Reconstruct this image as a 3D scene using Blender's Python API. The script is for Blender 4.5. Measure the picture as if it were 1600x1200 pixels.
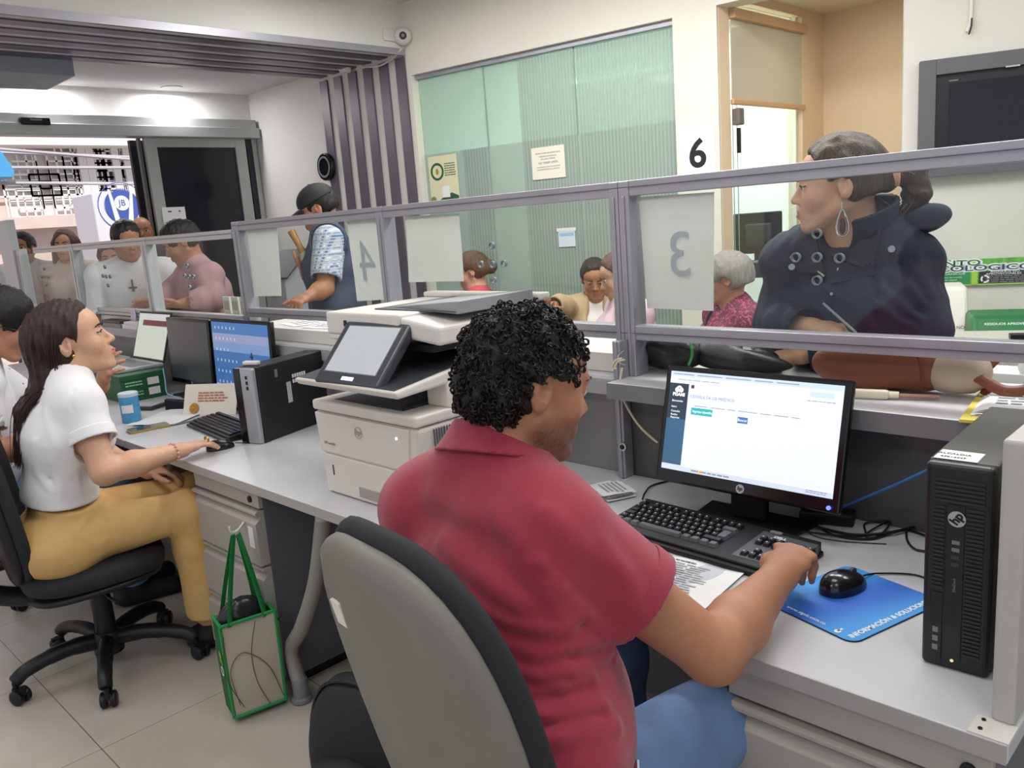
import bpy, bmesh, math, random
import numpy as np
from mathutils import Vector, Matrix
random.seed(7); rng = np.random.default_rng(7)
for o in list(bpy.data.objects): bpy.data.objects.remove(o)
SC = bpy.context.scene; COL = SC.collection
V3 = Vector
# ------------------------------------------------------------------ camera, world, lights, exposure
YAW, PIT, ROL, FPX, EYE = .791188, .197410, .075389, 1296.0, 1.49
def cam_axes():
    cy, sy, cp, sp, cr, sr = math.cos(YAW), math.sin(YAW), math.cos(PIT), math.sin(PIT), math.cos(ROL), math.sin(ROL)
    f = np.array([-sy*cp, cy*cp, -sp]); r = np.array([cy, sy, 0.]); d = np.cross(f, r)
    return np.array([cr*r+sr*d, -sr*r+cr*d, f])
CM = cam_axes(); EYEP = np.array([0, 0, EYE])
cd = bpy.data.cameras.new('camera'); cam = bpy.data.objects.new('camera', cd); COL.objects.link(cam)
cd.sensor_fit = 'HORIZONTAL'; cd.sensor_width = 36; cd.lens = 36*FPX/1600; cd.clip_start = .05; cd.clip_end = 200
cam.matrix_world = Matrix(((CM[0][0], -CM[1][0], -CM[2][0], 0), (CM[0][1], -CM[1][1], -CM[2][1], 0), (CM[0][2], -CM[1][2], -CM[2][2], EYE), (0, 0, 0, 1)))
SC.camera = cam
w = bpy.data.worlds.new('world'); SC.world = w; w.use_nodes = True
w.node_tree.nodes['Background'].inputs[0].default_value = (.86, .90, 1, 1); w.node_tree.nodes['Background'].inputs[1].default_value = .72
def light(name, kind, loc, energy, color=(1, 1, 1), size=None, rot=(0, 0, 0)):
    l = bpy.data.lights.new(name, kind); l.energy = energy; l.color = color
    if kind == 'AREA':
        l.shape = 'RECTANGLE'; l.size, l.size_y = size
    o = bpy.data.objects.new(name, l); o.location = loc; o.rotation_euler = rot; COL.objects.link(o); return o
light('sun', 'SUN', (8, -4, 12), 4.2, (1, .96, .9), rot=(math.radians(8), math.radians(38), 0)).data.angle = .05
for x, y, e in ((-.6, 1.1, 14), (-2.6, .5, 15), (-4.0, -.8, 15), (-.8, -1.4, 17), (1.2, -.2, 15)):
    light('ceiling_panel_light', 'AREA', (x, y, 2.97), e, (1, .985, .96), (1.2, .6))
for x, y, e in ((-3.7, 2.9, 24), (-2.4, 3.0, 41), (-1.0, 3.0, 37), (.6, 3.2, 32)):
    light('hall_panel_light', 'AREA', (x, y, 2.97), e, (1, .985, .96), (1.2, .6))
light('office_light', 'AREA', (-3.4, 5.2, 2.8), 85, (.97, 1, 1), (1.2, 1.2))
light('recess_light', 'AREA', (-1.95, 5.0, 2.60), 4, (1, .93, .82), (.5, .4))
vs = SC.view_settings; vs.view_transform = 'Standard'; vs.look = 'None'; vs.gamma = 1; vs.use_curve_mapping = False; vs.exposure = 0.08
SC.display_settings.display_device = 'sRGB'

# ------------------------------------------------------------------ measuring helpers (points on known planes)
def ray(px, py): return np.array([(px-800)/FPX, (py-600)/FPX, 1.]) @ CM
def at(px, py, D): return EYEP+ray(px, py)*D
def onz(px, py, z): r = ray(px, py); return EYEP+r*(z-EYE)/r[2]
def ony(px, py, y): r = ray(px, py); return EYEP+r*y/r[1]
def onx(px, py, x): r = ray(px, py); return EYEP+r*x/r[0]
def onp(px, py, p, n): r = ray(px, py); return EYEP+r*(((p-EYEP)@n)/(r@n))
# ------------------------------------------------------------------ materials
def lin(h):
    if not isinstance(h, str): return (*h, 1)
    c = [int(h[i:i+2], 16)/255 for i in (0, 2, 4)]
    return (*[x/12.92 if x <= .04045 else ((x+.055)/1.055)**2.4 for x in c], 1)
MATS = {}
def mat(name, col, rough=.5, metal=0, spec=.5, var=0, vscale=30, bump=0, bscale=200, emit=0, ecol=None, attr=False, stretch=None, coat=0, sheen=0, sss=0, trans=0, alpha=1):
    if name in MATS: return MATS[name]
    m = bpy.data.materials.new(name); m.use_nodes = True; MATS[name] = m
    nt = m.node_tree; b = nt.nodes['Principled BSDF']; L = nt.links
    b.inputs['Base Color'].default_value = lin(col); b.inputs['Roughness'].default_value = rough
    b.inputs['Metallic'].default_value = metal; b.inputs['Specular IOR Level'].default_value = spec
    b.inputs['Coat Weight'].default_value = coat; b.inputs['Sheen Weight'].default_value = sheen
    b.inputs['Transmission Weight'].default_value = trans; b.inputs['Alpha'].default_value = alpha
    if sss: b.inputs['Subsurface Weight'].default_value = sss; b.inputs['Subsurface Radius'].default_value = (.01, .004, .002)
    if emit:
        b.inputs['Emission Color'].default_value = lin(ecol or col); b.inputs['Emission Strength'].default_value = emit
    m.diffuse_color = lin(col)
    src = None
    if attr:
        a = nt.nodes.new('ShaderNodeAttribute'); a.attribute_name = 'Col'; L.new(a.outputs['Color'], b.inputs['Base Color']); src = a.outputs['Color']
    if var or bump:
        tc = nt.nodes.new('ShaderNodeTexCoord'); mp = nt.nodes.new('ShaderNodeMapping'); L.new(tc.outputs['Object'], mp.inputs[0])
        if stretch: mp.inputs['Scale'].default_value = stretch
    if var:
        n = nt.nodes.new('ShaderNodeTexNoise'); n.inputs['Scale'].default_value = vscale; n.inputs['Detail'].default_value = 5; L.new(mp.outputs[0], n.inputs[0])
        r = nt.nodes.new('ShaderNodeMapRange'); r.inputs[1].default_value = .3; r.inputs[2].default_value = .7; r.inputs[3].default_value = 1-var; r.inputs[4].default_value = 1+var; L.new(n.outputs[0], r.inputs[0])
        x = nt.nodes.new('ShaderNodeMix'); x.data_type = 'RGBA'; x.blend_type = 'MULTIPLY'; x.inputs[0].default_value = 1
        if src: L.new(src, x.inputs[6])
        else: x.inputs[6].default_value = lin(col)
        L.new(r.outputs[0], x.inputs[7]); L.new(x.outputs[2], b.inputs['Base Color'])
    if bump:
        n = nt.nodes.new('ShaderNodeTexNoise'); n.inputs['Scale'].default_value = bscale; n.inputs['Detail'].default_value = 4; L.new(mp.outputs[0], n.inputs[0])
        u = nt.nodes.new('ShaderNodeBump'); u.inputs['Strength'].default_value = bump; u.inputs['Distance'].default_value = .004; L.new(n.outputs[0], u.inputs['Height']); L.new(u.outputs[0], b.inputs['Normal'])
    return m
def glassmat(name, tint, refl=.06, haze=0, hazecol='ffffff', rough=.03):
    m = bpy.data.materials.new(name); m.use_nodes = True; nt = m.node_tree; nt.nodes.clear(); L = nt.links
    o = nt.nodes.new('ShaderNodeOutputMaterial'); t = nt.nodes.new('ShaderNodeBsdfTransparent'); t.inputs[0].default_value = lin(tint)
    g = nt.nodes.new('ShaderNodeBsdfGlossy'); g.inputs['Roughness'].default_value = rough
    lw = nt.nodes.new('ShaderNodeLayerWeight'); lw.inputs[0].default_value = .5
    pw = nt.nodes.new('ShaderNodeMath'); pw.operation = 'POWER'; pw.inputs[1].default_value = 5; L.new(lw.outputs['Facing'], pw.inputs[0])
    mm = nt.nodes.new('ShaderNodeMath'); mm.operation = 'MULTIPLY_ADD'; mm.inputs[1].default_value = .22; mm.inputs[2].default_value = refl; L.new(pw.outputs[0], mm.inputs[0])
    x = nt.nodes.new('ShaderNodeMixShader'); L.new(mm.outputs[0], x.inputs[0]); L.new(t.outputs[0], x.inputs[1]); L.new(g.outputs[0], x.inputs[2]); last = x
    if haze:
        d = nt.nodes.new('ShaderNodeBsdfDiffuse'); d.inputs[0].default_value = lin(hazecol); tr = nt.nodes.new('ShaderNodeBsdfTranslucent'); tr.inputs[0].default_value = lin(hazecol)
        a = nt.nodes.new('ShaderNodeMixShader'); L.new(d.outputs[0], a.inputs[1]); L.new(tr.outputs[0], a.inputs[2]); a.inputs[0].default_value = .4
        y = nt.nodes.new('ShaderNodeMixShader'); y.inputs[0].default_value = haze; L.new(x.outputs[0], y.inputs[1]); L.new(a.outputs[0], y.inputs[2]); last = y
    L.new(last.outputs[0], o.inputs[0]); MATS[name] = m; return m
def papermat(name, col, tr=.45):
    m = bpy.data.materials.new(name); m.use_nodes = True; nt = m.node_tree; nt.nodes.clear(); o = nt.nodes.new('ShaderNodeOutputMaterial'); a = nt.nodes.new('ShaderNodeBsdfDiffuse'); b = nt.nodes.new('ShaderNodeBsdfTranslucent'); x = nt.nodes.new('ShaderNodeMixShader'); x.inputs[0].default_value = tr
    a.inputs[0].default_value = b.inputs[0].default_value = lin(col); nt.links.new(a.outputs[0], x.inputs[1]); nt.links.new(b.outputs[0], x.inputs[2]); nt.links.new(x.outputs[0], o.inputs[0]); MATS[name] = m; return m
# ------------------------------------------------------------------ mesh building
class MB:
    def __init__(s, org=(0, 0, 0)): s.v = []; s.f = []; s.m = []; s.o = np.array(org, float); s.cm = 0
    def add(s, vs, fs):
        n = len(s.v); s.v += [tuple(np.array(v, float)-s.o) for v in vs]; s.f += [tuple(i+n for i in f) for f in fs]; s.m += [s.cm]*len(fs); return s
    def box(s, lo, hi, M=None):
        x0, y0, z0 = lo; x1, y1, z1 = hi
        vs = [(x0, y0, z0), (x1, y0, z0), (x1, y1, z0), (x0, y1, z0), (x0, y0, z1), (x1, y0, z1), (x1, y1, z1), (x0, y1, z1)]
        if M is not None: vs = [M @ V3(v) for v in vs]
        return s.add(vs, [(0, 3, 2, 1), (4, 5, 6, 7), (0, 1, 5, 4), (1, 2, 6, 5), (2, 3, 7, 6), (3, 0, 4, 7)])
    def hexa(s, p): return s.add(p, [(0, 3, 2, 1), (4, 5, 6, 7), (0, 1, 5, 4), (1, 2, 6, 5), (2, 3, 7, 6), (3, 0, 4, 7)])
    def tube(s, pts, r, n=10, cap=True, flat=1):
        pts = [V3(p) for p in pts]; N = len(pts); rs = r if hasattr(r, '__len__') else [r]*N; vs = []; up = None
        for i, p in enumerate(pts):
            t = (pts[min(i+1, N-1)]-pts[max(i-1, 0)]).normalized()
            if up is None: up = t.orthogonal().normalized()
            up = (up-t*up.dot(t)); up = up.normalized() if up.length > 1e-6 else t.orthogonal().normalized()
            bi = t.cross(up)
            for k in range(n):
                a = 2*math.pi*k/n; vs.append(p+up*math.cos(a)*rs[i]+bi*math.sin(a)*rs[i]*flat)
        fs = [(i*n+k, i*n+(k+1) % n, (i+1)*n+(k+1) % n, (i+1)*n+k) for i in range(N-1) for k in range(n)]
        if cap: fs += [tuple(range(n-1, -1, -1)), tuple((N-1)*n+k for k in range(n))]
        return s.add(vs, fs)
    def cyl(s, a, b, r, r2=None, n=20): return s.tube([a, b], [r, r if r2 is None else r2], n)
    def prism(s, poly, d, M=None):
        # poly: list of 3-D points (planar), d: extrusion vector
        n = len(poly); P = [V3(p) for p in poly]; d = V3(d); vs = P+[p+d for p in P]
        if M is not None: vs = [M @ v for v in vs]
        return s.add(vs, [tuple(range(n-1, -1, -1)), tuple(range(n, 2*n))]+[(i, (i+1) % n, n+(i+1) % n, n+i) for i in range(n)])
    def lathe(s, prof, M=None, n=24):
        vs = []; N = len(prof)
        for r, z in prof:
            for k in range(n):
                a = 2*math.pi*k/n; v = V3((r*math.cos(a), r*math.sin(a), z)); vs.append(M @ v if M is not None else v)
        return s.add(vs, [(i*n+k, i*n+(k+1) % n, (i+1)*n+(k+1) % n, (i+1)*n+k) for i in range(N-1) for k in range(n)]+[tuple(range(n-1, -1, -1)), tuple((N-1)*n+k for k in range(n))])
    def grid(s, fn, nu, nv, th=0):
        # surface fn(u,v)->point; th: thickness along the normal
        P = [[V3(fn(i/nu, j/nv)) for j in range(nv+1)] for i in range(nu+1)]
        vs = [p for row in P for p in row]; W = nv+1
        fs = [(i*W+j, (i+1)*W+j, (i+1)*W+j+1, i*W+j+1) for i in range(nu) for j in range(nv)]
        if th:
            n0 = len(vs); nv2 = []
            for i in range(nu+1):
                for j in range(nv+1):
                    a = P[min(i+1, nu)][j]-P[max(i-1, 0)][j]; b = P[i][min(j+1, nv)]-P[i][max(j-1, 0)]; nn = a.cross(b); nn = nn.normalized() if nn.length > 1e-9 else V3((0, 0, 1)); nv2.append(P[i][j]-nn*th)
            vs += nv2; fs += [tuple(n0+q for q in reversed(f)) for f in fs]
            bd = [i*W for i in range(nu+1)]+[nu*W+j for j in range(1, nv+1)]+[i*W+nv for i in range(nu-1, -1, -1)]+[j for j in range(nv-1, 0, -1)]
            fs += [(bd[(k+1) % len(bd)], bd[k], n0+bd[k], n0+bd[(k+1) % len(bd)]) for k in range(len(bd))]
        return s.add(vs, fs)
    def sph(s, c, r, n=16, M=None):
        r = r if hasattr(r, '__len__') else (r, r, r); m = n//2
        vs = []
        for i in range(m+1):
            t = math.pi*i/m
            for k in range(n):
                a = 2*math.pi*k/n; v = V3((math.sin(t)*math.cos(a)*r[0], math.sin(t)*math.sin(a)*r[1], math.cos(t)*r[2]))
                if M is not None: v = M @ v
                vs.append(v+V3(c))
        return s.add(vs, [(i*n+k, (i+1)*n+k, (i+1)*n+(k+1) % n, i*n+(k+1) % n) for i in range(m) for k in range(n)])
    def build(s, name, m, parent=None, bevel=0, smooth=False, seg=2, inv=False):
        me = bpy.data.meshes.new(name); me.from_pydata(s.v, [], s.f); me.validate(clean_customdata=False)
        for x in (m if isinstance(m, (list, tuple)) else [m]): me.materials.append(x)
        if any(s.m) and len(s.m) == len(me.polygons): me.polygons.foreach_set('material_index', s.m)
        o = bpy.data.objects.new(name, me); COL.objects.link(o)
        bm = bmesh.new(); bm.from_mesh(me); bmesh.ops.remove_doubles(bm, verts=bm.verts, dist=1e-6); bmesh.ops.recalc_face_normals(bm, faces=bm.faces); bm.to_mesh(me); bm.free()
        if smooth:
            me.polygons.foreach_set('use_smooth', [True]*len(me.polygons))
            try: me.set_sharp_from_angle(angle=math.radians(smooth if smooth > 1 else 42))
            except Exception: pass
        if bevel:
            b = o.modifiers.new('bevel', 'BEVEL'); b.width = bevel; b.segments = seg; b.limit_method = 'ANGLE'; b.angle_limit = math.radians(40)
        if parent is not None: o.parent = parent
        return o
def tag(o, label=None, cat=None, group=None, kind=None):
    if label: o['label'] = label
    if cat: o['category'] = cat
    if group: o['group'] = group
    if kind: o['kind'] = kind
    return o
def thing(name, label, cat, loc=(0, 0, 0), rz=0, group=None, rot=None):
    o = bpy.data.objects.new(name, None); o.empty_display_size = .05; COL.objects.link(o); o.location = loc; o.rotation_euler = rot or (0, 0, rz)
    return tag(o, label, cat, group)
def struct(o): o['kind'] = 'structure'; return o
def copy_tree(o, parent=None):
    c = o.copy(); COL.objects.link(c)
    if parent is not None: c.parent = parent
    for ch in list(o.children): copy_tree(ch, c)
    return c
def text(name, s, size, M, m, parent=None, mirror=False, ext=.0004, align='CENTER', xs=1, bold=0, org=None):
    cu = bpy.data.curves.new(name, 'FONT'); cu.body = s; cu.size = size; cu.extrude = ext; cu.align_x = align; cu.align_y = 'CENTER'; cu.offset = bold; cu.resolution_u = 4
    t = bpy.data.objects.new('tmp', cu); me = bpy.data.meshes.new_from_object(t); bpy.data.objects.remove(t); bpy.data.curves.remove(cu)
    M = Matrix.Translation(-V3(org)) @ M if org is not None else M; S = Matrix.Diagonal((-xs if mirror else xs, 1, 1, 1)); me.transform(M @ S)
    if mirror: me.flip_normals()
    me.materials.append(m); me.name = name
    o = bpy.data.objects.new(name, me); COL.objects.link(o)
    if parent is not None: o.parent = parent
    return o
def frame(o, x, y=None, n=None):
    # matrix with local x along x and local z along n
    x = V3(x).normalized(); n = V3(n).normalized() if n is not None else None
    if n is None: y = V3(y); n = x.cross(y).normalized()
    y = n.cross(x).normalized(); x = y.cross(n)
    return Matrix(((x.x, y.x, n.x, o[0]), (x.y, y.y, n.y, o[1]), (x.z, y.z, n.z, o[2]), (0, 0, 0, 1)))
def rect(mb, M, w, h, d=0):
    # rectangle centred on M's origin, in its xy plane, d thick towards +z
    return mb.box((-w/2, -h/2, 0), (w/2, h/2, d), M)
def smoothpath(pts, n=8):
    P = [V3(p) for p in pts]; out = []
    for i in range(len(P)-1):
        a, b, c, d = P[max(i-1, 0)], P[i], P[i+1], P[min(i+2, len(P)-1)]
        for k in range(n):
            t = k/n; out.append(.5*((2*b)+(c-a)*t+(2*a-5*b+4*c-d)*t*t+(3*b-a-3*c+d)*t**3))
    return out+[P[-1]]
def lines(mb, M, rows, w, lh, th=.0002, seed=1, fill=.8):
    # rows of small word-like bars for print too small to read
    r = random.Random(seed)
    for i in range(rows):
        x = -w/2
        while x < w/2*fill*r.uniform(.85, 1):
            l = r.uniform(.01, .03)*w/.15
            mb.box((x, -i*lh-lh*.25, 0), (min(x+l, w/2), -i*lh+lh*.2, th), M); x += l+.004*w/.15
# ------------------------------------------------------------------ material palette
white_paint = mat('white_paint', 'd8d6cf', .7, var=.03, vscale=2)
cream_paint = mat('cream_paint', 'dcd9cc', .7, var=.03, vscale=2)
ceil_paint = mat('ceiling_paint', 'd2d3d2', .8)
soffit_paint = mat('soffit_paint', 'd4d0d2', .7)
tan_paint = mat('tan_paint', 'e3cbac', .7, var=.02, vscale=3)
slat_m = mat('slat_finish', '5b5461', .38, var=.08, vscale=4, stretch=(1, 1, .2))
alu = mat('brushed_aluminium', 'a6a5ad', .38, metal=.45, var=.05, vscale=8)
alu_pale = mat('pale_aluminium', 'c0c2c2', .42, metal=.3)
alu_door = mat('door_aluminium', 'a9aca8', .42, metal=.3)
lam = mat('grey_laminate', 'c9cacd', .32, var=.03, vscale=5)
lam_edge = mat('laminate_edge', 'a09c9a', .45)
steel = mat('painted_steel', 'aba7a0', .42, var=.03, vscale=6)
steel_dk = mat('dark_painted_steel', '6f6f74', .4, var=.05, vscale=4)
panel_dk = mat('slate_panel', '5a5a5c', .25, var=.05, vscale=3)
leg_m = mat('leg_enamel', '8e8a84', .45)
blk = mat('black_plastic', '131317', .42, spec=.4)
blk_gl = mat('gloss_black_plastic', '0d0d10', .16, spec=.5)
blk_soft = mat('black_rubber', '1a1a1d', .7)
dgrey = mat('dark_grey_plastic', '35373d', .45)
mgrey = mat('mid_grey_plastic', '77797c', .45)
keycap = mat('key_plastic', '1b1c20', .34)
legend = mat('key_legend', 'd8d8d8', .6)
wplast = mat('white_plastic', 'd9d6cf', .4)
wplast2 = mat('printer_white', 'd6d1ca', .42, var=.02, vscale=6)
paper = mat('paper', 'e6e6e6', .8)
paper_w = mat('warm_paper', 'e4dfd2', .8)
ink = mat('print_ink', '55575c', .8)
ink_dk = mat('black_ink', '17171a', .7)
chrome = mat('bright_metal', 'cfd0d3', .2, metal=1)
green_d = mat('deep_green', '0f5a38', .5); green_m = mat('leaf_green', '1d8a48', .5); green_l = mat('lime_green', '9ccc3c', .5)
navy_ink = mat('navy_ink', '26325f', .6); sign_w = mat('sign_white', 'e9ecea', .6)
red_ink = mat('red_ink', 'b83a3a', .6)
blue_pl = mat('bright_blue', '2e7fd0', .5)
clear = glassmat('clear_pane', 'f6f8f7', .025)
# ------------------------------------------------------------------ room shell
K = at(632, 80, 5.9)                                  # room corner beside the slats
U = V3((.989, .148, 0)).normalized(); U = np.array(U); VV = np.array([-U[1], U[0], 0])
def W(u, v, z): q = K+u*U+v*VV; return (q[0], q[1], z)
def wm(u, v, z): return frame(W(u, v, z), U, n=-VV)  # wall frame, z towards the hall
def onwall(px, py, v=0):
    p = onp(px, py, K+v*VV, VV); return (p-K) @ U, p[2]
YS = float(K[1]); XN = float(K[0]); XF = -5.95; XD = -7.13; ZC = 3.024; ZS = float(K[2]); ZV = 2.744
def fl_mat():
    m = mat('floor_tile', 'b9b1a6', .28); nt = m.node_tree; L = nt.links; b = nt.nodes['Principled BSDF']
    tc = nt.nodes.new('ShaderNodeTexCoord'); mp = nt.nodes.new('ShaderNodeMapping'); mp.inputs['Location'].default_value = (2.555+.62*20, -.656+.62*20, 0); L.new(tc.outputs['Object'], mp.inputs[0])
    br = nt.nodes.new('ShaderNodeTexBrick'); br.offset = 0; br.inputs['Scale'].default_value = 1; br.inputs['Brick Width'].default_value = .62; br.inputs['Row Height'].default_value = .62
    br.inputs['Mortar Size'].default_value = .0018; br.inputs['Mortar Smooth'].default_value = .3; br.inputs['Color1'].default_value = lin('bab2a8'); br.inputs['Color2'].default_value = lin('b6aea3'); br.inputs['Mortar'].default_value = lin('6c655e')
    L.new(mp.outputs[0], br.inputs['Vector'])
    n = nt.nodes.new('ShaderNodeTexNoise'); n.inputs['Scale'].default_value = 3.5; n.inputs['Detail'].default_value = 8; n.inputs['Distortion'].default_value = 1.2; L.new(tc.outputs['Object'], n.inputs[0])
    r = nt.nodes.new('ShaderNodeMapRange'); r.inputs[1].default_value = .3; r.inputs[2].default_value = .7; r.inputs[3].default_value = .93; r.inputs[4].default_value = 1.07; L.new(n.outputs[0], r.inputs[0])
    x = nt.nodes.new('ShaderNodeMix'); x.data_type = 'RGBA'; x.blend_type = 'MULTIPLY'; x.inputs[0].default_value = 1; L.new(br.outputs[0], x.inputs[6]); L.new(r.outputs[0], x.inputs[7]); L.new(x.outputs[2], b.inputs['Base Color'])
    return m
struct(MB().box((XD, -4, -.1), (5.5, 8, 0)).build('floor', fl_mat()))
struct(MB().box((XN-.02, -4, ZC), (5.5, 8, ZC+.1)).build('ceiling', ceil_paint))
struct(MB().box((XN-.12, -3, ZS+.012), (XN, YS, ZC)).build('wall_left', white_paint))
struct(MB().box((XF, -3, ZS), (XN-.12, YS, ZC+.1)).build('ceiling_soffit', soffit_paint)); bpy.data.objects['ceiling_soffit'].name = 'trim_1'
struct(MB().box((XD-.2, -3, ZV), (XF, YS+.2, ZV+.3)).build('ceiling_vestibule', soffit_paint)); bpy.data.objects['ceiling_vestibule'].name = 'ceiling_entry'
struct(MB().box((XD-.2, YS, -.0), (XN-.02, YS+.15, ZC)).build('wall_entry_side', white_paint)); bpy.data.objects['wall_entry_side'].name = 'wall_entry'
# back wall with the glass opening and the recess
ug0, ug1, uj, ut = .035, 2.061, 2.325, 3.284; zg = 2.535; zr = 2.55
mb = MB()
def wbox(mb, u0, u1, v0, v1, z0, z1): return mb.hexa([W(u0, v0, z0), W(u1, v0, z0), W(u1, v1, z0), W(u0, v1, z0), W(u0, v0, z1), W(u1, v0, z1), W(u1, v1, z1), W(u0, v1, z1)])
wbox(mb, -.02, ug0, 0, .15, 0, ZC); wbox(mb, ug0, ug1, 0, .15, zg, ZC); wbox(mb, ug1, uj, 0, .15, 0, ZC); wbox(mb, uj, ut+.3, 0, .15, zr, ZC)
struct(mb.build('wall_back', cream_paint))
# recess: left side with an office window (plane X=XR), back plane Y=YR
XR, YR = -2.563, 5.67
mb = MB(); mb.box((XR-.1, 4.46, 2.6), (XR, YR+.1, ZC)); mb.box((XR-.1, 5.36, 0), (XR, YR+.1, 2.6)); mb.box((XR-.1, 4.46, 0), (XR, 5.36, .8)); mb.box((XR-.1, 4.352, 0), (XR+.0, 4.46, ZC)); mb.box((XR-.1, YR, 0), (0, YR+.1, ZC))
struct(mb.build('wall_recess', tan_paint))
struct(MB().box((XR, 4.5, 2.65), (-.6, YR, 2.7)).build('ceiling_recess', mat('recess_ceiling_paint', 'ddd0bb', .7)))
# television wall, turned 22 degrees
TD = np.array([.926, .378, 0]); TD /= np.linalg.norm(TD); TN = np.array([-TD[1], TD[0], 0]); TP = at(1410, 200, 4.30)
def T(u, v, z): q = TP+u*TD+v*TN; return (q[0], q[1], z)
def tm(u, v, z): return frame(T(u, v, z), TD, n=-TN)
def ontv(px, py): p = onp(px, py, TP, TN); return (p-TP) @ TD, p[2]
mb = MB(); mb.hexa([T(0, 0, 0), T(4, 0, 0), T(4, .12, 0), T(0, .12, 0), T(0, 0, ZC), T(4, 0, ZC), T(4, .12, ZC), T(0, .12, ZC)])
struct(mb.build('wall_right', mat('tv_wall_paint', 'd3d2c8', .7, var=.03, vscale=2)))
# office behind the green glass
mb = MB(); mb.box((-5.2, 6.15, 0), (XR-.1, 6.25, ZC)); mb.box((-5.2, YS+.15, 0), (-5.1, 6.2, ZC)); mb.box((XR-.12, YR+.1, 0), (XR-.02, 6.2, ZC))
struct(mb.build('wall_office', mat('office_paint', 'dfe3e2', .7)))
# green reeded glass partition
w1 = thing('window_1', 'mint green glass office wall with faint vertical ribbing', 'window', W(1.05, .06, 0)); struct(w1)
org = W(1.05, .06, 0)
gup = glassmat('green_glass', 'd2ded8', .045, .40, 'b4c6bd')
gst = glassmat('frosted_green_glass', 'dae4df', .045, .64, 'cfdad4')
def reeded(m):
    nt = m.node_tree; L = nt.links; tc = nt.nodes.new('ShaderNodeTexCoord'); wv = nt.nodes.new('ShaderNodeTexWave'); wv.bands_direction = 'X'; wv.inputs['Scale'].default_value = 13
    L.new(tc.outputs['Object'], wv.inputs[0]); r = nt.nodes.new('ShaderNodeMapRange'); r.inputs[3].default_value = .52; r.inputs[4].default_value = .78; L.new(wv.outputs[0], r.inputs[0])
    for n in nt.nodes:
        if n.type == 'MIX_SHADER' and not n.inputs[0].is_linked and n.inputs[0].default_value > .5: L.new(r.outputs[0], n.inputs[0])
us = [ug0+.012, onwall(745, 95)[0], onwall(887, 65)[0], ug1-.004]
zf = [onwall(660, 226)[1], onwall(800, 207)[1], onwall(980, 186)[1]]
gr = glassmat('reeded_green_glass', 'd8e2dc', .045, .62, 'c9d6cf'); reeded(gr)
for i in range(3):
    a, b = us[i]+.003, us[i+1]-.003
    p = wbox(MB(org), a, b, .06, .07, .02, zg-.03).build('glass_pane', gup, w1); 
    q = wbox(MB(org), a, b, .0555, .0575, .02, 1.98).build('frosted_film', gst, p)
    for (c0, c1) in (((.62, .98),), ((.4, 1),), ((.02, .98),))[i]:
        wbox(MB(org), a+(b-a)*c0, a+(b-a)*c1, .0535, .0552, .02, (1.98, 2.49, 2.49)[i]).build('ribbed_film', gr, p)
    if i: wbox(MB(org), us[i]-.002, us[i]+.002, .056, .072, .02, zg-.03).build('glass_joint', mat('joint_seal', '7f9a8e', .4), w1)
wbox(MB(org), ug0, ug1, .03, .09, zg-.03, zg).build('top_rail', alu, w1)
wbox(MB(org), ug0-.02, ug0+.012, -.005, .1, 0, zg).build('side_channel', cream_paint, w1)
for i, (a, b) in enumerate(((.3, .62), (.95, 1.4))):
    pass
# white line in the glass, made as a glowing tube behind it
b0 = np.array(W(onwall(890, 130, .5)[0], .5, onwall(890, 130, .5)[1])); b1 = np.array(W(onwall(1068, 99, .5)[0], .5, onwall(1068, 99, .5)[1]))
tb = thing('glow_tube', 'long white light tube glowing behind the right pane of the green glass', 'light', b0); 
MB(b0).tube([b0, b1], .013, 10).build('tube', mat('tube_glow', 'ffffff', emit=5), tb); MB(b0).box((-.0, -.03, .0), (.0, .03, .0)); MB(b0).tube([b0+np.array([0, .02, .025]), b1+np.array([0, .02, .025])], .02, 6).build('tray', wplast, tb)
# window between recess and office, with the roller blind
w2 = thing('window_2', 'clear glass office window under a beige roller blind in the tan recess', 'window', (XR, 4.9, 1.4)); struct(w2)
mb = MB((XR, 4.9, 1.4)); mb.box((XR-.06, 4.46, .8), (XR-.052, 5.36, 2.6)); mb.build('glass_pane', glassmat('edge_pane', 'eef5f1', .06), w2)
mb = MB((XR, 4.9, 1.4))
for k in range(4): mb.box((XR-.05+.012*k, 4.463+.028*k, .8), (XR-.046+.012*k, 4.467+.028*k, 2.6))
mb.build('sliding_pane_edge', mat('pane_edge_green', '8fa898', .3), w2)
mb = MB((XR, 4.9, 1.4)); mb.box((XR-.07, 5.33, .8), (XR-.03, 5.36, 2.6)); mb.build('window_frame', cream_paint, w2)
rb = thing('roller_blind', 'beige half lowered roller blind over the office window', 'blind', (XR, 4.9, 2.3))
o_ = (XR, 4.9, 2.3)
MB(o_).box((XR-.002, 4.475, 2.06), (XR+.004, 5.35, 2.5)).build('fabric', mat('blind_fabric', 'c3bda9', .35, coat=.3), rb)
MB(o_).box((XR-.012, 4.465, 2.495), (XR+.035, 5.37, 2.55)).build('head_box', mat('blind_rail', 'c6a27a', .5), rb, bevel=.004)
MB(o_).box((XR-.006, 4.465, 2.03), (XR+.02, 5.37, 2.065)).build('bottom_rail', MATS['blind_rail'], rb, bevel=.008)
dcl = thing('door_closer', 'grey box clipped to the recess jamb under the blind', 'fixture', (XR+.02, 4.5, 1.96)); MB().box((-.02, -.03, -.045), (.03, .03, .05)).build('housing', mat('closer_grey', '6d6660', .4), dcl, bevel=.008); MB().box((-.0, -.015, -.2), (.015, .01, -.06)).build('arm', blk, dcl)
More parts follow.
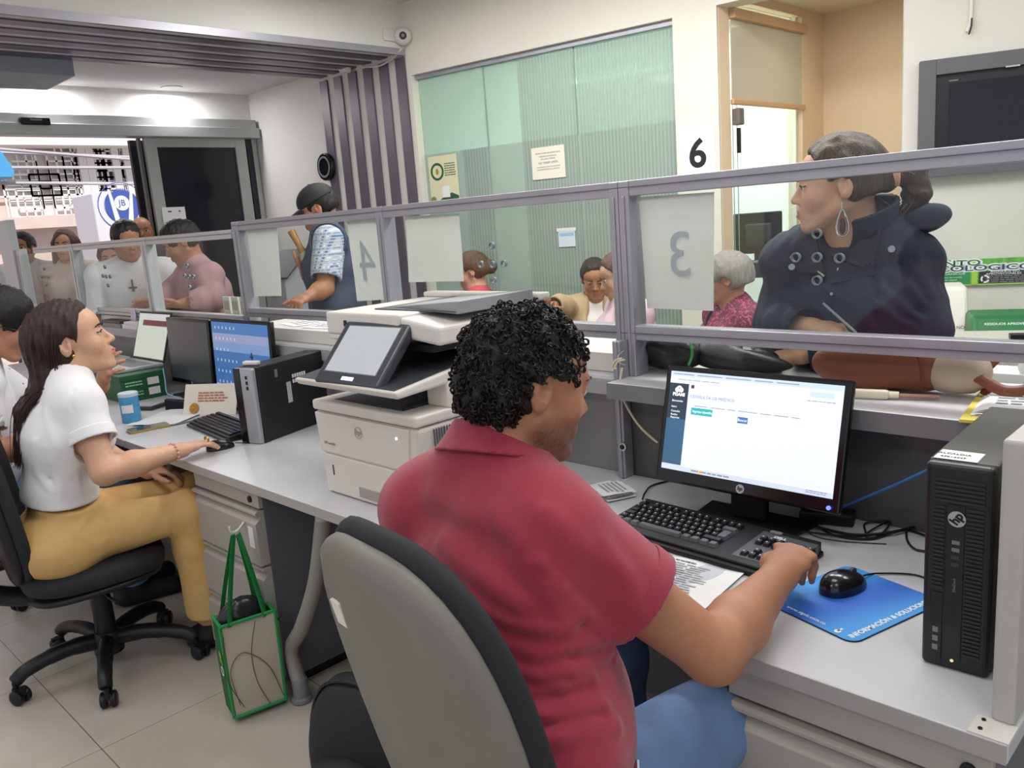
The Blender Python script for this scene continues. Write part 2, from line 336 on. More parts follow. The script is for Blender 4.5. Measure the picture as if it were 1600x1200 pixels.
# ------------------------------------------------------------------ slatted portal
sl = thing('slat_portal', 'dark grey slats running across the entrance soffit and down the white wall', 'cladding', (XF, YS, 0))
mb = MB((XF, YS, 0)); n = 6; sw, pitch = .102, (XN-XF-.102)/5
for k in range(n):
    x0 = XF+k*pitch
    MB((XF, YS, 0)).box((x0, -3, ZS-.010), (x0+sw, YS-.001, ZS-.0005)).build('soffit_slat', slat_m, sl)
    MB((XF, YS, 0)).box((x0, YS-.016, 0), (x0+sw, YS-.0005, ZS-.036)).build('wall_slat', slat_m, sl)
MB((XF, YS, 0)).box((XN+.0005, -3, ZS-.03), (XN+.008, YS, ZS+.014)).build('edge_trim', alu, sl)
# entry wall, header and sliding door
DH0, DH1 = 2.354, 2.512
mb = MB(); mb.box((XD-.15, -3, DH1), (XD, YS, ZV)); mb.box((XD-.15, 3.88, 0), (XD, YS, DH1)); mb.box((XD-.15, -3, 0), (XD, .3, DH1))
struct(mb.build('wall_front', white_paint))
hd = thing('door_operator', 'grey aluminium sliding door header box above the entrance', 'door operator', (XD, 2.5, DH0)); o_ = (XD, 2.5, DH0)
MB(o_).box((XD+.003, .2, DH0), (XD+.16, YS-.02, DH0+.085)).build('cover', alu_door, hd, bevel=.004)
MB(o_).box((XD+.003, .2, DH0+.087), (XD+.13, YS-.03, DH1)).build('top_cover', alu_door, hd, bevel=.004)
sn = thing('motion_sensor', 'small black motion sensor on the door header', 'sensor', onx(54, 190, XD+.14)); MB().box((-.02, -.1, -.028), (.04, .1, .028)).build('housing', blk_gl, sn, bevel=.01)
MB().box((.035, -.04, .002), (.043, .04, .016)).build('lens', mgrey, sn)
dr = thing('door_1', 'sliding entrance door leaf with dark glass and aluminium frame', 'door', (XD+.03, 3.3, 0)); struct(dr); o_ = (XD+.03, 3.3, 0)
y0, y1 = 2.965, 3.86
mb = MB(o_); x0, x1 = XD+.02, XD+.07
mb.box((x0, y0, .02), (x1, y0+.095, DH0)); mb.box((x0, y1-.1, .02), (x1, y1, DH0)); mb.box((x0, y0+.095, DH0-.075), (x1, y1-.1, DH0)); mb.box((x0, y0+.095, .02), (x1, y1-.1, .25)); mb.build('leaf_frame', alu_door, dr, bevel=.003)
MB(o_).box((x0+.02, y0+.095, .25), (x0+.028, y1-.1, DH0-.075)).build('dark_glass', mat('dark_glass', '1c1c24', .12, spec=.4), dr)
MB(o_).box((XD, y1+.02, 0), (XD+.05, y1+.07, DH0)).build('brush_strip', mat('brush_black', '26232a', .6), dr)
MB(o_).box((XD, y1+.07, 0), (XD+.06, YS-.01, DH0)).build('jamb', alu_door, dr)
MB(o_).box((XD-.02, y0-.035, 0), (XD+.02, y0-.012, DH0)).build('edge_seal', mat('seal_grey', '5a5652', .5), dr)
p = onx(272, 335, XD+.075); nt_ = thing('door_notice', 'white rounded card stuck low on the dark door glass', 'notice', p); MB().box((-.002, -.1, -.09), (.004, .1, .06)).build('card', paper, nt_, bevel=.01); MB().box((.004, -.05, .02), (.005, -.02, .03)).box((.004, .04, .02), (.005, .06, .03)).build('printing', ink_dk, nt_)
# unseen dark panel added behind the leaf so that the pane stays dark
struct(MB().box((XD-.16, y0-.05, 0), (XD-.12, YS, DH0)).build('backing_panel', mat('backing_dark', '24222a', .6)))
# bulkhead at the upper left of the entry
q = onz(85, 100, ZV); struct(MB().box((XD+.6, -3, 2.60), (XF, float(q[1])-.02, ZV)).build('trim_2', mat('bulkhead_grey', '8f929c', .6)))
# ceiling downlights
for (px, py), lb in zip(((66, 127), (268, 136)), ('left glowing round downlight in the entry ceiling', 'right glowing round downlight in the entry ceiling')):
    p = onz(px, py, ZV); d = thing('downlight', lb, 'light', p, group=None)
    MB().lathe([(.0, -.006), (.062, -.006), (.062, 0)], n=24).build('lens', mat('downlight_glow', 'fff6ff', emit=9), d); MB().lathe([(.062, -.01), (.085, -.008), (.088, 0), (.062, 0)], n=24).build('bezel', wplast, d, smooth=1)
    light('downlight_lamp', 'AREA', (p[0], p[1], p[2]-.03), 12, (.98, .95, 1), (.12, .12))
# ------------------------------------------------------------------ street outside
XS = -13.0
struct(MB().box((-40, -30, -.16), (XD-.0, 30, -.1)).build('street_ground', mat('street_paving', '9a9690', .8))); bpy.data.objects['street_ground'].name = 'floor_street'
fc = thing('building', 'pale pink building with barred windows across the street', 'building', (XS, 3, 0)); o_ = (XS, 3, 0)
stucco = mat('pink_stucco', 'd8c4bd', .8, var=.05, vscale=3); bar_m = mat('white_bars', 'e9e4e4', .6); win_d = mat('window_dark', '5a5058', .4); curt = mat('pale_curtain', 'ddd8d4', .8)
MB(o_).box((XS-.3, -14, 0), (XS, 14, 9)).build('facade', stucco, fc)
def wny(px, py): p = onx(px, py, XS+.05); return p[1], p[2]
for (a, b, c, d, kind) in ((0, 240, 126, 338, 0), (132, 232, 178, 300, 1), (196, 232, 230, 300, 1)):
    ya, zt = wny(a, b); yb, _ = wny(c, (b+d)/2); _, zb = wny((a+c)/2, d)
    zt = onx(a, b, XS)[2]
    wn = MB(o_).box((XS, ya, zb), (XS+.02, yb, zt)).build('window', win_d if kind else curt, fc)
    mb = MB(o_)
    nx = max(4, int((yb-ya)/.16))
    for k in range(nx+1):
        y = ya+(yb-ya)*k/nx; mb.box((XS+.05, y-.008, zb), (XS+.065, y+.008, zt))
    nz = max(4, int((zt-zb)/.3))
    for k in range(nz+1):
        z = zb+(zt-zb)*k/nz; mb.box((XS+.05, ya, z-.008), (XS+.065, yb, z+.008))
    for cy in (ya+(yb-ya)*.27, ya+(yb-ya)*.75):
        for cz in (zb+(zt-zb)*.27, zb+(zt-zb)*.72):
            for s in (.16, .3, .42):
                for q in (-1, 1): mb.box((XS+.06, cy-s, cz+q*s*.8-.012), (XS+.08, cy+s, cz+q*s*.8+.012)); mb.box((XS+.06, cy+q*s-.012, cz-s*.8), (XS+.08, cy+q*s+.012, cz+s*.8))
    mb.build('window_grille', bar_m, wn)
ya, z1 = wny(0, 232); 
MB(o_).box((XS, -14, z1), (XS+.5, 14, z1+.16)).build('cornice', bar_m, fc); MB(o_).box((XS, -14, z1+.3), (XS+.3, 14, z1+.5)).build('balcony_band', stucco, fc)
for px in (128, 140, 180, 198):
    y, z = wny(px, 260); MB(o_).box((XS, y-.05, 0), (XS+.12, y+.05, z1)).build('pilaster', bar_m, fc)
MB(o_).box((XS, -14, wny(60, 348)[1]-.08), (XS+.25, 14, wny(60, 348)[1]+.08)).build('sill_band', stucco, fc)
for i, (za, zb2, xa, lb) in enumerate(((238, 246, -10.2, 'uppermost overhead wire across the street'), (262, 262, -9.8, 'middle overhead wire across the street'), (286, 287, -9.6, 'lowest overhead wire across the street'), (233, 250, -10, 'slanting overhead wire crossing the others'))):
    a = onx(0, za, xa); b = onx(215, zb2, xa); d = b-a
    o = MB(a).tube([a-d*.6, a, b, b+d*.6], .018, 6).build('overhead_wire', mat('wire_grey', 'b9b3b8' if i != 2 else '77727a', .6), None); o.location = a; tag(o, lb, 'wire')
p = onx(4, 262, -9.5); aw = thing('awning', 'corner of a bright blue awning at the left edge of the doorway', 'awning', p); MB().prism([(0, -1.2, .5), (0, .02, .15), (0, .1, -.03), (0, .08, -.09), (0, -1.2, -.08)], (-.5, 0, 0)).build('canopy', mat('awning_blue', '4fa4e0', .6), aw)
# white kiosk with a round blue emblem
XK = -8.9; ya, za = onx(143, 302, XK)[1:]; yb = onx(238, 298, XK)[1]; zt = onx(190, 299, XK)[2]
kb = thing('sidewalk_kiosk', 'white street kiosk box with a round blue and white emblem', 'kiosk', (XK, (ya+yb)/2, 0)); o_ = (XK, (ya+yb)/2, 0)
MB(o_).box((XK-.6, ya, 1.35), (XK, yb+.35, zt)).build('box', mat('kiosk_white', 'e6e6f2', .5), kb, bevel=.02); MB(o_).box((XK-.5, ya+.1, -.1), (XK-.1, yb+.2, 1.35)).build('post', mat('kiosk_post', '8a8ec0', .5), kb)
MB(o_).box((XK+.002, ya+.02, 1.35), (XK+.01, yb+.3, 1.47)).build('blue_band', mat('kiosk_blue', '6a78c0', .5), kb)
c = onx(191, 322, XK+.003); Mk = frame(c, (0, 1, 0), n=(1, 0, 0))
def disc(mb, M, r, r0=0, d=.003, n=32, a0=0, a1=2*math.pi):
    for k in range(n):
        a, b = a0+(a1-a0)*k/n, a0+(a1-a0)*(k+1)/n
        p = [(r0*math.cos(a), r0*math.sin(a), 0), (r*math.cos(a), r*math.sin(a), 0), (r*math.cos(b), r*math.sin(b), 0), (r0*math.cos(b), r0*math.sin(b), 0)]
        if r0 == 0: p = p[1:3]+[(0, 0, 0)]
        mb.prism(p, (0, 0, d), M)
    return mb
kblue = mat('emblem_blue', '4a62b4', .5)
mb = MB(o_); disc(mb, Mk, .24, .232); disc(mb, Mk, .175, .168); disc(mb, Mk, .165); mb.build('emblem', kblue, kb)
Mk2 = frame(c+np.array([.004, 0, 0]), (0, 1, 0), n=(1, 0, 0)); mb = MB(o_)
for s in (-1, 1): mb.prism([(s*.10, .17, 0), (s*.125, .17, 0), (s*.085, -.2, 0), (s*.03, -.2, 0)], (0, 0, .003), Mk2)
disc(mb, frame(c+np.array([.004, 0, .03]), (0, 1, 0), n=(1, 0, 0)), .075); mb.build('emblem_figure', sign_w, kb)
text('emblem_letters', 'JB', .085, frame(c+np.array([.009, 0, .03]), (0, 1, 0), n=(1, 0, 0)), kblue, kb, org=o_)
# ------------------------------------------------------------------ counter, partition, desks
def tb_(name, mb, m, par, **k): return mb.build(name, m, par, **k)
YP = 1.846; XP = -1.40
WT = []
def slab(name, label, cat, lo, hi, m, edge=None, bevel=.003):
    o = MB(lo).box(lo, hi).build(name, [m, edge or m], None, bevel=bevel); o.location = lo; tag(o, label, cat); WT.append(o)
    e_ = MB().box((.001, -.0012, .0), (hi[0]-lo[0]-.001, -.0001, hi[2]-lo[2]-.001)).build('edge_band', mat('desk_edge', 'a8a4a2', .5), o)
    return o
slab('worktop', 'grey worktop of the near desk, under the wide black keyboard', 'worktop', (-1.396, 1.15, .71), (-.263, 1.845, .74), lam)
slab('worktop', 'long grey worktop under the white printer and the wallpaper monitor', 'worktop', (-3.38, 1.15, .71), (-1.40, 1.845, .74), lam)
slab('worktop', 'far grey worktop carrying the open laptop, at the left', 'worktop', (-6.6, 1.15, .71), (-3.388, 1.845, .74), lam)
def counter(label, lo, hi, ledge=0, pm=steel_dk, em_='a5a3a5'):
    t = thing('counter', label, 'counter', (lo[0], lo[1], 0)); o_ = (lo[0], lo[1], 0)
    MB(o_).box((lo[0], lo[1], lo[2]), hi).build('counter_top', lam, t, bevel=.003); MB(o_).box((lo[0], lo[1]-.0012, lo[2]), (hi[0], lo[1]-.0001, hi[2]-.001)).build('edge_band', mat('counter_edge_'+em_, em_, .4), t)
    if ledge: MB(o_).box((lo[0], YP+.02, hi[2]+.0005), (hi[0], hi[1], hi[2]+ledge)).build('ledge', wplast, t, bevel=.003)
    MB(o_).box((lo[0], YP, .05), (hi[0], YP+.02, lo[2])).build('front_panel', pm, t)
    MB(o_).box((lo[0], hi[1]-.06, 0), (hi[0], hi[1]-.03, lo[2])).build('public_side_panel', steel, t)
    return t
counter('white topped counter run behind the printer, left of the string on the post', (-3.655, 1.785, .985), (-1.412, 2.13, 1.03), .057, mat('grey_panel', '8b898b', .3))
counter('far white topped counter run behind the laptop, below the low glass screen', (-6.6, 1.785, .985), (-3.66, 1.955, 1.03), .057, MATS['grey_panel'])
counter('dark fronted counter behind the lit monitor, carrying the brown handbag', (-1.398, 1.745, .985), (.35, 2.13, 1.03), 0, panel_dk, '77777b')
def partition(label, xs, zt, zl, posts, xw=.05, mm=alu, holes=(), seam=None, foot=1.0305):
    t = thing('glass_partition', label, 'partition', (xs[0], YP, foot)); o_ = (xs[0], YP, foot)
    a, b = xs
    MB(o_).box((a, YP-.0, zt-.041), (b, YP+.045, zt)).build('top_rail', mm, t, bevel=.002)
    MB(o_).box((a, YP-.004, zt-.018), (b, YP+.001, zt-.0165)).build('rail_groove', mat('groove_shadow', '4c4c55', .6), t)
    MB(o_).box((a, YP-.0, zl-.04), (b, YP+.045, zl)).build('lower_rail', mm, t, bevel=.002)
    MB(o_).box((a, YP-.004, zl-.0215), (b, YP+.001, zl-.02)).build('rail_groove', MATS['groove_shadow'], t)
    for x, wd, z0 in posts:
        MB(o_).box((x-wd/2, YP-.004, z0), (x+wd/2, YP+.055, zt-.001)).box((x-.004, YP-.008, z0), (x+.004, YP-.004, zt-.04)).build('post', mm, t, bevel=.002)
    ed = sorted([a]+[p[0] for p in posts]+[b])
    for i in range(len(ed)-1):
        if ed[i+1]-ed[i] < .1: continue
        MB(o_).box((ed[i]+.01, YP+.022, zl-.004), (ed[i+1]-.01, YP+.027, zt-.04)).build('pane', clear, t)
    for hx, hz in holes:
        mb = MB(o_); disc(mb, frame((hx, YP+.02, hz), (1, 0, 0), n=(0, -1, 0)), .0115, .0085, .009, 20); mb.build('speaking_hole', mat('hole_rim', '6f777b', .3), t)
    return t
hp = lambda l: [tuple(ony(x, y, YP+.02)[[0, 2]]) for x, y in l]
fL = at(0, 0, 1)
partition('low pale aluminium glass screen at the far left end of the counter', (-6.55, -3.62), 1.532, 1.135,
    [(float(ony(30, 400, YP)[0])-.02, .07, 1.087), (float(ony(116, 420, YP)[0]), .07, 1.087), (float(ony(226, 400, YP)[0]), .07, 1.087)], mm=alu_pale,
    holes=hp([(70, 420), (66, 432), (70, 433), (76, 433), (73, 445), (165, 417), (162, 431), (167, 432), (173, 432), (170, 446), (294, 415), (290, 431), (297, 432), (304, 432), (298, 449)]))
partition('middle aluminium glass screen behind the printer, hung with three blank backed papers', (-3.60, -1.4045), 1.564, 1.173,
    [(-3.57, .055, 1.087), (float(ony(599, 400, YP)[0]), .04, 1.087), (-1.4195, .03, 1.087)], holes=hp([(770, 384), (753, 413), (771, 413), (789, 412), (773, 438)]))
partition('right hand aluminium glass screen in front of the woman in navy', (-1.4035, .35), 1.564, 1.173, [(-1.386, .034, 1.0305)],
    holes=hp([(1278, 365), (1245, 402), (1278, 402), (1313, 403), (1278, 438)]))
q_ = ony(22, 343, YP+.03); ep_ = MB((float(q_[0]), YP, 0)).box((float(q_[0])-.3, YP-.02, 0), (float(q_[0]), YP+.03, float(q_[2]))).build('end_panel', mat('pale_end_panel', 'c3c6c9', .5), None, bevel=.004); ep_.location = (float(q_[0]), YP, 0); tag(ep_, 'tall pale grey panel closing the counter at the far left edge', 'panel')
ps = MB((XP, YP, .7405)).box((-1.417, YP-.045, .7405), (-1.391, YP-.006, 1.135)).box((-1.409, YP-.05, .7405), (-1.399, YP-.045, 1.135)).build('mounting_post', alu, None, bevel=.002); ps.location = (XP, YP, .7405); tag(ps, 'aluminium upright clamped between the two counters, standing on the desk', 'post')
# papers taped on the panes, seen from the back
def taped(px, label, num=None, cat='paper', seed=0, wv=.004, h=None):
    P = [np.array(ony(x, y, YP+.0305)) for x, y in px]; r = random.Random(seed); ph = r.random()*6
    c = P[0]
    def fn(u, v):
        a = P[0]*(1-u)+P[1]*u; b = P[3]*(1-u)+P[2]*u; p = a*(1-v)+b*v-c
        return (p[0], p[1]+.003+wv*(1+math.sin(u*5+ph+v*3))*(v), p[2])
    o = MB().grid(fn, 14, 16, .0008).build('taped_paper', MATS.get('translucent_paper') or papermat('translucent_paper', 'f0f0ee'), None, smooth=1); o.location = c; tag(o, label, cat)
    return o, P
taped([(385, 357), (432, 353), (437, 463), (396, 463)], 'narrow blank backed paper taped beside the left post of the middle screen', seed=1)
o, P = taped([(541, 346), (593, 341), (606, 468), (555, 471)], 'paper with a reversed number 4 showing through, taped left of the middle post', seed=2)
def through(o, P, s, size, dx, dz):
    c = (P[0]+P[1]+P[2]+P[3])/4; t = text('show_through_numeral', s, size, frame(c-P[0]+np.array([dx, -.0012, dz]), (1, 0, 0), n=(0, -1, 0)), MATS.get('show_through') or papermat('show_through', 'dcdfe4', .45), o, mirror=True)
through(o, P, '4', .22, .0, -.01)
taped([(632, 338), (716, 334), (722, 440), (638, 441)], 'wide wrinkled paper taped right of the middle post', seed=4)
o, P = taped([(997, 308), (1115, 300), (1114, 486), (1010, 482)], 'large paper with a reversed number 3 showing through, beside the string post', seed=5, wv=.0015)
through(o, P, '3', .17, .01, -.01)
# string and hook on the post
a, b, c, d, e = (onp(x, y, np.array([0, YP-.05, 0]), np.array([0, 1., 0])) for x, y in ((972, 575), (969, 610), (985, 645), (1003, 670), (1028, 692)))
stg = thing('string', 'pale knotted string dangling from the hook on the aluminium post', 'string', a)
pp = [np.array(q)-a for q in (a, b, c, d, e)]; sm = mat('cotton_string', 'd9ccb0', .9)
MB().tube(smoothpath(pp), .0032, 7).build('cord', sm, stg, smooth=1)
f1 = [np.array(ony(x, y, YP-.05))-a for x, y in ((972, 560), (962, 563), (957, 572), (958, 578))]; MB().tube(smoothpath(f1), [.003]*24+[.005], 7).tube(smoothpath([q+np.array([.008, 0, -.003]) for q in f1[:3]]+[f1[3]+np.array([.012, 0, .003])]), .003, 7).build('loose_end', sm, stg, smooth=1)
hk = [np.array(ony(x, y, YP-.048))-a for x, y in ((975, 548), (966, 556), (968, 566), (976, 570))]; MB().tube(smoothpath(hk), .0025, 7).build('wire_hook', chrome, stg, smooth=1)
lk = thing('cable_lock', 'small round metal lock on the upright below the counter', 'lock', ony(976, 697, YP-.05)); MB().cyl((0, 0, 0), (0, -.012, 0), .013).build('barrel', chrome, lk, bevel=.002); MB().cyl((.0, -.0121, 0), (0, -.014, 0), .007).build('keyhole', blk, lk)
# vertical end panel at the right
pn = MB((-.287, 1.2, .7405)).box((-.298, 1.198, .7405), (-.268, 1.745, 1.155)).build('end_panel', mat('end_panel_grey', 'b5b3af', .5, var=.04, vscale=30), None, bevel=.006, seg=3); pn.location = (-.287, 1.2, .7405); tag(pn, 'upright light grey divider panel beside the tall black computer', 'panel')
pl = thing('corner_plate', 'small white bracket screwed to the desk corner under the divider panel', 'bracket', (-.29, 1.17, .7402)); MB().box((-.025, -.018, 0), (.027, .03, .002)).build('plate', wplast, pl)
for dx, dy in ((-.012, -.004), (-.014, .02)): MB().cyl((dx, dy, .002), (dx, dy, .004), .003, n=10).build('screw', blk, pl)
# drawer pedestals
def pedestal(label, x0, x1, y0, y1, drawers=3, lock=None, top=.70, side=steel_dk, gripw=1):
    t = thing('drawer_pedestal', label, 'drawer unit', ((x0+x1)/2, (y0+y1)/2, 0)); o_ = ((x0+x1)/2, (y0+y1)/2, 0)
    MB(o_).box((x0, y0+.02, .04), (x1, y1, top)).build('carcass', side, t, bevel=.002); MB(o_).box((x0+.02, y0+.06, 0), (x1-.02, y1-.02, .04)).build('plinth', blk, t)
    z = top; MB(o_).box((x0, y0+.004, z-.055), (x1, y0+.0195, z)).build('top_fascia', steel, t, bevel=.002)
    if lock: MB(o_).cyl((lock, y0+.004, z-.03), (lock, y0-.001, z-.03), .011).build('lock', blk, t)
    z -= .062; hs = (.19, .19, .21) if drawers == 3 else (.28, .30)
    for h in hs:
        # drawer front with a sloping pull along its top
        pr_ = [(y0-.016, z-.04), (y0-.016, z-h+.008), (y0+.0195, z-h+.008), (y0+.0195, z), (y0-.004, z), (y0-.012, z-.004), (y0-.012, z-.012), (y0+.008, z-.02)]
        d = MB(o_).prism([(x0, a, b) for a, b in pr_], (x1-x0, 0, 0)).build('drawer_front', steel, t, bevel=.0015)
        z -= h
    return t
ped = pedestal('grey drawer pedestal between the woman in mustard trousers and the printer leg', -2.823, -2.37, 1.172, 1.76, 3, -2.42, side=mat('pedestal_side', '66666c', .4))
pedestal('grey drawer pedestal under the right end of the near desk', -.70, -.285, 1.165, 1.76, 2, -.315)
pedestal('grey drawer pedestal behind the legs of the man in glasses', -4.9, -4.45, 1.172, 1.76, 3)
lbl = MB().box((-.016, -.001, -.035), (.016, 0, .035)).build('paper_label', paper, None); lbl.location = (-2.405, 1.1555, .55); tag(lbl, 'blank paper label stuck on the drawer above the green bag', 'label')
# desk legs
def desk_leg(top, foot, wt, m=leg_m):
    tp = np.array(top)-np.array(foot); loc = V3(foot)-wt.location
    pts = smoothpath([tp, tp*.66+np.array([-.0, .0, -.0]), tp*.42+np.array([-.055, 0, -.02]), np.array([-.028, 0, .17]), np.array([0, 0, .06])], 8)
    t = MB().tube(pts, .024, 14).build('leg', m, wt, smooth=1); t.location = loc
    MB().lathe([(.027, .0), (.034, .004), (.033, .016), (.026, .02), (.026, .075), (.024, .08)], n=18).build('foot', mgrey, t, smooth=1)
    MB().cyl((tp[0], tp[1], tp[2]-.03), (tp[0], tp[1], tp[2]), .028).build('collar', steel, t)
desk_leg((-2.02, 1.20, .7095), (-2.285, 1.19, 0), WT[1])
def lpanel(x, y0, y1, wt):
    loc = V3((x, y0, 0))-wt.location
    for nm, lo, hi in (('upright', (-.025, 0, .02), (.025, .05, .7095)), ('rear_upright', (-.02, y1-y0-.05, .02), (.02, y1-y0, .7095)), ('foot_bar', (-.02, .05, .02), (.02, y1-y0, .06))):
        o = MB().box(lo, hi).build(nm, leg_m, wt, bevel=.004); o.location = loc
lpanel(-3.36, 1.30, 1.75, WT[1])
# ------------------------------------------------------------------ office chairs
def sup(u, a, b, p=3.2):
    c, s = math.cos(u), math.sin(u); return a*math.copysign(abs(c)**(2/p), c), b*math.copysign(abs(s)**(2/p), s)
def pad(mb, a, b, th, M, dome=.5, p=3.2, rings=6, n=40, curve=None):
    # rounded cushion: superellipse outline in xy, thickness along z
    prof = [(0, 0), (.6, 0), (.9, .02), (.98, .14), (1, .38), (1, .6), (.97, .82), (.88, .97), (.6, 1.0), (0, 1.0+.0)]
    vs = []
    for r, t in prof:
        for k in range(n):
            x, y = sup(2*math.pi*k/n, a*max(r, .001), b*max(r, .001), p); z = t*th+(dome*.02*(1-r*r) if t > .5 else 0)
            if curve: z += curve(x, y)
            vs.append(M @ V3((x, y, z)))
    N = len(prof)
    return mb.add(vs, [(i*n+k, i*n+(k+1) % n, (i+1)*n+(k+1) % n, (i+1)*n+k) for i in range(N-1) for k in range(n)])
def office_chair(label, loc, yaw, seat_z=.47, shell=blk, cush=None, base_yaw=0, back_z=.75, back_h=.27, back_w=.23, recl=.2, backoff=(0, -.24), marks=False, tilt=.05, group=None, bp=2.9):
    cush = cush or mat('black_chair_fabric', '191a20', .75, bump=.25, bscale=900)
    t = thing('office_chair', label, 'office chair', loc, yaw, group)
    Ms = Matrix.Translation((0, 0, seat_z-.075)) @ Matrix.Rotation(tilt, 4, 'X')
    pad(MB(), .235, .23, .075, Ms, curve=lambda x, y: .02*((y/.23)**2)*(1 if y < 0 else -.6)).build('seat', cush, t, smooth=60)
    pad(MB(), .225, .22, .03, Matrix.Translation((0, 0, seat_z-.098)) @ Matrix.Rotation(tilt, 4, 'X')).build('seat_pan', blk, t, smooth=60)
    Mb = Matrix.Translation((backoff[0], backoff[1], back_z)) @ Matrix.Rotation(recl, 4, 'X') @ Matrix.Rotation(-math.pi/2, 4, 'X')
    cv = lambda x, y: .05*(x/.25)**2+.008*(y/.27)**2
    pad(MB(), back_w, back_h, .048, Mb, p=bp, curve=cv).build('backrest', cush, t, smooth=60)
    Mb2 = Mb @ Matrix.Translation((0, 0, -.028))
    sh = pad(MB(), back_w*.97, back_h*.97, .05, Mb2, p=bp, curve=cv, dome=0).build('back_shell', shell, t, smooth=60)
    if marks:
        k = MB(); Mk = Mb2 @ Matrix.Translation((-.0, 0, 0))
        k.box((-.10, -.235, -.003+cv(-.085, .22)), (-.073, -.195, .002+cv(-.085, .22)), Mk); k.build('sticker', paper_w, sh)
    pts = [(0, -.06, seat_z-.11), (0, -.2, seat_z-.115), (backoff[0], backoff[1]-.06, seat_z-.06), (backoff[0], backoff[1]-.05, seat_z+.03)]
    MB().tube(smoothpath(pts), .022, 10, flat=1.6).build('back_bracket', blk, t, smooth=1)
    MB().box((-.07, -.1, seat_z-.13), (.07, .08, seat_z-.095)).build('tilt_mechanism', blk, t, bevel=.008)
    MB().tube(smoothpath([(.05, 0, seat_z-.12), (.17, .02, seat_z-.125), (.25, .04, seat_z-.12)]), [.006]*15+[.009, .009], 8).build('lever', blk, t, smooth=1)
    MB().lathe([(.0, .1), (.036, .1), (.034, .30), (.0, .30)], n=18).build('gas_lift_sleeve', blk, t, smooth=1); MB().lathe([(.0, .3), (.014, .3), (.014, seat_z-.12), (0, seat_z-.12)], n=14).build('gas_lift', chrome, t, smooth=1)
    MB().lathe([(.0, .065), (.05, .065), (.052, .13), (.04, .145), (0, .145)], n=20).build('base_hub', blk, t, smooth=1)
    for k in range(5):
        a = base_yaw+k*2*math.pi/5; c, s = math.cos(a), math.sin(a)
        P = [(c*r, s*r, z) for r, z in ((.03, .115), (.12, .125), (.2, .118), (.27, .10), (.305, .075))]
        MB().tube(smoothpath(P, 5), [.026]*5+[.024]*5+[.022]*5+[.021]*5+[.018], 10, flat=1.15).build('base_arm', blk, t, smooth=1)
        cs = thing('caster', None, None, (c*.305, s*.305, 0)); cs.parent = t
        bpy.data.objects.remove(cs)
        q = a+1.0+k*.9; ax = V3((math.cos(q), math.sin(q), 0)); cc = V3((c*.305+math.sin(q)*.015, s*.305-math.cos(q)*.015, .027))
        mb = MB()
        for sgn in (-1, 1): mb.tube([cc+ax*sgn*.006, cc+ax*sgn*.010, cc+ax*sgn*.022, cc+ax*sgn*.026], [.024, .027, .027, .021], 18)
        mb.tube([(c*.305, s*.305, .04), (c*.305, s*.305, .075)], .009, 8); mb.box((-.012, -.02, .03), (.012, .02, .056), Matrix.Translation((cc.x, cc.y, 0)) @ Matrix.Rotation(q, 4, 'Z')); mb.build('caster', blk, t, smooth=1)
    return t
office_chair('black swivel chair carrying the woman in mustard trousers', (-3.05, .87, 0), -.25, .455, base_yaw=math.radians(50)+.25, back_z=.70, back_h=.30, recl=.12, backoff=(0, -.27), tilt=.06)
office_chair('black swivel chair with a grey moulded back under the man in red', (-.845, .905, 0), -.111, .47, shell=mat('grey_shell', '75726c', .5, var=.05, vscale=6), back_z=.753, back_h=.351, back_w=.218, recl=.225, backoff=(.0, -.272), bp=2.7, marks=True, base_yaw=.3)
office_chair('black swivel chair at the far left edge under the man in glasses', (-4.15, .98, 0), -.1, .46, base_yaw=-.5, back_z=.72, backoff=(0, -.26))
# ------------------------------------------------------------------ right desk things
def monitor(name, label, c, w, h, rz, tilt, screen, z0, logo=None, base=True, bez=(.013, .013, .013, .03), depth=.045, body=blk_gl):
    # c: desk point under the screen centre; screen bottom at z0
    t = thing(name, label, 'monitor', (c[0], c[1], .7405), rz)
    z0 -= .7405
    Mt = Matrix.Translation((0, 0, z0)) @ Matrix.Rotation(-tilt, 4, 'X')
    MB().box((-w/2, 0, 0), (w/2, depth*.55, h), Mt).build('casing', body, t, bevel=.006, seg=3)
    MB().box((-w*.36, depth*.5, h*.12), (w*.36, depth*1.1, h*.86), Mt).build('rear_cover', blk, t, bevel=.012)
    l, r_, tp, bt = bez
    Ms = Mt @ Matrix.Translation(((l-r_)/2, -.0006, (bt+h-tp)/2)) @ Matrix.Rotation(math.pi/2, 4, 'X')
    sw_, sh_ = w-l-r_, h-tp-bt
    sc_ = rect(MB(), Ms, sw_, sh_, .0006).build('screen', screen, t)
    if logo: logo(t, Mt @ Matrix.Translation((0, -.0004, bt*.5)) @ Matrix.Rotation(math.pi/2, 4, 'X'), bt)
    if base:
        MB().box((-.045, .035, .012), (.045, .06, z0+h*.35)).build('stand_neck', blk, t, bevel=.006)
        MB().prism([(-.12, -.055, 0), (.12, -.055, 0), (.14, .11, 0), (-.14, .11, 0)], (0, 0, .012)).build('stand_foot', blk, t, bevel=.004)
    return t, sc_, Ms, sw_, sh_
def round_logo(t, M, bt):
    k = MB(); disc(k, M, bt*.33, 0, .0008, 24); lg = k.build('round_logo', mat('logo_silver', 'b9babf', .3, metal=.6), t)
    text('logo_letters', 'hp', bt*.42, M @ Matrix.Translation((0, .001, .001)) @ Matrix(((1, .25, 0, 0), (0, 1, 0, 0), (0, 0, 1, 0), (0, 0, 0, 1))), blk, lg, bold=.0004)
scr = mat('screen_white', 'dfe6f6', .3, emit=.62, ecol='dbe3f7')
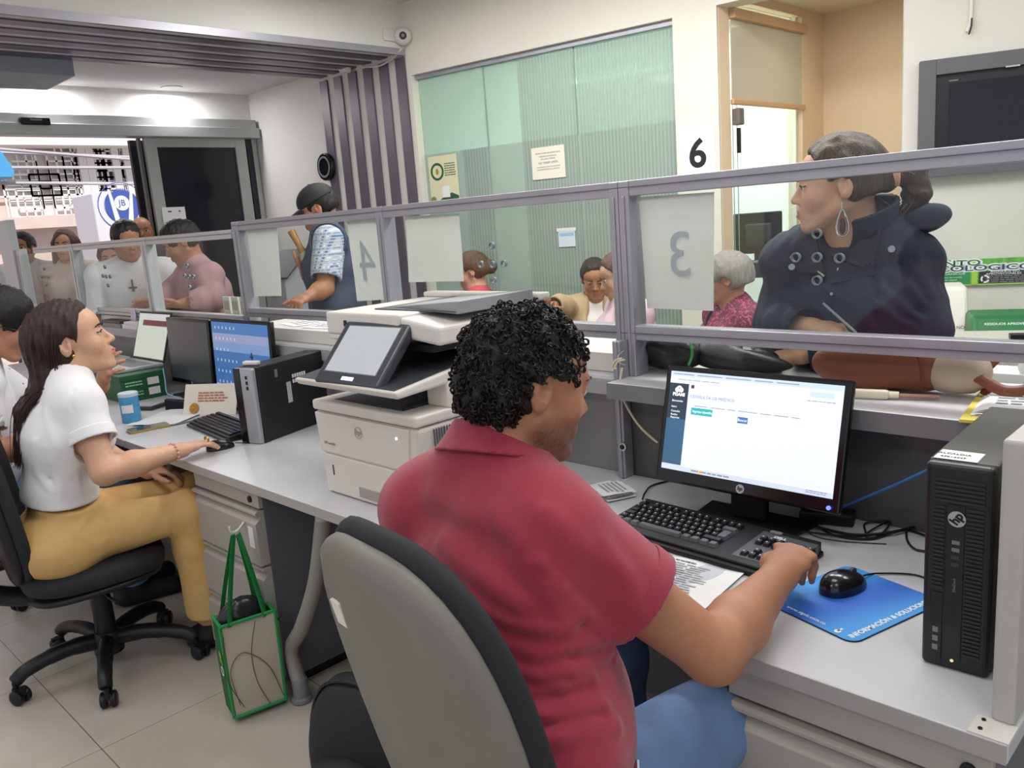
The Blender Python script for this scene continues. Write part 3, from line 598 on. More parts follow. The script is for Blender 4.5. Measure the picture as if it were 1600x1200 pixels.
def patch(sc_, Ms, sw_, sh_, items):
    # items: (name, x0, y0, x1, y1, material) in 0..1 from the top left
    for nm, x0, y0, x1, y1, m in items:
        M = Ms @ Matrix.Translation(((x0+x1)/2*sw_-sw_/2, sh_/2-(y0+y1)/2*sh_, .0008))
        rect(MB(), M, (x1-x0)*sw_, (y1-y0)*sh_, .0002).build(nm, m, sc_)
def em(name, col, e=.55): return mat(name, col, .4, emit=e)
tl, tr, bl_, br_ = (1045, 569), (1340, 590), (1022, 748), (1312, 808)
mt, sc_, Ms, sw_, sh_ = monitor('computer_monitor', 'black monitor showing a white web page with a teal button', (-.943, 1.643), .470, .288, 0, math.radians(14.5), scr, .821, round_logo, bez=(.016, .018, .013, .032), depth=.03)
e_nav = em('screen_navy', '33465a', .22); e_blue = em('screen_steel_blue', '3f6b8e', .3); e_teal = em('screen_teal', '35b0b6'); e_btn = em('screen_button_blue', '3a74c0'); e_tab = em('screen_tab', 'c3d6f5', .6); e_grey = em('screen_grey_text', '9aa2b2', .3); e_or = em('screen_orange', 'f3c795', .6); e_red = em('screen_maroon', '7a3a3a', .2); e_wh = em('screen_text_white', 'ffffff', .7)
patch(sc_, Ms, sw_, sh_, [('browser_tabs', 0, 0, 1, .05, e_tab), ('menu_column', 0, .12, .125, .48, e_nav), ('menu_column_lower', 0, .48, .125, .945, e_blue), ('teal_button', .155, .35, .29, .42, e_teal), ('search_button', .445, .385, .505, .445, e_btn), ('account_pill', .83, .075, .955, .125, e_tab), ('task_bar', 0, .95, 1, 1, em('screen_bar', 'cfdcf0')), ('task_icon', .235, .952, .268, .998, e_or), ('home_icon', .14, .125, .16, .16, e_red)])
def stext(s, x, y, size, m, align='LEFT', bold=0): text('screen_text', s, size, Ms @ Matrix.Translation((x*sw_-sw_/2, sh_/2-y*sh_, .0012)), m, sc_, align=align, ext=.0001, bold=bold)
stext('PISAMI', .065, .235, .012, e_wh, 'CENTER', .0003); stext('CONSULTA DE PREDIOS', .14, .24, .011, e_grey); stext('Buscar', .475, .415, .009, e_wh, 'CENTER'); stext('Ingrese identificacion', .165, .386, .0085, e_wh)
for i, (s, y) in enumerate((('Bienvenido', .30), ('Inicio', .36), ('Consulta', .405), ('Recibo', .44), ('Reportes', .47))): stext(s, .025, y, .007, e_wh)
mb = MB(); M0 = Ms @ Matrix.Translation((-.02*sw_, .17*sh_, .001)); lines(mb, M0, 1, .62*sw_, .0035, .0001, 3, .9); mb.build('page_sentence', e_grey, sc_); mb = MB(); M0 = Ms @ Matrix.Translation((-.08*sw_, .475*sh_, .0012)); lines(mb, M0, 1, .8*sw_, .005, .0001, 5); mb.build('tab_titles', e_grey, sc_); mb = MB(); lines(mb, Ms @ Matrix.Translation((-.3*sw_, .42*sh_, .0012)), 1, .3*sw_, .0035, .0001, 6); mb.build('address_text', e_grey, sc_); mb = MB(); lines(mb, Ms @ Matrix.Translation((-.18*sw_, -.475*sh_, .0012)), 1, .25*sw_, .008, .0001, 8); mb.build('task_bar_icons', e_grey, sc_); mb = MB(); lines(mb, Ms @ Matrix.Translation((.42*sw_, -.46*sh_, .0012)), 2, .12*sw_, .004, .0001, 9); mb.build('clock_text', e_grey, sc_); mb = MB(); lines(mb, Ms @ Matrix.Translation((.40*sw_, .34*sh_, .0012)), 1, .16*sw_, .0035, .0001, 9); mb.build('user_text', e_grey, sc_)
k = MB(); M_ = Ms @ Matrix.Translation((.065*sw_-sw_/2, sh_/2-.175*sh_, .001)); disc(k, M_, .0075, .003, .0002, 18); disc(k, M_ @ Matrix.Translation((.006, -.003, 0)), .006, .002, .0002, 18); disc(k, M_ @ Matrix.Translation((-.006, -.003, 0)), .006, .002, .0002, 18); k.build('page_emblem', e_wh, sc_)
MB().cyl((.212, .0, .094), (.212, -.004, .094), .0045).build('power_light', mat('led_blue', '4a57ff', emit=4), mt)
# wide black keyboard
def keyboard(label, c, rz, w, d, full=True, front_lip=True):
    t = thing('keyboard', label, 'keyboard', (c[0], c[1], .7405), rz)
    MB().prism([(-w/2, -d/2, 0), (w/2, -d/2, 0), (w/2, d/2, 0), (-w/2, d/2, 0)], (0, 0, .012)).build('tray', blk, t, bevel=.005)
    zt = lambda y: .017+.016*(y+d/2)/d
    def deck(x0, x1, y0, y1): return [(x0, y0, .010), (x1, y0, .010), (x1, y1, .010), (x0, y1, .010), (x0, y0, zt(y0)), (x1, y0, zt(y0)), (x1, y1, zt(y1)), (x0, y1, zt(y1))]
    MB().hexa(deck(-w/2+.004, w/2-.004, -d/2+.014, d/2-.004)).build('deck', mat('key_deck', '0e0e10', .5), t, bevel=.003)
    if not full:
        mb = MB(); kp = .019*w/.45
        for r in range(6):
            y = d/2-.018-r*kp*.98-(.006 if r else 0)
            for i in range(int((w-.02)/kp)): mb.box((-w/2+.012+i*kp, y-kp*.42, zt(y)), (-w/2+.012+i*kp+kp*.82, y+kp*.42, zt(y)+.006))
        mb.build('key_field', keycap, t, bevel=.001); return t
    MB().hexa([(v[0], v[1], v[2]+.0006) for v in deck(.108, .236, -.058, .07)]).build('side_deck', mat('key_deck_grey', '54565b', .4), t)
    sl_ = math.atan(.016/d); K_ = .0192
    proto = {}
    def key(x, y, kw=1, kh=1, m=keycap):
        g = (kw, kh, m.name)
        M = Matrix.Translation((x, y, zt(y)-.001)) @ Matrix.Rotation(sl_, 4, 'X')
        if g not in proto:
            a, b = K_*kw/2-.0012, K_*kh/2-.0012; k = MB(); ia, ib = a-.003, b-.003
            k.hexa([(-a, -b, 0), (a, -b, 0), (a, b, 0), (-a, b, 0), (-ia, -ib, .009), (ia, -ib, .009), (ia, ib+.001, .009), (-ia, ib+.001, .009)])
            o = k.build('key', m, t, bevel=.001)
            if m is keycap and kw < 1.5:
                q = MB(); q.cm = 0; q.box((-.0035, .0, .0091), (.000, .003, .0094)); lg = q.build('key_legend', legend, o)
            proto[g] = o; o.matrix_local = M
        else:
            o = proto[g].copy(); COL.objects.link(o); o.parent = t; o.matrix_local = M
            for ch in proto[g].children: c2 = ch.copy(); COL.objects.link(c2); c2.parent = o
    kg = mat('wide_key_plastic', '5d5f64', .3)
    x0 = -w/2+.014; y = .058
    xs = [0]+[2+i for i in range(4)]+[6.5+i for i in range(4)]+[11+i for i in range(4)]
    for i in xs: key(x0+K_*(i+.5), y)
    y -= K_*1.25
    for i in range(13): key(x0+K_*(i+.5), y)
    key(x0+K_*14, y, 2, 1, kg); y -= K_
    key(x0+K_*.75, y, 1.5)
    for i in range(12): key(x0+K_*(i+2), y)
    key(x0+K_*14.25, y-K_*.5, 1.4, 1.9, kg); y -= K_
    key(x0+K_*.87, y, 1.75)
    for i in range(12): key(x0+K_*(i+2.25), y)
    y -= K_; key(x0+K_*.62, y, 1.25)
    for i in range(11): key(x0+K_*(i+1.75), y)
    key(x0+K_*13.6, y, 2.6, 1, keycap); y -= K_
    for i, kw in ((.62, 1.25), (1.87, 1.25), (3.12, 1.25)): key(x0+K_*i, y, kw, 1, kg)
    key(x0+K_*6.9, y, 6.2, 1, kg)
    for i in (10.7, 11.95, 13.2, 14.4): key(x0+K_*i, y, 1.2, 1, kg)
    xc = .118+.012
    for r in range(2):
        for i in range(3): key(xc+K_*i, .058-K_*(1.25+r))
    for i in range(3): key(xc+K_*i, .058-K_*5.25)
    key(xc+K_, .058-K_*4.25)
    xn = xc+K_*3.6
    for r in range(4):
        for i in range(3): key(xn+K_*i, .058-K_*(1.25+r))
    MB().box((xc-.006, .066, zt(.07)), (xc+.022, .076, zt(.07)+.006)).build('media_button', mgrey, t, bevel=.002)
    text('maker_letters', 'DELL', .013, Matrix.Translation((xc+K_*1.4, .054, zt(.06)+.0012)) @ Matrix.Rotation(sl_, 4, 'X'), mat('letter_silver', 'e8e8ea', .3), t, bold=.0006)
    return t
keyboard('wide black keyboard with silver space bar on the near desk', (-.965, 1.525), math.radians(-3), .475, .185)
# mouse mat and mouse
def rrect(x0, y0, x1, y1, r, n=6):
    P = []
    for cx, cy, a in ((x1-r, y1-r, 0), (x0+r, y1-r, 90), (x0+r, y0+r, 180), (x1-r, y0+r, 270)):
        for k in range(n+1): q = math.radians(a+90*k/n); P.append((cx+r*math.cos(q), cy+r*math.sin(q), 0))
    return P
mp = thing('mouse_mat', 'blue mouse mat with white slogan lettering on the near desk', 'mouse mat', (-.597, 1.435, .7405), math.radians(-15.5))
mm_ = mat('mat_blue', '2f7fd2', .55); nt = mm_.node_tree; b = nt.nodes['Principled BSDF']; tc = nt.nodes.new('ShaderNodeTexCoord'); gn = nt.nodes.new('ShaderNodeTexWave'); gn.inputs['Scale'].default_value = 1.6; gn.inputs['Distortion'].default_value = 3; gn.inputs['Detail'].default_value = 1; cr_ = nt.nodes.new('ShaderNodeValToRGB'); cr_.color_ramp.elements[0].color = lin('1f5fc4'); cr_.color_ramp.elements[1].color = lin('3f9ae4'); nt.links.new(tc.outputs['Object'], gn.inputs[0]); nt.links.new(gn.outputs[0], cr_.inputs[0]); nt.links.new(cr_.outputs[0], b.inputs['Base Color'])
MB().prism(rrect(-.105, -.125, .105, .125, .022), (0, 0, .002)).build('mat_base', blk_soft, mp); MB().prism([(x, y, .002) for x, y, _ in rrect(-.1045, -.1245, .1045, .1245, .022)], (0, 0, .001)).build('printed_top', mm_, mp)
Mr = Matrix.Translation((.088, -.003, .0032)) @ Matrix.Rotation(math.radians(90), 4, 'Z')
text('slogan', 'INFORMACIÓN & SOLUCIONES', .0155, Mr, sign_w, mp, bold=.0004); text('web_address', 'www.sigsis.com.co', .0115, Matrix.Translation((-.01, -.108, .0032)) @ Matrix.Rotation(math.pi, 4, 'Z') @ Matrix.Rotation(math.pi, 4, 'Z'), sign_w, mp)
k = MB(); disc(k, Matrix.Translation((.062, -.112, .0032)), .006, 0, .0003); k.box((.060, -.112, .0032), (.0635, -.099, .0035)); k.build('hand_pointer', sign_w, mp)
def mouse(label, c, rz, s=1, cable=None):
    t = thing('computer_mouse', label, 'mouse', c, rz)
    def fn(u, v):
        a = 2*math.pi*v; e = math.sin(u*math.pi/2); x, y = sup(a, .031*s, .054*s, 2.5); z = .036*s*math.cos(u*math.pi/2)**.8*(1-.25*(y/.054)*e)+.001; return (x*e*(1+.08*math.cos(a*2)), y*e, z if u < 1 else 0.0)
    MB().grid(fn, 14, 36).build('shell', mat('mouse_black', '101014', .22, coat=.3), t, smooth=1)
    MB().cyl((-.003, .03*s, .026*s), (.003, .03*s, .026*s), .008).build('scroll_wheel', dgrey, t)
    if cable: P = [np.array(q)-np.array(c) for q in cable]; R = Matrix.Rotation(-rz, 4, 'Z'); MB().tube(smoothpath([R @ V3(q) for q in P]), .0018, 7).build('cable', blk, t, smooth=1)
    return t
mc = (-.628, 1.474, .7437)
mouse('black shiny mouse resting on the blue mat', mc, math.radians(-14), 1, [(-.613, 1.53, .752), (-.60, 1.575, .744), (-.535, 1.61, .743), (-.47, 1.565, .743), (-.43, 1.52, .743)])
# near computer tower
def tower(label, c, rz, w, d, h, body, front, stripe=None):
    t = thing('desktop_computer', label, 'computer', c, rz)
    MB().box((-w/2, 0, 0), (w/2, d, h)).build('case', body, t, bevel=.004)
    MB().box((-w/2, -.022, 0), (w/2, -.0005, h)).build('front_bezel', front, t, bevel=.008, seg=3)
    return t
tw = tower('tall black desktop computer with round silver logo at the right of the near desk', (-.379, 1.322, .7405), math.radians(2.5), .096, .37, .338, mat('case_olive_grey', '4b4a45', .45), mat('tower_front', '17171b', .4))
gr_ = mat('grille_black', '26262b', .5)
for z0, z1, xa, xb in ((.278, .322, -.034, .036), (.03, .277, .012, .036), (.135, .277, -.034, -.018)):
    k = MB()
    n_ = int((z1-z0)/.0066)
    for i in range(n_): k.box((xa, -.0245, z0+i*.0066), (xb, -.0215, z0+i*.0066+.0036))
    k.build('grille', gr_, tw)
MB().box((-.016, -.0238, .02), (.010, -.0218, .275)).build('centre_strip', blk_gl, tw, bevel=.001)
MB().box((-.036, -.0238, .012), (-.018, -.0218, .128)).build('drive_door', blk_gl, tw, bevel=.001)
for i, z in enumerate((.212, .2, .188, .176)): MB().box((-.007, -.0248, z), (.004, -.0236, z+.006)).build('port', mgrey if i < 2 else dgrey, tw)
for i, z in enumerate((.03, .045, .06)): MB().box((-.031, -.0245, z), (-.023, -.0236, z+.009)).build('drive_sticker', mgrey, tw)
MB().cyl((-.002, -.0236, .018), (-.002, -.0246, .018), .0026, n=10).build('power_light', mat('led_warm', 'e6d7a0', emit=.6), tw)
Ml = Matrix.Translation((-.001, -.0240, .253)) @ Matrix.Rotation(math.pi/2, 4, 'X'); k = MB(); disc(k, Ml, .0125, 0, .0012, 28); lg = k.build('round_logo', MATS['logo_silver'], tw)
text('logo_letters', 'hp', .019, Ml @ Matrix.Translation((0, .001, .0014)) @ Matrix.Rotation(math.radians(60), 4, 'Z'), blk, lg, bold=.0007)
text('maker_letters', 'EliteDesk', .006, Matrix.Translation((-.002, -.0239, .145)) @ Matrix.Rotation(math.pi/2, 4, 'X') @ Matrix.Rotation(math.pi/2, 4, 'Z'), mgrey, tw)
st = MB().box((-.043, .0, .3382), (.018, .05, .3385)).build('asset_label', paper, tw)
text('label_print', 'ALCALDIA', .010, Matrix.Translation((-.02, .03, .3387)), ink_dk, st); text('label_print', '07014447', .009, Matrix.Translation((-.018, .012, .3387)), ink_dk, st)
# papers on the desk
def sheet(name, label, c, rz, w, h, m=paper, rows=0, seed=1, z=.7407, curl=.0, group=None, cat='paper', head=None):
    t = thing(name, label, cat, (c[0], c[1], z), rz, group)
    def fn(u, v): x, y = (u-.5)*w, (v-.5)*h; return (x, y, .0006+curl*(max(0, (u-.75))*4)**2+.0008*math.sin(u*9)*math.sin(v*7+seed)+.0008)
    MB().grid(fn, 12, 12, .0004).build('sheet', m, t)
    if rows:
        k = MB(); lines(k, Matrix.Translation((0, h*.36, .0026)), rows, w*.84, h*.72/rows, .0001, seed); k.build('printing', mat('faint_ink', 'a2a5ac', .8), t)
    if head: text('heading', head, .0075, Matrix.Translation((0, h*.42, .0026)), ink, t)
    return t
sheet('document', 'grey printed form lying in front of the wide keyboard', (-.955, 1.325), math.radians(4), .25, .20, mat('form_grey', 'c5c8ce', .8), 15, 3, head='SECRETARIA DE HACIENDA'); sheet('document', 'white sheet with a curled edge under the grey printed form', (-.94, 1.32), math.radians(6), .28, .216, paper, 0, 4, z=.7405, curl=.004)
for i in range(7):
    sheet('receipt', ('topmost printed receipt in the small pile by the upright post' if i == 6 else 'white receipt layered within the small pile by the upright post'), (-1.345+.012*math.sin(i*2.2), 1.672+.010*math.cos(i*1.7), ), math.radians(-25+16*math.sin(i*3.1)), .10, .085, paper, 5 if i == 6 else 0, i, z=.7405+.0032*i, group='pile of receipts')
# cables behind the near monitor
def cable(name, label, pts, r, m, cat='cable', n=7):
    a = np.array(pts[0]); o = MB().tube(smoothpath([np.array(p)-a for p in pts], 10), r, n).build(name, m, None, smooth=1); o.location = a; return tag(o, label, cat)
def dz(*P): return [tuple(onz(x, y, z)) for x, y, z in P]
cable('network_cable', 'blue network cable running from the tall computer to the near monitor', [tuple(ony(1455, 732, 1.62)), tuple(ony(1400, 757, 1.70)), tuple(ony(1320, 790, 1.76)), tuple(ony(1290, 800, 1.78))], .003, mat('cable_blue', '2f6fb4', .5))
cable('power_cable', 'thick black cable drooping from the monitor to the tall computer', dz((1265, 820, .75), (1330, 835, .744), (1390, 832, .75), (1442, 820, .745)), .0035, blk)
cable('power_cable', 'black cable lying flat in a wide bend behind the mouse', dz((1265, 812, .744), (1300, 835, .744), (1360, 842, .744), (1410, 828, .744), (1450, 838, .744)), .0026, blk)
cable('signal_cable', 'looped black cable between the near monitor and the computer', dz((1250, 830, .75), (1345, 838, .744), (1352, 818, .744), (1390, 815, .75), (1372, 838, .744), (1352, 835, .744), (1400, 812, .75), (1460, 822, .744)), .0022, blk)
cable('signal_cable', 'black cable curling down beside the tall computer', dz((1416, 832, .744), (1418, 845, .744), (1430, 858, .744), (1452, 862, .744)), .0024, blk)
cable('keyboard_cable', 'black cable leaving the left end of the wide keyboard', dz((1004, 780, .757), (1008, 770, .752), (1020, 758, .744), (1060, 748, .744)), .0024, blk)
cable('thin_cable', 'thin grey cable lying behind the wide keyboard', dz((1262, 815, .742), (1268, 835, .742), (1310, 845, .742), (1385, 850, .742)), .0014, dgrey)
pb = thing('power_adapter', 'black power adapter behind the monitor foot', 'adapter', (-.80, 1.79, .7405), .3); MB().box((-.06, -.025, 0), (.06, .025, .03)).build('brick', blk, pb, bevel=.006)
# ------------------------------------------------------------------ printer
pr = thing('printer', 'large white office printer with a tilted touch screen', 'printer', (-1.86, 1.25, .7405)); o_ = (-1.86, 1.25, .7405); Z0 = .7405
def P_(lo, hi): return MB((0, 0, 0)).box(tuple(np.array(lo)-np.array(o_)), tuple(np.array(hi)-np.array(o_)))
xa, xb, ya, yb = -2.09, -1.615, 1.25, 1.74
MB(o_).hexa([(xa+.035, ya+.005, Z0), (xb-.035, ya+.005, Z0), (xb-.035, yb, Z0), (xa+.035, yb, Z0), (xa, ya, .985), (xb, ya, .985), (xb, yb, .985), (xa, yb, .985)]).build('body', wplast2, pr, bevel=.012, seg=3)
MB(o_).hexa([(xa+.026, ya-.002, .745), (xb-.06, ya-.002, .745), (xb-.06, ya+.02, .745), (xa+.026, ya+.02, .745), (xa+.022, ya-.003, .86), (xb-.045, ya-.003, .86), (xb-.045, ya+.02, .86), (xa+.022, ya+.02, .86)]).build('paper_tray', wplast2, pr, bevel=.003)
MB(o_).box((-1.90, ya-.0055, .755), (-1.72, ya+.005, .785)).build('tray_pull', mat('pull_shadow', '9d978e', .5), pr, bevel=.003)
MB(o_).hexa([(xa+.018, ya-.004, .865), (xb-.05, ya-.004, .865), (xb-.05, ya+.02, .865), (xa+.018, ya+.02, .865), (xa+.006, ya-.005, .982), (xb-.03, ya-.005, .982), (xb-.03, ya+.02, .982), (xa+.006, ya+.02, .982)]).build('front_door', wplast2, pr, bevel=.004)
MB(o_).box((xa, ya-.006, .988), (xb+.002, yb, 1.018)).build('output_deck', wplast2, pr, bevel=.008, seg=3)
MB(o_).hexa([(-2.02, 1.275, 1.0185), (-1.70, 1.275, 1.0185), (-1.70, 1.55, 1.0185), (-2.02, 1.55, 1.0185), (-2.0, 1.285, 1.021), (-1.72, 1.285, 1.027), (-1.72, 1.55, 1.04), (-2.0, 1.55, 1.03)]).build('output_bin', dgrey, pr)
MB(o_).box((xa, 1.56, 1.018), (xb, yb, 1.12)).build('rear_column', wplast2, pr); MB(o_).box((-1.70, 1.36, 1.018), (xb, 1.565, 1.10)).build('side_column', wplast2, pr, bevel=.004)
MB(o_).hexa([(xa+.01, 1.20, 1.072), (xb, 1.20, 1.072), (xb, yb, 1.10), (xa+.01, yb, 1.10), (xa+.01, 1.19, 1.092), (xb, 1.19, 1.092), (xb, yb, 1.165), (xa+.01, yb, 1.165)]).build('upper_deck', wplast2, pr, bevel=.008, seg=3)
MB(o_).hexa([(xa+.02, 1.20, 1.0925), (xb-.012, 1.20, 1.0925), (xb-.012, yb-.02, 1.164), (xa+.02, yb-.02, 1.164), (xa+.02, 1.20, 1.0945), (xb-.012, 1.20, 1.0945), (xb-.012, yb-.02, 1.167), (xa+.02, yb-.02, 1.167)]).build('dark_inlay', mat('inlay_grey', '3c3f45', .4), pr)
MB(o_).box((xa+.03, 1.40, 1.16), (-1.76, yb-.02, 1.205)).build('scanner_hinge', dgrey, pr); 
MB(o_).box((xa, 1.325, 1.198), (-1.745, yb, 1.262)).build('scanner_lid', wplast2, pr, bevel=.006, seg=3); MB(o_).box((xa+.004, 1.327, 1.182), (-1.745, yb, 1.198)).build('scanner_base', wplast2, pr, bevel=.004)
MB(o_).hexa([(-1.75, 1.33, 1.20), (xb+.02, 1.33, 1.185), (xb+.02, yb, 1.185), (-1.75, yb, 1.20), (-1.75, 1.33, 1.255), (xb+.02, 1.33, 1.235), (xb+.02, yb, 1.235), (-1.75, yb, 1.255)]).build('feeder_shell', wplast2, pr, bevel=.01, seg=3)
MB(o_).box((-1.95, 1.40, 1.2622), (-1.60, yb-.045, 1.2655)).build('feeder_recess', mat('recess_grey', '43464c', .4), pr)
MB(o_).hexa([(-1.90, 1.43, 1.263), (-1.59, 1.40, 1.258), (-1.59, yb-.06, 1.258), (-1.90, yb-.06, 1.263), (-1.90, 1.43, 1.268), (-1.59, 1.40, 1.292), (-1.59, yb-.06, 1.292), (-1.90, yb-.06, 1.268)]).build('feeder_tray', mat('tray_grey', '8f9194', .4), pr, bevel=.003)
MB(o_).box((xa, yb-.045, 1.262), (-1.58, yb, 1.278)).build('feeder_ridge', wplast2, pr, bevel=.005)
MB(o_).box((-1.74, 1.34, 1.166), (xb-.015, 1.70, 1.184)).build('scan_bed_gap', blk, pr)
Mp = frame((-1.835, 1.195, 1.098), (1, .04, 0), y=(0, .68, .73))
MB(o_).box((-.138, -.004, -.03), (.138, .196, 0), Mp).build('touch_panel', mat('panel_bezel', '3d4048', .3), pr, bevel=.008, seg=3); 
MB(o_).box((-.112, .028, .0), (.112, .18, .0012), Mp).build('panel_trim', chrome, pr); sc2 = MB(o_).box((-.108, .031, .0012), (.108, .177, .002), Mp).build('touch_screen', mat('touch_glass', 'aeb2b6', .08, emit=.22, ecol='d5dadc'), pr)
MB(o_).box((-.02, .008, .0), (.028, .018, .001), Mp).build('glow_logo', mat('panel_glow', 'cfc4ff', emit=3), pr)
MB(o_).hexa([(-1.9, 1.21, 1.094), (-1.77, 1.21, 1.094), (-1.77, 1.29, 1.10), (-1.9, 1.29, 1.10), (-1.9, 1.23, 1.12), (-1.77, 1.23, 1.12), (-1.77, 1.29, 1.18), (-1.9, 1.29, 1.18)]).build('panel_arm', dgrey, pr)
k = MB(o_)
for i in range(8): k.box((xb+.0005, 1.30+.009*i, .93), (xb+.0025, 1.304+.009*i, .975))
k.build('side_vent', mat('vent_dark', '55555a', .5), pr); k = MB(o_)
for i in range(34): k.box((xb-.001, 1.30+.0095*i, .82), (xb+.002, 1.3035+.0095*i, .978))
k.build('side_ribs', wplast2, pr)
Ml = frame((-1.87, ya-.0062, .945), (1, 0, 0), n=(0, -1, 0)); k = MB(o_); disc(k, Ml, .017, .0155, .0008, 28); k.build('round_logo', MATS['pull_shadow'], pr); text('logo_letters', 'hp', .024, Ml @ Matrix(((1, .2, 0, 0), (0, 1, 0, .001), (0, 0, 1, 0), (0, 0, 0, 1))), MATS['pull_shadow'], pr, org=o_)
text('maker_letters', 'HP LaserJet', .012, frame((-2.02, ya-.0058, .895), (1, 0, 0), n=(0, -1, 0)), MATS['pull_shadow'], pr, org=o_)
MB(o_).box((-2.022, ya-.0045, .80), (-2.018, ya-.002, .83)).build('paper_gauge', dgrey, pr)
MB(o_).cyl((-1.70, ya-.004, .952), (-1.70, ya-.0062, .952), .003).build('power_light', mat('led_white', 'ffffff', emit=5), pr)
k = MB(o_).box((-2.0, 1.3235, 1.223), (-1.985, 1.3252, 1.24)); k.build('maker_mark', blk, pr); text('maker_letters', 'equipo', .009, frame((-1.965, 1.3245, 1.229), (1, 0, 0), n=(0, -1, 0)), ink, pr, org=o_)
# ------------------------------------------------------------------ left desk things
tw2 = tower('black desktop computer with white stickers standing by the printer', (-2.817, 1.425, .7405), math.radians(17), .094, .37, .285, mat('case_black', '1c1d21', .5), mat('silver_front', 'a9abb2', .35, metal=.4))
MB().box((-.047, -.024, .0), (-.012, -.0005, .283)).build('bezel_dark', blk_gl, tw2, bevel=.003)
for z in (.245, .225, .205): MB().box((.012, -.0245, z), (.02, -.0218, z+.012)).build('port', blk, tw2)
k = MB()
for i in range(12): k.box((.0472, .18+.013*(i % 6), .19+.02*(i//6)), (.0478, .189+.013*(i % 6), .204+.02*(i//6)))
k.build('seal_sticker', paper, tw2); k = MB()
for i in range(5): k.box((.0472, .145+.005*i, .12), (.0478, .1475+.005*i, .2))
k.build('barcode_sticker', paper, tw2); MB().box((.0472, .09, .23), (.0478, .105, .26)).build('case_badge', mgrey, tw2)
k = MB(); disc(k, Matrix.Translation((-.0, .32, .2852)), .014, .010, .001); k.build('top_badge', dgrey, tw2)
wcl = thing('clip', 'small white clip lying on the black computer beside the printer', 'clip', (-2.84, 1.46, 1.0262), .4); MB().box((-.035, -.012, 0), (.035, .012, .016)).build('body', wplast, wcl, bevel=.006)
wall_m = mat('wallpaper_blue', '3f75b8', .3, emit=.32, ecol='3c73b8')
def mon2(label, l, r_, w, h, screen, y=1.72, rz=.0, tilt=.05, z0=.797, **kw):
    return monitor('computer_monitor', label, ((l+r_)/2, y), w, h, rz, tilt, screen, z0, round_logo, bez=(.015, .015, .015, .025), **kw)
mt2, s2, M2, w2_, h2_ = mon2('black monitor showing a blue sky and sea wallpaper', -3.73, -3.17, .545, .34, wall_m)
patch(s2, M2, w2_, h2_, [('sky_band', 0, .0, 1, .17, em('sky_blue', '4a7fc0', .3)), ('cloud_band', 0, .17, 1, .30, em('pink_cloud', '98a0c8', .36)), ('haze_band', 0, .30, 1, .44, em('pale_haze', '7d9ccb', .36)), ('task_bar', 0, .955, 1, 1, em('bar_grey', 'b9c6d8', .4))])
ic = MB().box((-.004, -.006, 0), (.004, .006, .0002)).build('desktop_icon', em('icon_pale', 'c3d2e8', .4), s2)
for r_ in range(6):
    for i in range(6):
        if r_ in (2, 4) and i > 3: continue
        q = ic if r_ == i == 0 else ic.copy(); q.matrix_local = M2 @ Matrix.Translation((-w2_/2+.035+.036*i, h2_/2-.025-.05*r_, .001))
        if q is not ic: COL.objects.link(q); q.parent = s2
k = MB(); cx, cy = .1, -.05
for i in range(6): k.box((cx-.045+.012*abs(i-2.5), cy-.05+.02*i, .001), (cx+.045-.012*abs(i-2.5), cy-.04+.02*i, .0013), M2)
k.box((cx-.006, cy-.05, .001), (cx+.006, cy+.075, .0013), M2); k.build('wallpaper_island', em('wallpaper_dark', '2b3a55', .1), s2)
mon2('black monitor with a dark grey blank screen beside the laptop', -4.24, -3.72, .47, .33, mat('blank_screen', '3d4246', .25, emit=.06, ecol='5c6266'))
# laptop on green paper boxes
bx = thing('paper_box', 'green printed paper box under the open laptop', 'box', (-4.38, 1.45, .7405), .0); gb = mat('box_green', '1c5a34', .5, var=.1, vscale=12)
MB().box((-.25, 0, 0), (.21, .22, .105)).build('carton', gb, bx, bevel=.003); MB().box((-.254, -.004, .105), (.214, .222, .133)).build('lid', gb, bx, bevel=.003)
for z in (.02, .07): MB().box((.2105, .13, z), (.2152, .185, z+.035)).build('barcode_label', paper, bx); lines_ = MB(); lines(lines_, frame((.2148, .065, z+.025), (0, 1, 0), n=(1, 0, 0)), 2, .09, .014, .0004, 4); lines_.build('box_print', mat('box_print_pale', '9fcfae', .6), bx)
lp = thing('laptop', 'open silver laptop with a pale screen on the green box', 'laptop', (-4.465, 1.475, .8742), .0)
MB().box((-.22, -.0, 0), (.19, .24, .017)).build('base', alu_pale, lp, bevel=.004); MB().box((-.19, .09, .017), (.16, .2, .0182)).build('key_area', mgrey, lp)
Ml = Matrix.Translation((-.015, .24, .016)) @ Matrix.Rotation(math.radians(72), 4, 'X'); MB().box((-.205, 0, -.008), (.205, .262, 0), Ml).build('lid', blk, lp, bevel=.004)
sl2 = MB().box((-.193, .012, 0), (.193, .25, .0008), Ml).build('screen', mat('laptop_screen', 'c3cdc0', .3, emit=.42, ecol='cfd8cb'), lp); MB().box((-.13, .185, .0009), (.19, .215, .0014), Ml).build('screen_banner', em('banner_maroon', '7a3038', .2), sl2); MB().box((-.193, .22, .0009), (.193, .25, .0014), Ml).build('screen_toolbar', em('toolbar_grey', 'd0d4d2', .4), sl2)
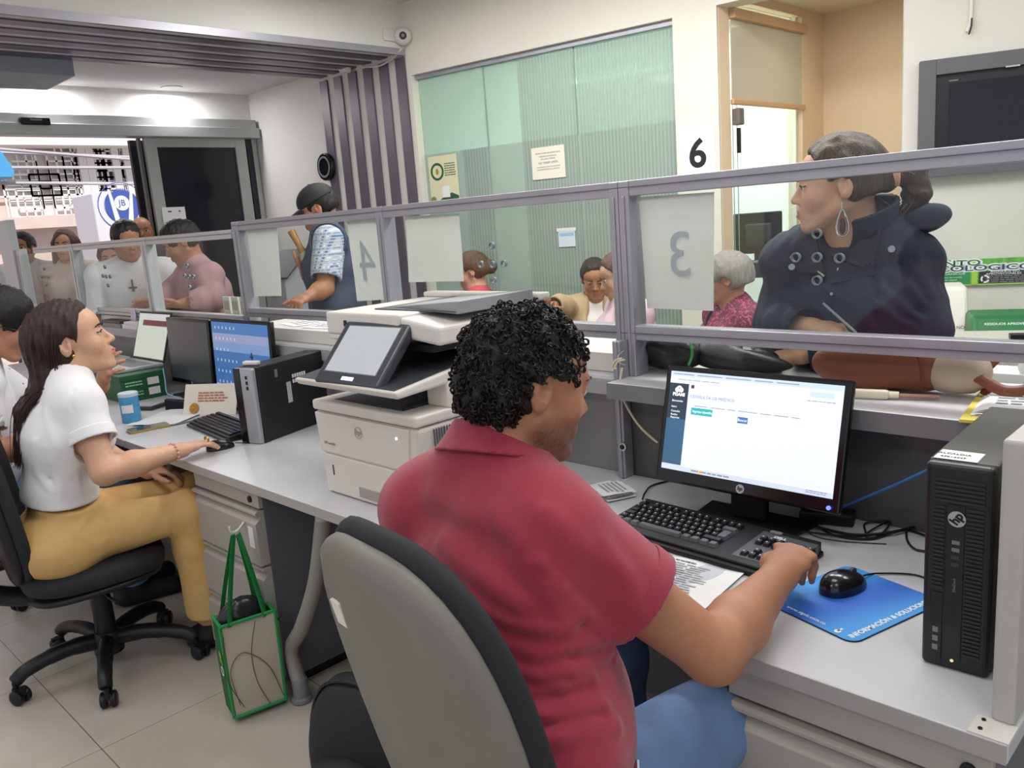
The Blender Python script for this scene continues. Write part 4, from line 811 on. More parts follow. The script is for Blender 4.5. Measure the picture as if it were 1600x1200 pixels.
# desk calendar, cup, phone, pen, papers
cal = thing('desk_calendar', 'tent desk calendar with red spine and cookie picture', 'calendar', (-3.50, 1.60, .7405), math.radians(32))
def tri(x0, x1, off=0): return [(x0, -.055-off, .0), (x0, .0, .13+off), (x0, .055+off, 0)]
MB().prism(tri(-.11, .15), (.0, 0, 0)) if 0 else None
MB().hexa([(-.13, -.055, 0), (.13, -.055, 0), (.13, -.053, 0), (-.13, -.053, 0), (-.13, -.001, .13), (.13, -.001, .13), (.13, .001, .13), (-.13, .001, .13)]).build('front_page', paper_w, cal)
MB().hexa([(-.13, .053, 0), (.13, .053, 0), (.13, .055, 0), (-.13, .055, 0), (-.13, -.001, .13), (.13, -.001, .13), (.13, .001, .13), (-.13, .001, .13)]).build('back_page', paper_w, cal)
MB().prism([(-.131, -.054, .0), (-.131, 0, .129), (-.131, .054, 0)], (.003, 0, 0)).build('red_end', mat('calendar_red', 'd95a50', .6), cal)
Mc = frame((-.075, -.045, .03), (1, 0, 0), y=(0, .053, .13)); k = MB(); disc(k, Mc, .024, 0, .001); k.build('cookie_picture', mat('cookie_brown', 'b4803c', .7, var=.4, vscale=120), cal)
k = MB(); lines(k, frame((.02, -.018, .094), (1, 0, 0), y=(0, .053, .13)) @ Matrix.Translation((0, 0, .0015)), 4, .16, .012, .0002, 9, .55); k.build('calendar_print', mat('pale_red_print', 'c06a62', .8), cal)
cup = thing('canister', 'blue canister with a white label in front of the calendar papers', 'canister', (-3.70, 1.31, .7405)); MB().lathe([(.0, 0), (.037, .0), (.04, .004), (.04, .112), (.038, .114), (0, .114)], n=28).build('body', mat('canister_blue', '4f9fd4', .45, var=.08, vscale=60), cup, smooth=1); MB().lathe([(0, .114), (.041, .114), (.041, .128), (.038, .131), (0, .131)], n=28).build('lid', mat('canister_lid', 'c9dbe6', .4), cup, smooth=1)
k = MB()
for i in range(6): a0, a1 = math.radians(-75+12*i), math.radians(-75+12*(i+1)); k.add([(.0405*math.cos(a), .0405*math.sin(a), z) for a, z in ((a0, .045), (a1, .045), (a1, .08), (a0, .08))], [(0, 1, 2, 3)])
k.build('label', paper, cup)
def phone(label, c, rz, case, w=.075, h=.155):
    t = thing('mobile_phone', label, 'phone', c, rz); MB().prism(rrect(-w/2, -h/2, w/2, h/2, .01), (0, 0, .009)).build('case', case, t, bevel=.002); MB().prism([(x, y, .0091) for x, y, _ in rrect(-w/2+.003, -h/2+.003, w/2-.003, h/2-.003, .009)], (0, 0, .0006)).build('screen', mat('phone_glass', '1b1c22', .1), t); return t
phone('phone in a yellow case lying before the blue canister', (-3.475, 1.29, .7405), math.radians(-8), mat('yellow_case', 'b59a4a', .4), .08, .16)
pen = thing('pen', 'thin grey pen lying beside the phone in the yellow case', 'pen', (-3.425, 1.40, .7445), math.radians(80)); MB().tube([(-.07, 0, 0), (.055, 0, 0), (.068, 0, 0)], [.004, .004, .001], 8).build('barrel', mgrey, pen)
for i, (x, y, rz, z) in enumerate(((-3.62, 1.43, .5, .7405), (-3.60, 1.45, .62, .7432), (-3.58, 1.44, .55, .746))): sheet('document', ('lowest', 'middle', 'topmost')[i]+' white sheet of the three fanned behind the blue canister', (x, y), rz, .21, .28, paper, 0, i, z=z, group='sheets by the canister')
sheet('document', 'folded white slip leaning behind the far keyboard', (-3.1, 1.60), .3, .12, .09, paper, 0, 3); sheet('document', 'white slip lying in front of the printer corner', (-2.30, 1.53), .2, .10, .2, paper, 3, 5)
t = thing('calculator', 'grey topped calculator beside the green box', 'calculator', (-3.93, 1.47, .7405), .45); MB().box((-.07, -.05, 0), (.07, .05, .018)).build('body', dgrey, t, bevel=.004); MB().box((-.062, -.042, .018), (.062, .042, .021)).build('keypad', mat('keypad_grey', 'a7abb0', .4), t)
t = thing('stapler', 'black stapler between the calculator and the calendar', 'stapler', (-3.74, 1.56, .7405), .7); MB().hexa([(-.08, -.02, 0), (.07, -.02, 0), (.07, .02, 0), (-.08, .02, 0), (-.08, -.016, .05), (.06, -.014, .03), (.06, .014, .03), (-.08, .016, .05)]).build('body', blk, t, bevel=.004)
keyboard('slim black keyboard in front of the wallpaper monitor', (-3.13, 1.45), math.radians(-6), .44, .15, full=False)
mouse('black mouse under the hand of the woman in mustard trousers', (-2.862, 1.305, .7405), math.radians(-10), .95, [(-2.855, 1.36, .75), (-2.83, 1.395, .744), (-2.84, 1.41, .744)])
cable('charging_cable', 'light blue cable hanging at the corner of the green box', [(-4.155, 1.66, .88), (-4.14, 1.655, .82), (-4.13, 1.65, .76), (-4.08, 1.66, .744), (-4.0, 1.665, .744)], .003, mat('cable_pale_blue', '9cc8e8', .5))
for i, (x, y, w_, h_) in enumerate(((-5.05, 1.66, .3, .12), (-5.5, 1.6, .28, .2))):
    t = thing('storage_box', ('white carton behind the waving hand', 'white carton further left along the desk')[i], 'box', (x, y, .7405)); MB().box((-w_/2, -.12, 0), (w_/2, .12, h_)).build('carton', wplast, t, bevel=.003); MB().box((-w_/2-.004, -.124, h_), (w_/2+.004, .124, h_+.012)).build('lid', paper, t, bevel=.002)
# papers on the counter at the left
for i, (x, y, rz, lb) in enumerate(((-5.15, 1.822, .0, 'grey folder stack on the counter above the laptop'), (-4.80, 1.822, .0, 'white paper stack on the counter beside the grey folders'))):
    t = thing('paper_stack', lb, 'papers', (x, y, 1.0305), rz)
    MB().box((-.16, -.034, 0), (.16, .034, .025)).build('lower_sheets', (mgrey, paper)[i], t, bevel=.002); MB().box((-.14, -.03, .025), (.15, .033, .04)).build('upper_sheets', (dgrey, paper)[i], t, bevel=.002)
for i in range(4):
    a = ony(327+13*i, 482, YP-.02); t = thing('ticket_pad', ('first', 'second', 'third', 'fourth')[i]+' from the left of the four small ticket pads leaning on the glass', 'pad', (a[0], a[1]+.09, 1.1355 if 0 else 1.0876), 0, 'ticket pads on the counter')
    MB().box((-.034, 0, 0), (.034, .012, .125)).build('sheets', paper_w, t, bevel=.001); MB().box((-.026, -.0006, .06), (.026, 0, .105)).build('printing', mat('pad_print', 'b9b2a4', .8), t)
lil = thing('paper_flower', 'small lilac paper flower stuck on the glass screen post', 'decoration', ony(208, 492, YP-.012))
for k in range(5): a = k*2*math.pi/5; MB().sph((.022*math.cos(a), 0, .022*math.sin(a)), (.02, .004, .02), 10).build('petal', mat('lilac_paper', 'd3c3dc', .8), lil)
# ------------------------------------------------------------------ counter things on the right
def bag_mesh(mb, w, d, h, c=(0, 0, 0), sag=.15, n=3.0):
    def fn(u, v):
        a = 2*math.pi*v; s = math.sin(math.pi*min(max(u, 0.0), 1))**.35 if 0 < u < 1 else 0; x, y = sup(a, w/2, d/2, n); z = h*u*(1-sag*(x/(w/2))**2*u)
        return (c[0]+x*s*(1-.12*u), c[1]+y*s*(1-.45*u), c[2]+z)
    return mb.grid(fn, 14, 32)
cx = onz(1365, 612, 1.03)
hb = thing('handbag', 'brown leather handbag with pale end panel on the counter', 'bag', (-.735, 1.95, 1.0305), .02); leath = mat('brown_leather', '7d452e', .42, var=.12, vscale=9, bump=.2, bscale=60); pale_l = mat('pale_leather', 'b9a892', .6, var=.06, vscale=30)
def fnb(u, v):
    a = 2*math.pi*v; x, y = sup(a, .17, .055, 3.2); s = (math.sin(math.pi*u)**.3) if 0 < u < 1 else 0; z = .118*u+.006*math.sin(x*18); return (x*s, y*s*(1-.4*u), z)
MB().grid(fnb, 16, 44).build('body', leath, hb, smooth=60)
def fne(u, v):
    a = 2*math.pi*v; x, y = sup(a, .075, .056, 2.4); s = (math.sin(math.pi*u)**.4) if 0 < u < 1 else 0; return (.155+x*s*(1-.15*u), y*s*(1-.35*u), .004+.112*u)
MB().grid(fne, 14, 32).build('end_panel', pale_l, hb, smooth=60)
MB().tube(smoothpath([(-.165, -.05, .1), (-.05, -.062, .111), (.08, -.062, .108), (.1, -.058, .02)]), .0022, 6).build('seam', mat('seam_dark', '5a2c1a', .6), hb)
MB().tube(smoothpath([(.20, -.03, .055), (.26, -.045, .03), (.31, -.03, .045), (.30, .0, .10), (.245, .02, .098), (.215, .02, .07)], 10), .013, 10, flat=.35).build('strap', leath, hb, smooth=1); MB().tube(smoothpath([(.21, .0, .02), (.25, -.02, .012), (.34, -.02, .014)], 8), .013, 8, flat=.4).build('strap_end', leath, hb, smooth=1)
bb = thing('soft_bag', 'crumpled black fabric bag with green trim on the counter', 'bag', (-1.33, 1.965, 1.0305), 0); bc = mat('black_nylon', '16171b', .45, bump=.5, bscale=40)
def fnk(u, v):
    a = 2*math.pi*v; s = math.sin(math.pi*u)**.45 if 0 < u < 1 else 0; w_ = 1+.10*math.sin(a*5+u*6)+.05*math.sin(a*9); return (.10*math.cos(a)*s*w_, .075*math.sin(a)*s*w_, .115*u*(1+.08*math.sin(a*3)))
MB().grid(fnk, 18, 48).build('body', bc, bb, smooth=70)
def fnk2(u, v):
    a = 2*math.pi*v; s = math.sin(math.pi*u)**.5 if 0 < u < 1 else 0; w_ = 1+.12*math.sin(a*4+u*5); return (.185+.15*math.cos(a)*s*w_, .03+.06*math.sin(a)*s*w_, .085*u*(1-.4*math.cos(a)*.5))
MB().grid(fnk2, 16, 44).build('flap', bc, bb, smooth=70); MB().tube(smoothpath([(.088, -.055, .03), (.10, -.055, .06), (.085, -.04, .095)]), .004, 6).build('green_trim', mat('green_piping', '3f9a4c', .5), bb); MB().box((.23, -.02, .075), (.26, 0, .092)).build('buckle', chrome, bb, bevel=.003)
t = thing('handheld_device', 'ivory device with reddish cable lying before the brown handbag', 'device', (-.72, 1.855, 1.0305), math.radians(14)); MB().box((-.05, -.012, 0), (.03, .012, .02)).build('body', mat('ivory_plastic', 'd9cfba', .5), t, bevel=.006); MB().tube([(.03, 0, .01), (.05, 0, .01)], .008, 10).build('collar', MATS['ivory_plastic'], t); MB().tube([(.05, 0, .009), (.13, .004, .009)], .0045, 8).build('stem', mat('stem_rose', 'a9766a', .5), t); MB().tube([(-.05, 0, .009), (-.14, -.02, .004)], .006, 8).build('lead', MATS['ivory_plastic'], t)
t = thing('yellow_folder', 'yellow folder edge sticking out under the papers on the counter', 'folder', (-.42, 1.89, 1.0305), math.radians(8)); MB().box((-.1085, -.148, 0), (.12, .13, .006)).build('cover', mat('folder_yellow', 'd8c95a', .6), t)
for i in range(5): sheet('document', ('bottom', 'second', 'third', 'fourth', 'topmost ruled')[i]+' sheet of the stack on the yellow folder', (-.41+.004*i, 1.91+.003*i), math.radians(8+1.5*math.sin(i*2)), .215, .26, paper, 8 if i == 4 else 0, i, z=1.0368+.003*i, group='papers on the yellow folder')
t = thing('file_tray', 'white stepped file holder behind the stack of ruled papers', 'holder', (-.44, 2.13, 1.0305), .05)
MB().box((-.16, -.04, 0), (.2, .06, .03)).build('tray', paper, t, bevel=.002)
for i in range(6): MB().prism([(-.075+.004*i, .05-.016*i, .03), (.085-.002*i, .05-.016*i, .03), (.055-.002*i, .05-.016*i, .085-.004*i), (-.045+.004*i, .05-.016*i, .085-.004*i)], (0, -.003, 0)).build('divider', sign_w, t)
t = thing('coin_dish', 'small glass ring on the white counter above the lit monitor', 'dish', (-1.045, 1.885, 1.0305)); MB().lathe([(.012, .002), (.018, .0), (.022, .012), (.019, .013), (.014, .004)], n=20).build('glass', mat('grey_glass', '9aa0a2', .15), t, smooth=1)
# ------------------------------------------------------------------ floor things
bg = thing('shopping_bag', 'green and cream reusable shopping bag hanging from the drawer', 'bag', (-2.372, 1.075, .02), math.radians(78))
bgm = mat('bag_green', '15572f', .65); bgl = mat('bag_bright_green', '1d8a45', .6); crm = mat('bag_cream', 'b8ac9c', .8, bump=.3, bscale=300)
w_, d_, h_ = .165, .10, .31
def side(x0, y0, x1, y1, nm, m):
    def fn(u, v): b = 1+.04*math.sin(v*3); return ((x0+(x1-x0)*u)*b, (y0+(y1-y0)*u)*b-.008*math.sin(math.pi*u)*math.sin(v*4), h_*v)
    return MB().grid(fn, 8, 10, .002).build(nm, m, bg, smooth=60)
side(-w_/2, -d_/2, w_/2, -d_/2, 'front_panel', crm); side(w_/2, -d_/2, w_/2, d_/2, 'gusset', bgm); side(w_/2, d_/2, -w_/2, d_/2, 'back_panel', crm); side(-w_/2, d_/2, -w_/2, -d_/2, 'gusset', bgm)
MB().box((-w_/2, -d_/2, -.001), (w_/2, d_/2, .003)).build('bottom', bgm, bg)
e = MB()
for pth in ([(-w_/2, -d_/2, 0), (-w_/2*1.04, -d_/2*1.04, h_)], [(w_/2, -d_/2, 0), (w_/2*1.04, -d_/2*1.04, h_)], [(-w_/2, -d_/2-.003, .002), (w_/2, -d_/2-.003, .002)], [(-w_/2*1.0, -d_/2-.0, h_), (w_/2*1.0, -d_/2-.0, h_)], [(-w_/2, -d_/2, h_), (-w_/2, d_/2, h_)], [(w_/2, -d_/2, h_), (w_/2, d_/2, h_)]): e.tube(pth, .0055, 7)
e.build('binding', bgl, bg, smooth=1)
top_ = V3((.02, .03, .56))
for s in (-1, 1):
    for q in (-1, 1):
        a = V3((q*.055, s*d_/2, h_-.01)); MB().tube(smoothpath([a, a*.6+top_*.4+V3((q*.006, 0, 0)), top_+V3((q*.008, s*.003, 0))], 8), .014, 8, flat=.16).build('handle', bgl, bg, smooth=1)
MB().tube(smoothpath([(-.08, -.057, .28), (-.09, -.059, .15), (-.05, -.059, .03)]), .0012, 5).tube(smoothpath([(-.06, -.058, .04), (-.075, -.06, .16), (-.03, -.061, .21), (.04, -.06, .14), (.075, -.058, .02)]), .0012, 5).tube(smoothpath([(.02, -.058, .30), (-.005, -.061, .2), (.0, -.06, .1), (.03, -.058, .01)]), .0012, 5).build('printed_leaf_lines', mat('line_dark', '3f4a3c', .8), bg)
def fnp(u, v):
    a = 2*math.pi*v; s = math.sin(math.pi*u)**.5 if 0 < u < 1 else 0; w2 = 1+.15*math.sin(a*5+u*7); return (.075*math.cos(a)*s*w2, .035*math.sin(a)*s*w2, .22+.15*u)
MB().grid(fnp, 12, 30).build('black_plastic_wrap', mat('black_film', '26272b', .25, bump=.4, bscale=40), bg, smooth=70)
Mg = frame((-w_/2-.006, -.01, .19), (0, -1, 0), n=(-1, 0, 0)); text('bag_letters', 'R', .05, Mg, mat('bag_lime', '8fae3a', .6), bg, bold=.002); text('bag_letters', 'O', .045, frame((-w_/2-.006, -.01, .145), (0, -1, 0), n=(-1, 0, 0)), sign_w, bg)
hk = thing('hook', 'white plastic hook on the drawer holding the green bag straps', 'hook', (-2.44, 1.148, .575)); MB().tube(smoothpath([(.0, .006, .02), (0, -.02, .0), (.0, -.04, .0), (0, -.045, .02)]), .0035, 8).build('prong', wplast, hk, smooth=1)
bp = thing('backpack', 'black backpack on the floor behind the grey backed chair', 'backpack', (-1.60, .99, 0), math.radians(20)); bpm = mat('backpack_fabric', '17181b', .7, bump=.35, bscale=120)
def soft(w, d, h, c, n=2.8, e=.35):
    def fn(u, v):
        a = 2*math.pi*v; s = math.sin(math.pi*u)**e if 0 < u < 1 else 0; x, y = sup(a, w/2, d/2, n); return (c[0]+x*s, c[1]+y*s*(1-.2*u), c[2]+h*u)
    return MB().grid(fn, 16, 36)
soft(.31, .2, .44, (0, 0, 0)).build('main_pouch', bpm, bp, smooth=60); soft(.26, .14, .26, (0, -.09, .01)).build('front_pocket', bpm, bp, smooth=60)
MB().tube(smoothpath([(-.15, -.02, .12), (-.14, -.03, .3), (-.08, -.03, .415), (.05, -.03, .42), (.14, -.03, .3)]), .005, 6).build('zip', blk, bp); MB().tube(smoothpath([(-.12, -.165, .1), (-.11, -.165, .22), (0, -.165, .255), (.11, -.165, .2)]), .004, 6).build('pocket_zip', dgrey, bp); MB().tube(smoothpath([(-.04, .06, .42), (0, .06, .475), (.04, .06, .42)]), .009, 8, flat=.5).build('grab_handle', bpm, bp)
t = thing('foot_pedal', 'small black pedal with chrome dots on the floor under the desk', 'pedal', onz(188, 918, .02)); MB().box((-.06, -.035, -.02), (.06, .035, .015)).build('body', blk, t, bevel=.01); 
for i in (-1, 1): MB().sph((i*.014, 0, .015), (.008, .008, .004), 10).build('stud', chrome, t)
# ------------------------------------------------------------------ things on the far walls
cm = thing('dome_camera', 'small white dome camera at the top corner beside the slats', 'camera', (XN+.001, YS-.09, ZS+.085), 0)
MB().box((-.0, -.09, -.03), (.015, .03, .05)).build('mount', wplast, cm, bevel=.004); MB().sph((.05, .045, 0), (.062, .062, .058), 24).build('dome', wplast, cm, smooth=1)
dv = V3((.78, -.6, -.1)).normalized(); c0 = V3((.05, .045, 0)); MB().cyl(c0+dv*.052, c0+dv*.066, .026).build('lens_ring', blk, cm, bevel=.003); MB().cyl(c0+dv*.066, c0+dv*.069, .010).build('lens', mgrey, cm)
cable('camera_cable', 'thin white cable drooping from the dome camera to the slats', [tuple(ony(x, y, YS-.055)) for x, y in ((628, 76), (612, 92), (592, 103), (566, 105))], .006, wplast)
sn = thing('wall_sensor', 'small white wedge sensor fixed on the soffit slats', 'sensor', ony(540, 104, YS-.05)); MB().hexa([(-.06, -.02, -.04), (.05, -.02, -.05), (.05, .01, -.05), (-.06, .01, -.04), (-.08, -.03, .03), (.07, -.03, .03), (.07, .01, .03), (-.08, .01, .03)]).build('housing', wplast, sn, bevel=.008)
p = ony(512, 260, YS-.05); fn_ = thing('wall_fixture', 'round black object half hidden by the slats on the entry wall', 'fixture', (p[0]-.05, YS-.002, p[2])); MB().cyl((0, 0, 0), (0, -.05, 0), .11, n=28).build('casing', blk_gl, fn_, bevel=.01); k = MB(); disc(k, frame((0, -.051, 0), (1, 0, 0), n=(0, -1, 0)), .085, .07, .003); k.build('ring', mgrey, fn_)
# the hanging number 6
u6, z6 = onwall(1090, 232); s6 = thing('number_sign', 'white sheet with a large black 6 on the pillar', 'sign', W(u6, -.002, z6)); M6 = wm(u6, -.002, z6); M6l = Matrix.Translation(-V3(W(u6, -.002, z6))) @ M6
rect(MB(), M6l @ Matrix.Translation((0, 0, 0)), .215, .28, .0012).build('sheet', paper, s6); text('numeral', '6', .225, M6l @ Matrix.Translation((0, -.035, .0014)), ink_dk, s6, bold=.005); rect(MB(), M6l @ Matrix.Translation((0, .135, .0012)), .19, .03, .0008).build('tape', mat('clear_tape', 'dedcd2', .15), s6)
# posters on the green glass
ua, za = onwall(694, 283, .05); po = thing('poster', 'cream poster with a round green emblem on the green glass', 'poster', W(ua, .048, za)); Mq = Matrix.Translation(-V3(W(ua, .048, za))) @ wm(ua, .048, za)
rect(MB(), Mq, .27, .36, .0015).build('sheet', mat('poster_cream', 'dcd8b4', .7), po); k = MB(); disc(k, Mq @ Matrix.Translation((-.055, .07, .0016)), .062, .045, .0006); k.build('emblem_ring', green_d, po); k = MB(); k.sph((0, 0, 0), (.014, .022, .001), 12, None); k.v = [tuple(Mq @ Matrix.Translation((-.055, .07, .002)) @ V3(v)) for v in k.v]; k.build('emblem_leaf', mat('leaf_gold', '9c8a3c', .6), po)
k = MB(); lines(k, Mq @ Matrix.Translation((.07, .12, .0017)), 6, .11, .016, .0003, 4); k.build('poster_text', mat('poster_ink', '3a5a38', .8), po)
k = MB(); k.prism([(-.13, -.175, .0016), (.13, -.175, .0016), (.13, -.11, .0016), (.07, -.085, .0016), (0, -.1, .0016), (-.06, -.14, .0016)], (0, 0, .0004), Mq); k.build('green_wave', mat('wave_green', '25543a', .6), po); rect(MB(), Mq @ Matrix.Translation((.015, -.075, .0022)), .07, .08, .0003).build('blank_square', sign_w, po)
k = MB(); disc(k, Mq @ Matrix.Translation((-.11, -.13, .0022)), .028, 0, .0004); k.build('flower_spot', mat('flower_olive', '7f8a3a', .6), po)
ua, za = onwall(857, 254, .05); pn_ = thing('notice', 'white printed notice taped on the middle of the green glass', 'notice', W(ua, .048, za)); Mq = Matrix.Translation(-V3(W(ua, .048, za))) @ wm(ua, .048, za)
rect(MB(), Mq, .26, .205, .0015).build('sheet', paper_w, pn_)
for s, y, sz in (('SEÑOR USUARIO RECUERDE QUE EL', .062, .012), ('HORARIO DE ATENCION', .042, .012), ('DE LUNES A VIERNES', .025, .012), ('NO TENER LIMITE', 0.0, .019), ('LO ANTERIOR CON EL FIN DE EVITAR', -.026, .011), ('INCONVENIENTES EN EL PROCESO', -.042, .011)): text('notice_text', s, sz, Mq @ Matrix.Translation((0, y, .0017)), ink, pn_)
ua, za = onwall(886, 371, .05); pn_ = thing('notice', 'small blue and white sheet low on the green glass', 'notice', W(ua, .048, za)); Mq = Matrix.Translation(-V3(W(ua, .048, za))) @ wm(ua, .048, za); rect(MB(), Mq, .13, .12, .0015).build('sheet', mat('pale_blue_paper', 'd4e2ee', .7), pn_); rect(MB(), Mq @ Matrix.Translation((0, .052, .0016)), .15, .022, .001).build('strip', paper, pn_); rect(MB(), Mq @ Matrix.Translation((0, .02, .0016)), .11, .02, .0004).build('blue_bar', mat('soft_blue', '9dbfdc', .7), pn_)
# television
(a0, zt0), (a1, zb0), (a2, zt1) = ontv(1436, 99), ontv(1430, 279), ontv(1600, 78); zt, zb = (zt0+zt1)/2, zb0
tv = thing('television', 'wall mounted black television in a wide grey frame', 'television', T(a0+.45, 0, zb)); Mt = Matrix.Translation(-V3(T(a0+.45, 0, zb))); o_ = T(a0+.45, 0, zb)
def tbx(u0, u1, v0, v1, z0, z1): return MB(o_).hexa([T(u0, v0, z0), T(u1, v0, z0), T(u1, v1, z0), T(u0, v1, z0), T(u0, v0, z1), T(u1, v0, z1), T(u1, v1, z1), T(u0, v1, z1)])
fr = mat('tv_frame_grey', '55565b', .5); wd = .95; fw = .075
for nm, u0, u1, z0, z1 in (('frame_left', 0, fw, zb, zt), ('frame_right', wd-fw, wd, zb, zt), ('frame_top', fw, wd-fw, zt-fw, zt), ('frame_bottom', fw, wd-fw, zb, zb+fw)): tbx(a0+u0, a0+u1, -.07, 0, z0, z1).build(nm, fr, tv, bevel=.002)
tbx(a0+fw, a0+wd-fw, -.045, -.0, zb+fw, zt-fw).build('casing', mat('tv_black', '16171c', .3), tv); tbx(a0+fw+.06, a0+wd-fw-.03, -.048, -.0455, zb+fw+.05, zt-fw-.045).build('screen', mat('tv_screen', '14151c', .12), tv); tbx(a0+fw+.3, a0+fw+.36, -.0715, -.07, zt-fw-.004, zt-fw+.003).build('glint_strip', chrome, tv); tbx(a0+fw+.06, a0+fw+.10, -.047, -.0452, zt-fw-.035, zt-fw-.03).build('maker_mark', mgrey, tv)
u_, z_ = ontv(1516, 30); cable('wall_cable', 'white cable with a black tip hanging above the television', [T(u_, -.012, ZC), T(u_+.002, -.012, z_+.06), T(u_-.002, -.014, z_-.02), T(u_-.015, -.02, z_-.06)], .008, wplast); cable('cable_tip', 'black bare end of the white cable above the television', [T(u_+.004, -.026, z_-.0), T(u_+.002, -.032, z_-.04), T(u_-.008, -.035, z_-.075)], .004, blk)
# recycling banner
ub0, zb0_ = ontv(1440, 404); ub1, zb1_ = ontv(1600, 399); zl_ = ontv(1500, 446)[1]; zt_ = ontv(1500, 405.5)[1]; UB = ub0-.14; bw = 1.25; bh = zt_-zl_; o_ = T(UB+bw/2, -.012, (zt_+zl_)/2)
bn = thing('banner', 'green ecological point banner above the bins', 'banner', o_); Mb = Matrix.Translation(-V3(o_)) @ tm(UB+bw/2, -.012, (zt_+zl_)/2)
rect(MB(), Mb, bw, bh, .004).build('board', mat('banner_leaf', '5da63c', .5, var=.35, vscale=45), bn)
def bx_(nm, x0, x1, y0, y1, m): rect(MB(), Mb @ Matrix.Translation(((x0+x1)/2-bw/2, (y0+y1)/2-bh/2, .0042)), x1-x0, y1-y0, .0008).build(nm, m, bn)
xg = lambda px: ontv(px, 420)[0]-UB
bx_('green_panel', .02, xg(1516), bh*.06, bh*.52, green_m); bx_('black_panel', xg(1529), xg(1529)+.34, bh*.06, bh*.52, ink_dk); bx_('lime_strip', xg(1518), xg(1527), 0, bh, green_l); bx_('lower_edge', 0, bw, 0, bh*.045, green_l)
def bt(nm, s, px, y, size, m, xs=1, bold=0, dzz=.006, al='LEFT'): text(nm, s, size, Mb @ Matrix.Translation((xg(px)-bw/2, y*bh-bh/2, dzz)), m, bn, align=al, xs=xs, bold=bold)
bt('banner_title', 'PUNTO', 1441, .86, bh*.30, sign_w, 1.95, .006, .0052); bt('banner_title', 'PUNTO', 1441, .86, bh*.30, green_d, 1.95, .0005, .0062)
bt('banner_title', 'ECOLOGICO', 1451, .655, bh*.30, sign_w, 2.0, .006, .0052); bt('banner_title', 'ECOLOGICO', 1451, .655, bh*.30, navy_ink, 2.0, .0005, .0062)
bt('banner_text', 'ORGANICOS', 1464, .46, bh*.11, sign_w, 1.5); bt('banner_text', '- Restos de comida', 1466, .33, bh*.075, sign_w, 1.4); bt('banner_text', '- Corte cesped', 1466, .23, bh*.075, sign_w, 1.4); bt('banner_text', '- Hojarasca', 1466, .13, bh*.075, sign_w, 1.4)
bt('banner_text', 'RESIDUOS NO', 1547, .49, bh*.10, sign_w, 1.5); bt('banner_text', 'APROVECHABLES', 1540, .41, bh*.10, sign_w, 1.5)
k = MB(); lines(k, Mb @ Matrix.Translation((xg(1575)-bw/2, .33*bh-bh/2, .0055)), 4, .2, bh*.075, .0003, 5); k.build('banner_print', mgrey, bn)
def recyc(par, M, r, m, org=None):
    k = MB(org or (0, 0, 0))
    for q in range(3): disc(k, M, r, r*.62, .0006, 10, math.radians(q*120+10), math.radians(q*120+105))
    return k.build('recycling_mark', m, par)
recyc(bn, Mb @ Matrix.Translation((xg(1539)-bw/2, .23*bh-bh/2, .0055)), bh*.15, sign_w); recyc(bn, Mb @ Matrix.Translation((xg(1456)-bw/2, .23*bh-bh/2, .0055)), bh*.15, sign_w)
# bins under the banner
def bin_(label, pxl, pxr, pyt, depth, m, lid_m, h_off, texts=(), flap=True):
    c = at((pxl+pxr)/2, pyt, depth); wd_ = (pxr-pxl)*depth/FPX; zt2 = c[2]; t = thing('waste_bin', label, 'bin', (c[0], c[1], 0), math.radians(22))
    a, b = wd_/2, .17
    MB().hexa([(-a*.82, -b*.8, 0), (a*.82, -b*.8, 0), (a*.82, b*.8, 0), (-a*.82, b*.8, 0), (-a*.96, -b, zt2-h_off), (a*.96, -b, zt2-h_off), (a*.96, b, zt2-h_off), (-a*.96, b, zt2-h_off)]).build('body', m, t, bevel=.015, seg=3)
    MB().hexa([(-a, -b-.015, zt2-h_off+.001), (a, -b-.015, zt2-h_off+.001), (a, b+.015, zt2-h_off+.001), (-a, b+.015, zt2-h_off+.001), (-a*.93, -b*.4, zt2), (a*.93, -b*.4, zt2), (a*.93, b*.9, zt2), (-a*.93, b*.9, zt2)]).build('lid', lid_m, t, bevel=.02, seg=3)
    if flap:
        Mf = frame((0, -b-.0125+ (b*.6+.015)*.45, zt2-h_off+h_off*.45+.004), (1, 0, 0), y=(0, b*.6+.015, h_off)); rect(MB(), Mf, a*1.6, math.hypot(b*.6, h_off)*.72, .004).build('flap', lid_m, t, bevel=.0015)
        for i, (s, dy, sz) in enumerate(texts): text('bin_letters', s, sz, Mf @ Matrix.Translation((0, dy, .005)), sign_w if lid_m is not wplast else ink, t)
    return t, Mf if flap else None, a, b
bin_('white swing lid bin beside the navy jacket', 1436, 1508, 446, 4.0, wplast, wplast, .26, (('ORDINARIOS NO', -.05, .022), ('APROVECHABLES', -.085, .022)))
tg, _, a, b = bin_('green swing lid bin under the banner', 1518, 1640, 489, 3.7, mat('bin_green', '1c6b3c', .45), MATS['bin_green'], .11, (('RESIDUOS APROVECHABLES', .03, .018), ('PLASTICO VIDRIO', -.015, .018)))
p = onp(1555, 585, np.array([tg.location.x, tg.location.y, 0])-.17*np.array([-math.sin(math.radians(22)), math.cos(math.radians(22)), 0]), np.array([-math.sin(math.radians(22)), math.cos(math.radians(22)), 0])); Mi = Matrix.Translation(-tg.location) @ Matrix.Translation(V3(p))
R22 = Matrix.Rotation(math.radians(-22), 4, 'Z'); lp_ = R22 @ (V3(p)-V3(tg.location)); Mf = frame((lp_[0], lp_[1]-.012, lp_[2]), (1, 0, 0), n=(0, -1, 0))
text('bin_letters', 'APROVECHABLES', .04, Mf @ Matrix.Translation((0, .08, 0)), sign_w, tg, bold=.001); recyc(tg, Mf, .05, sign_w)
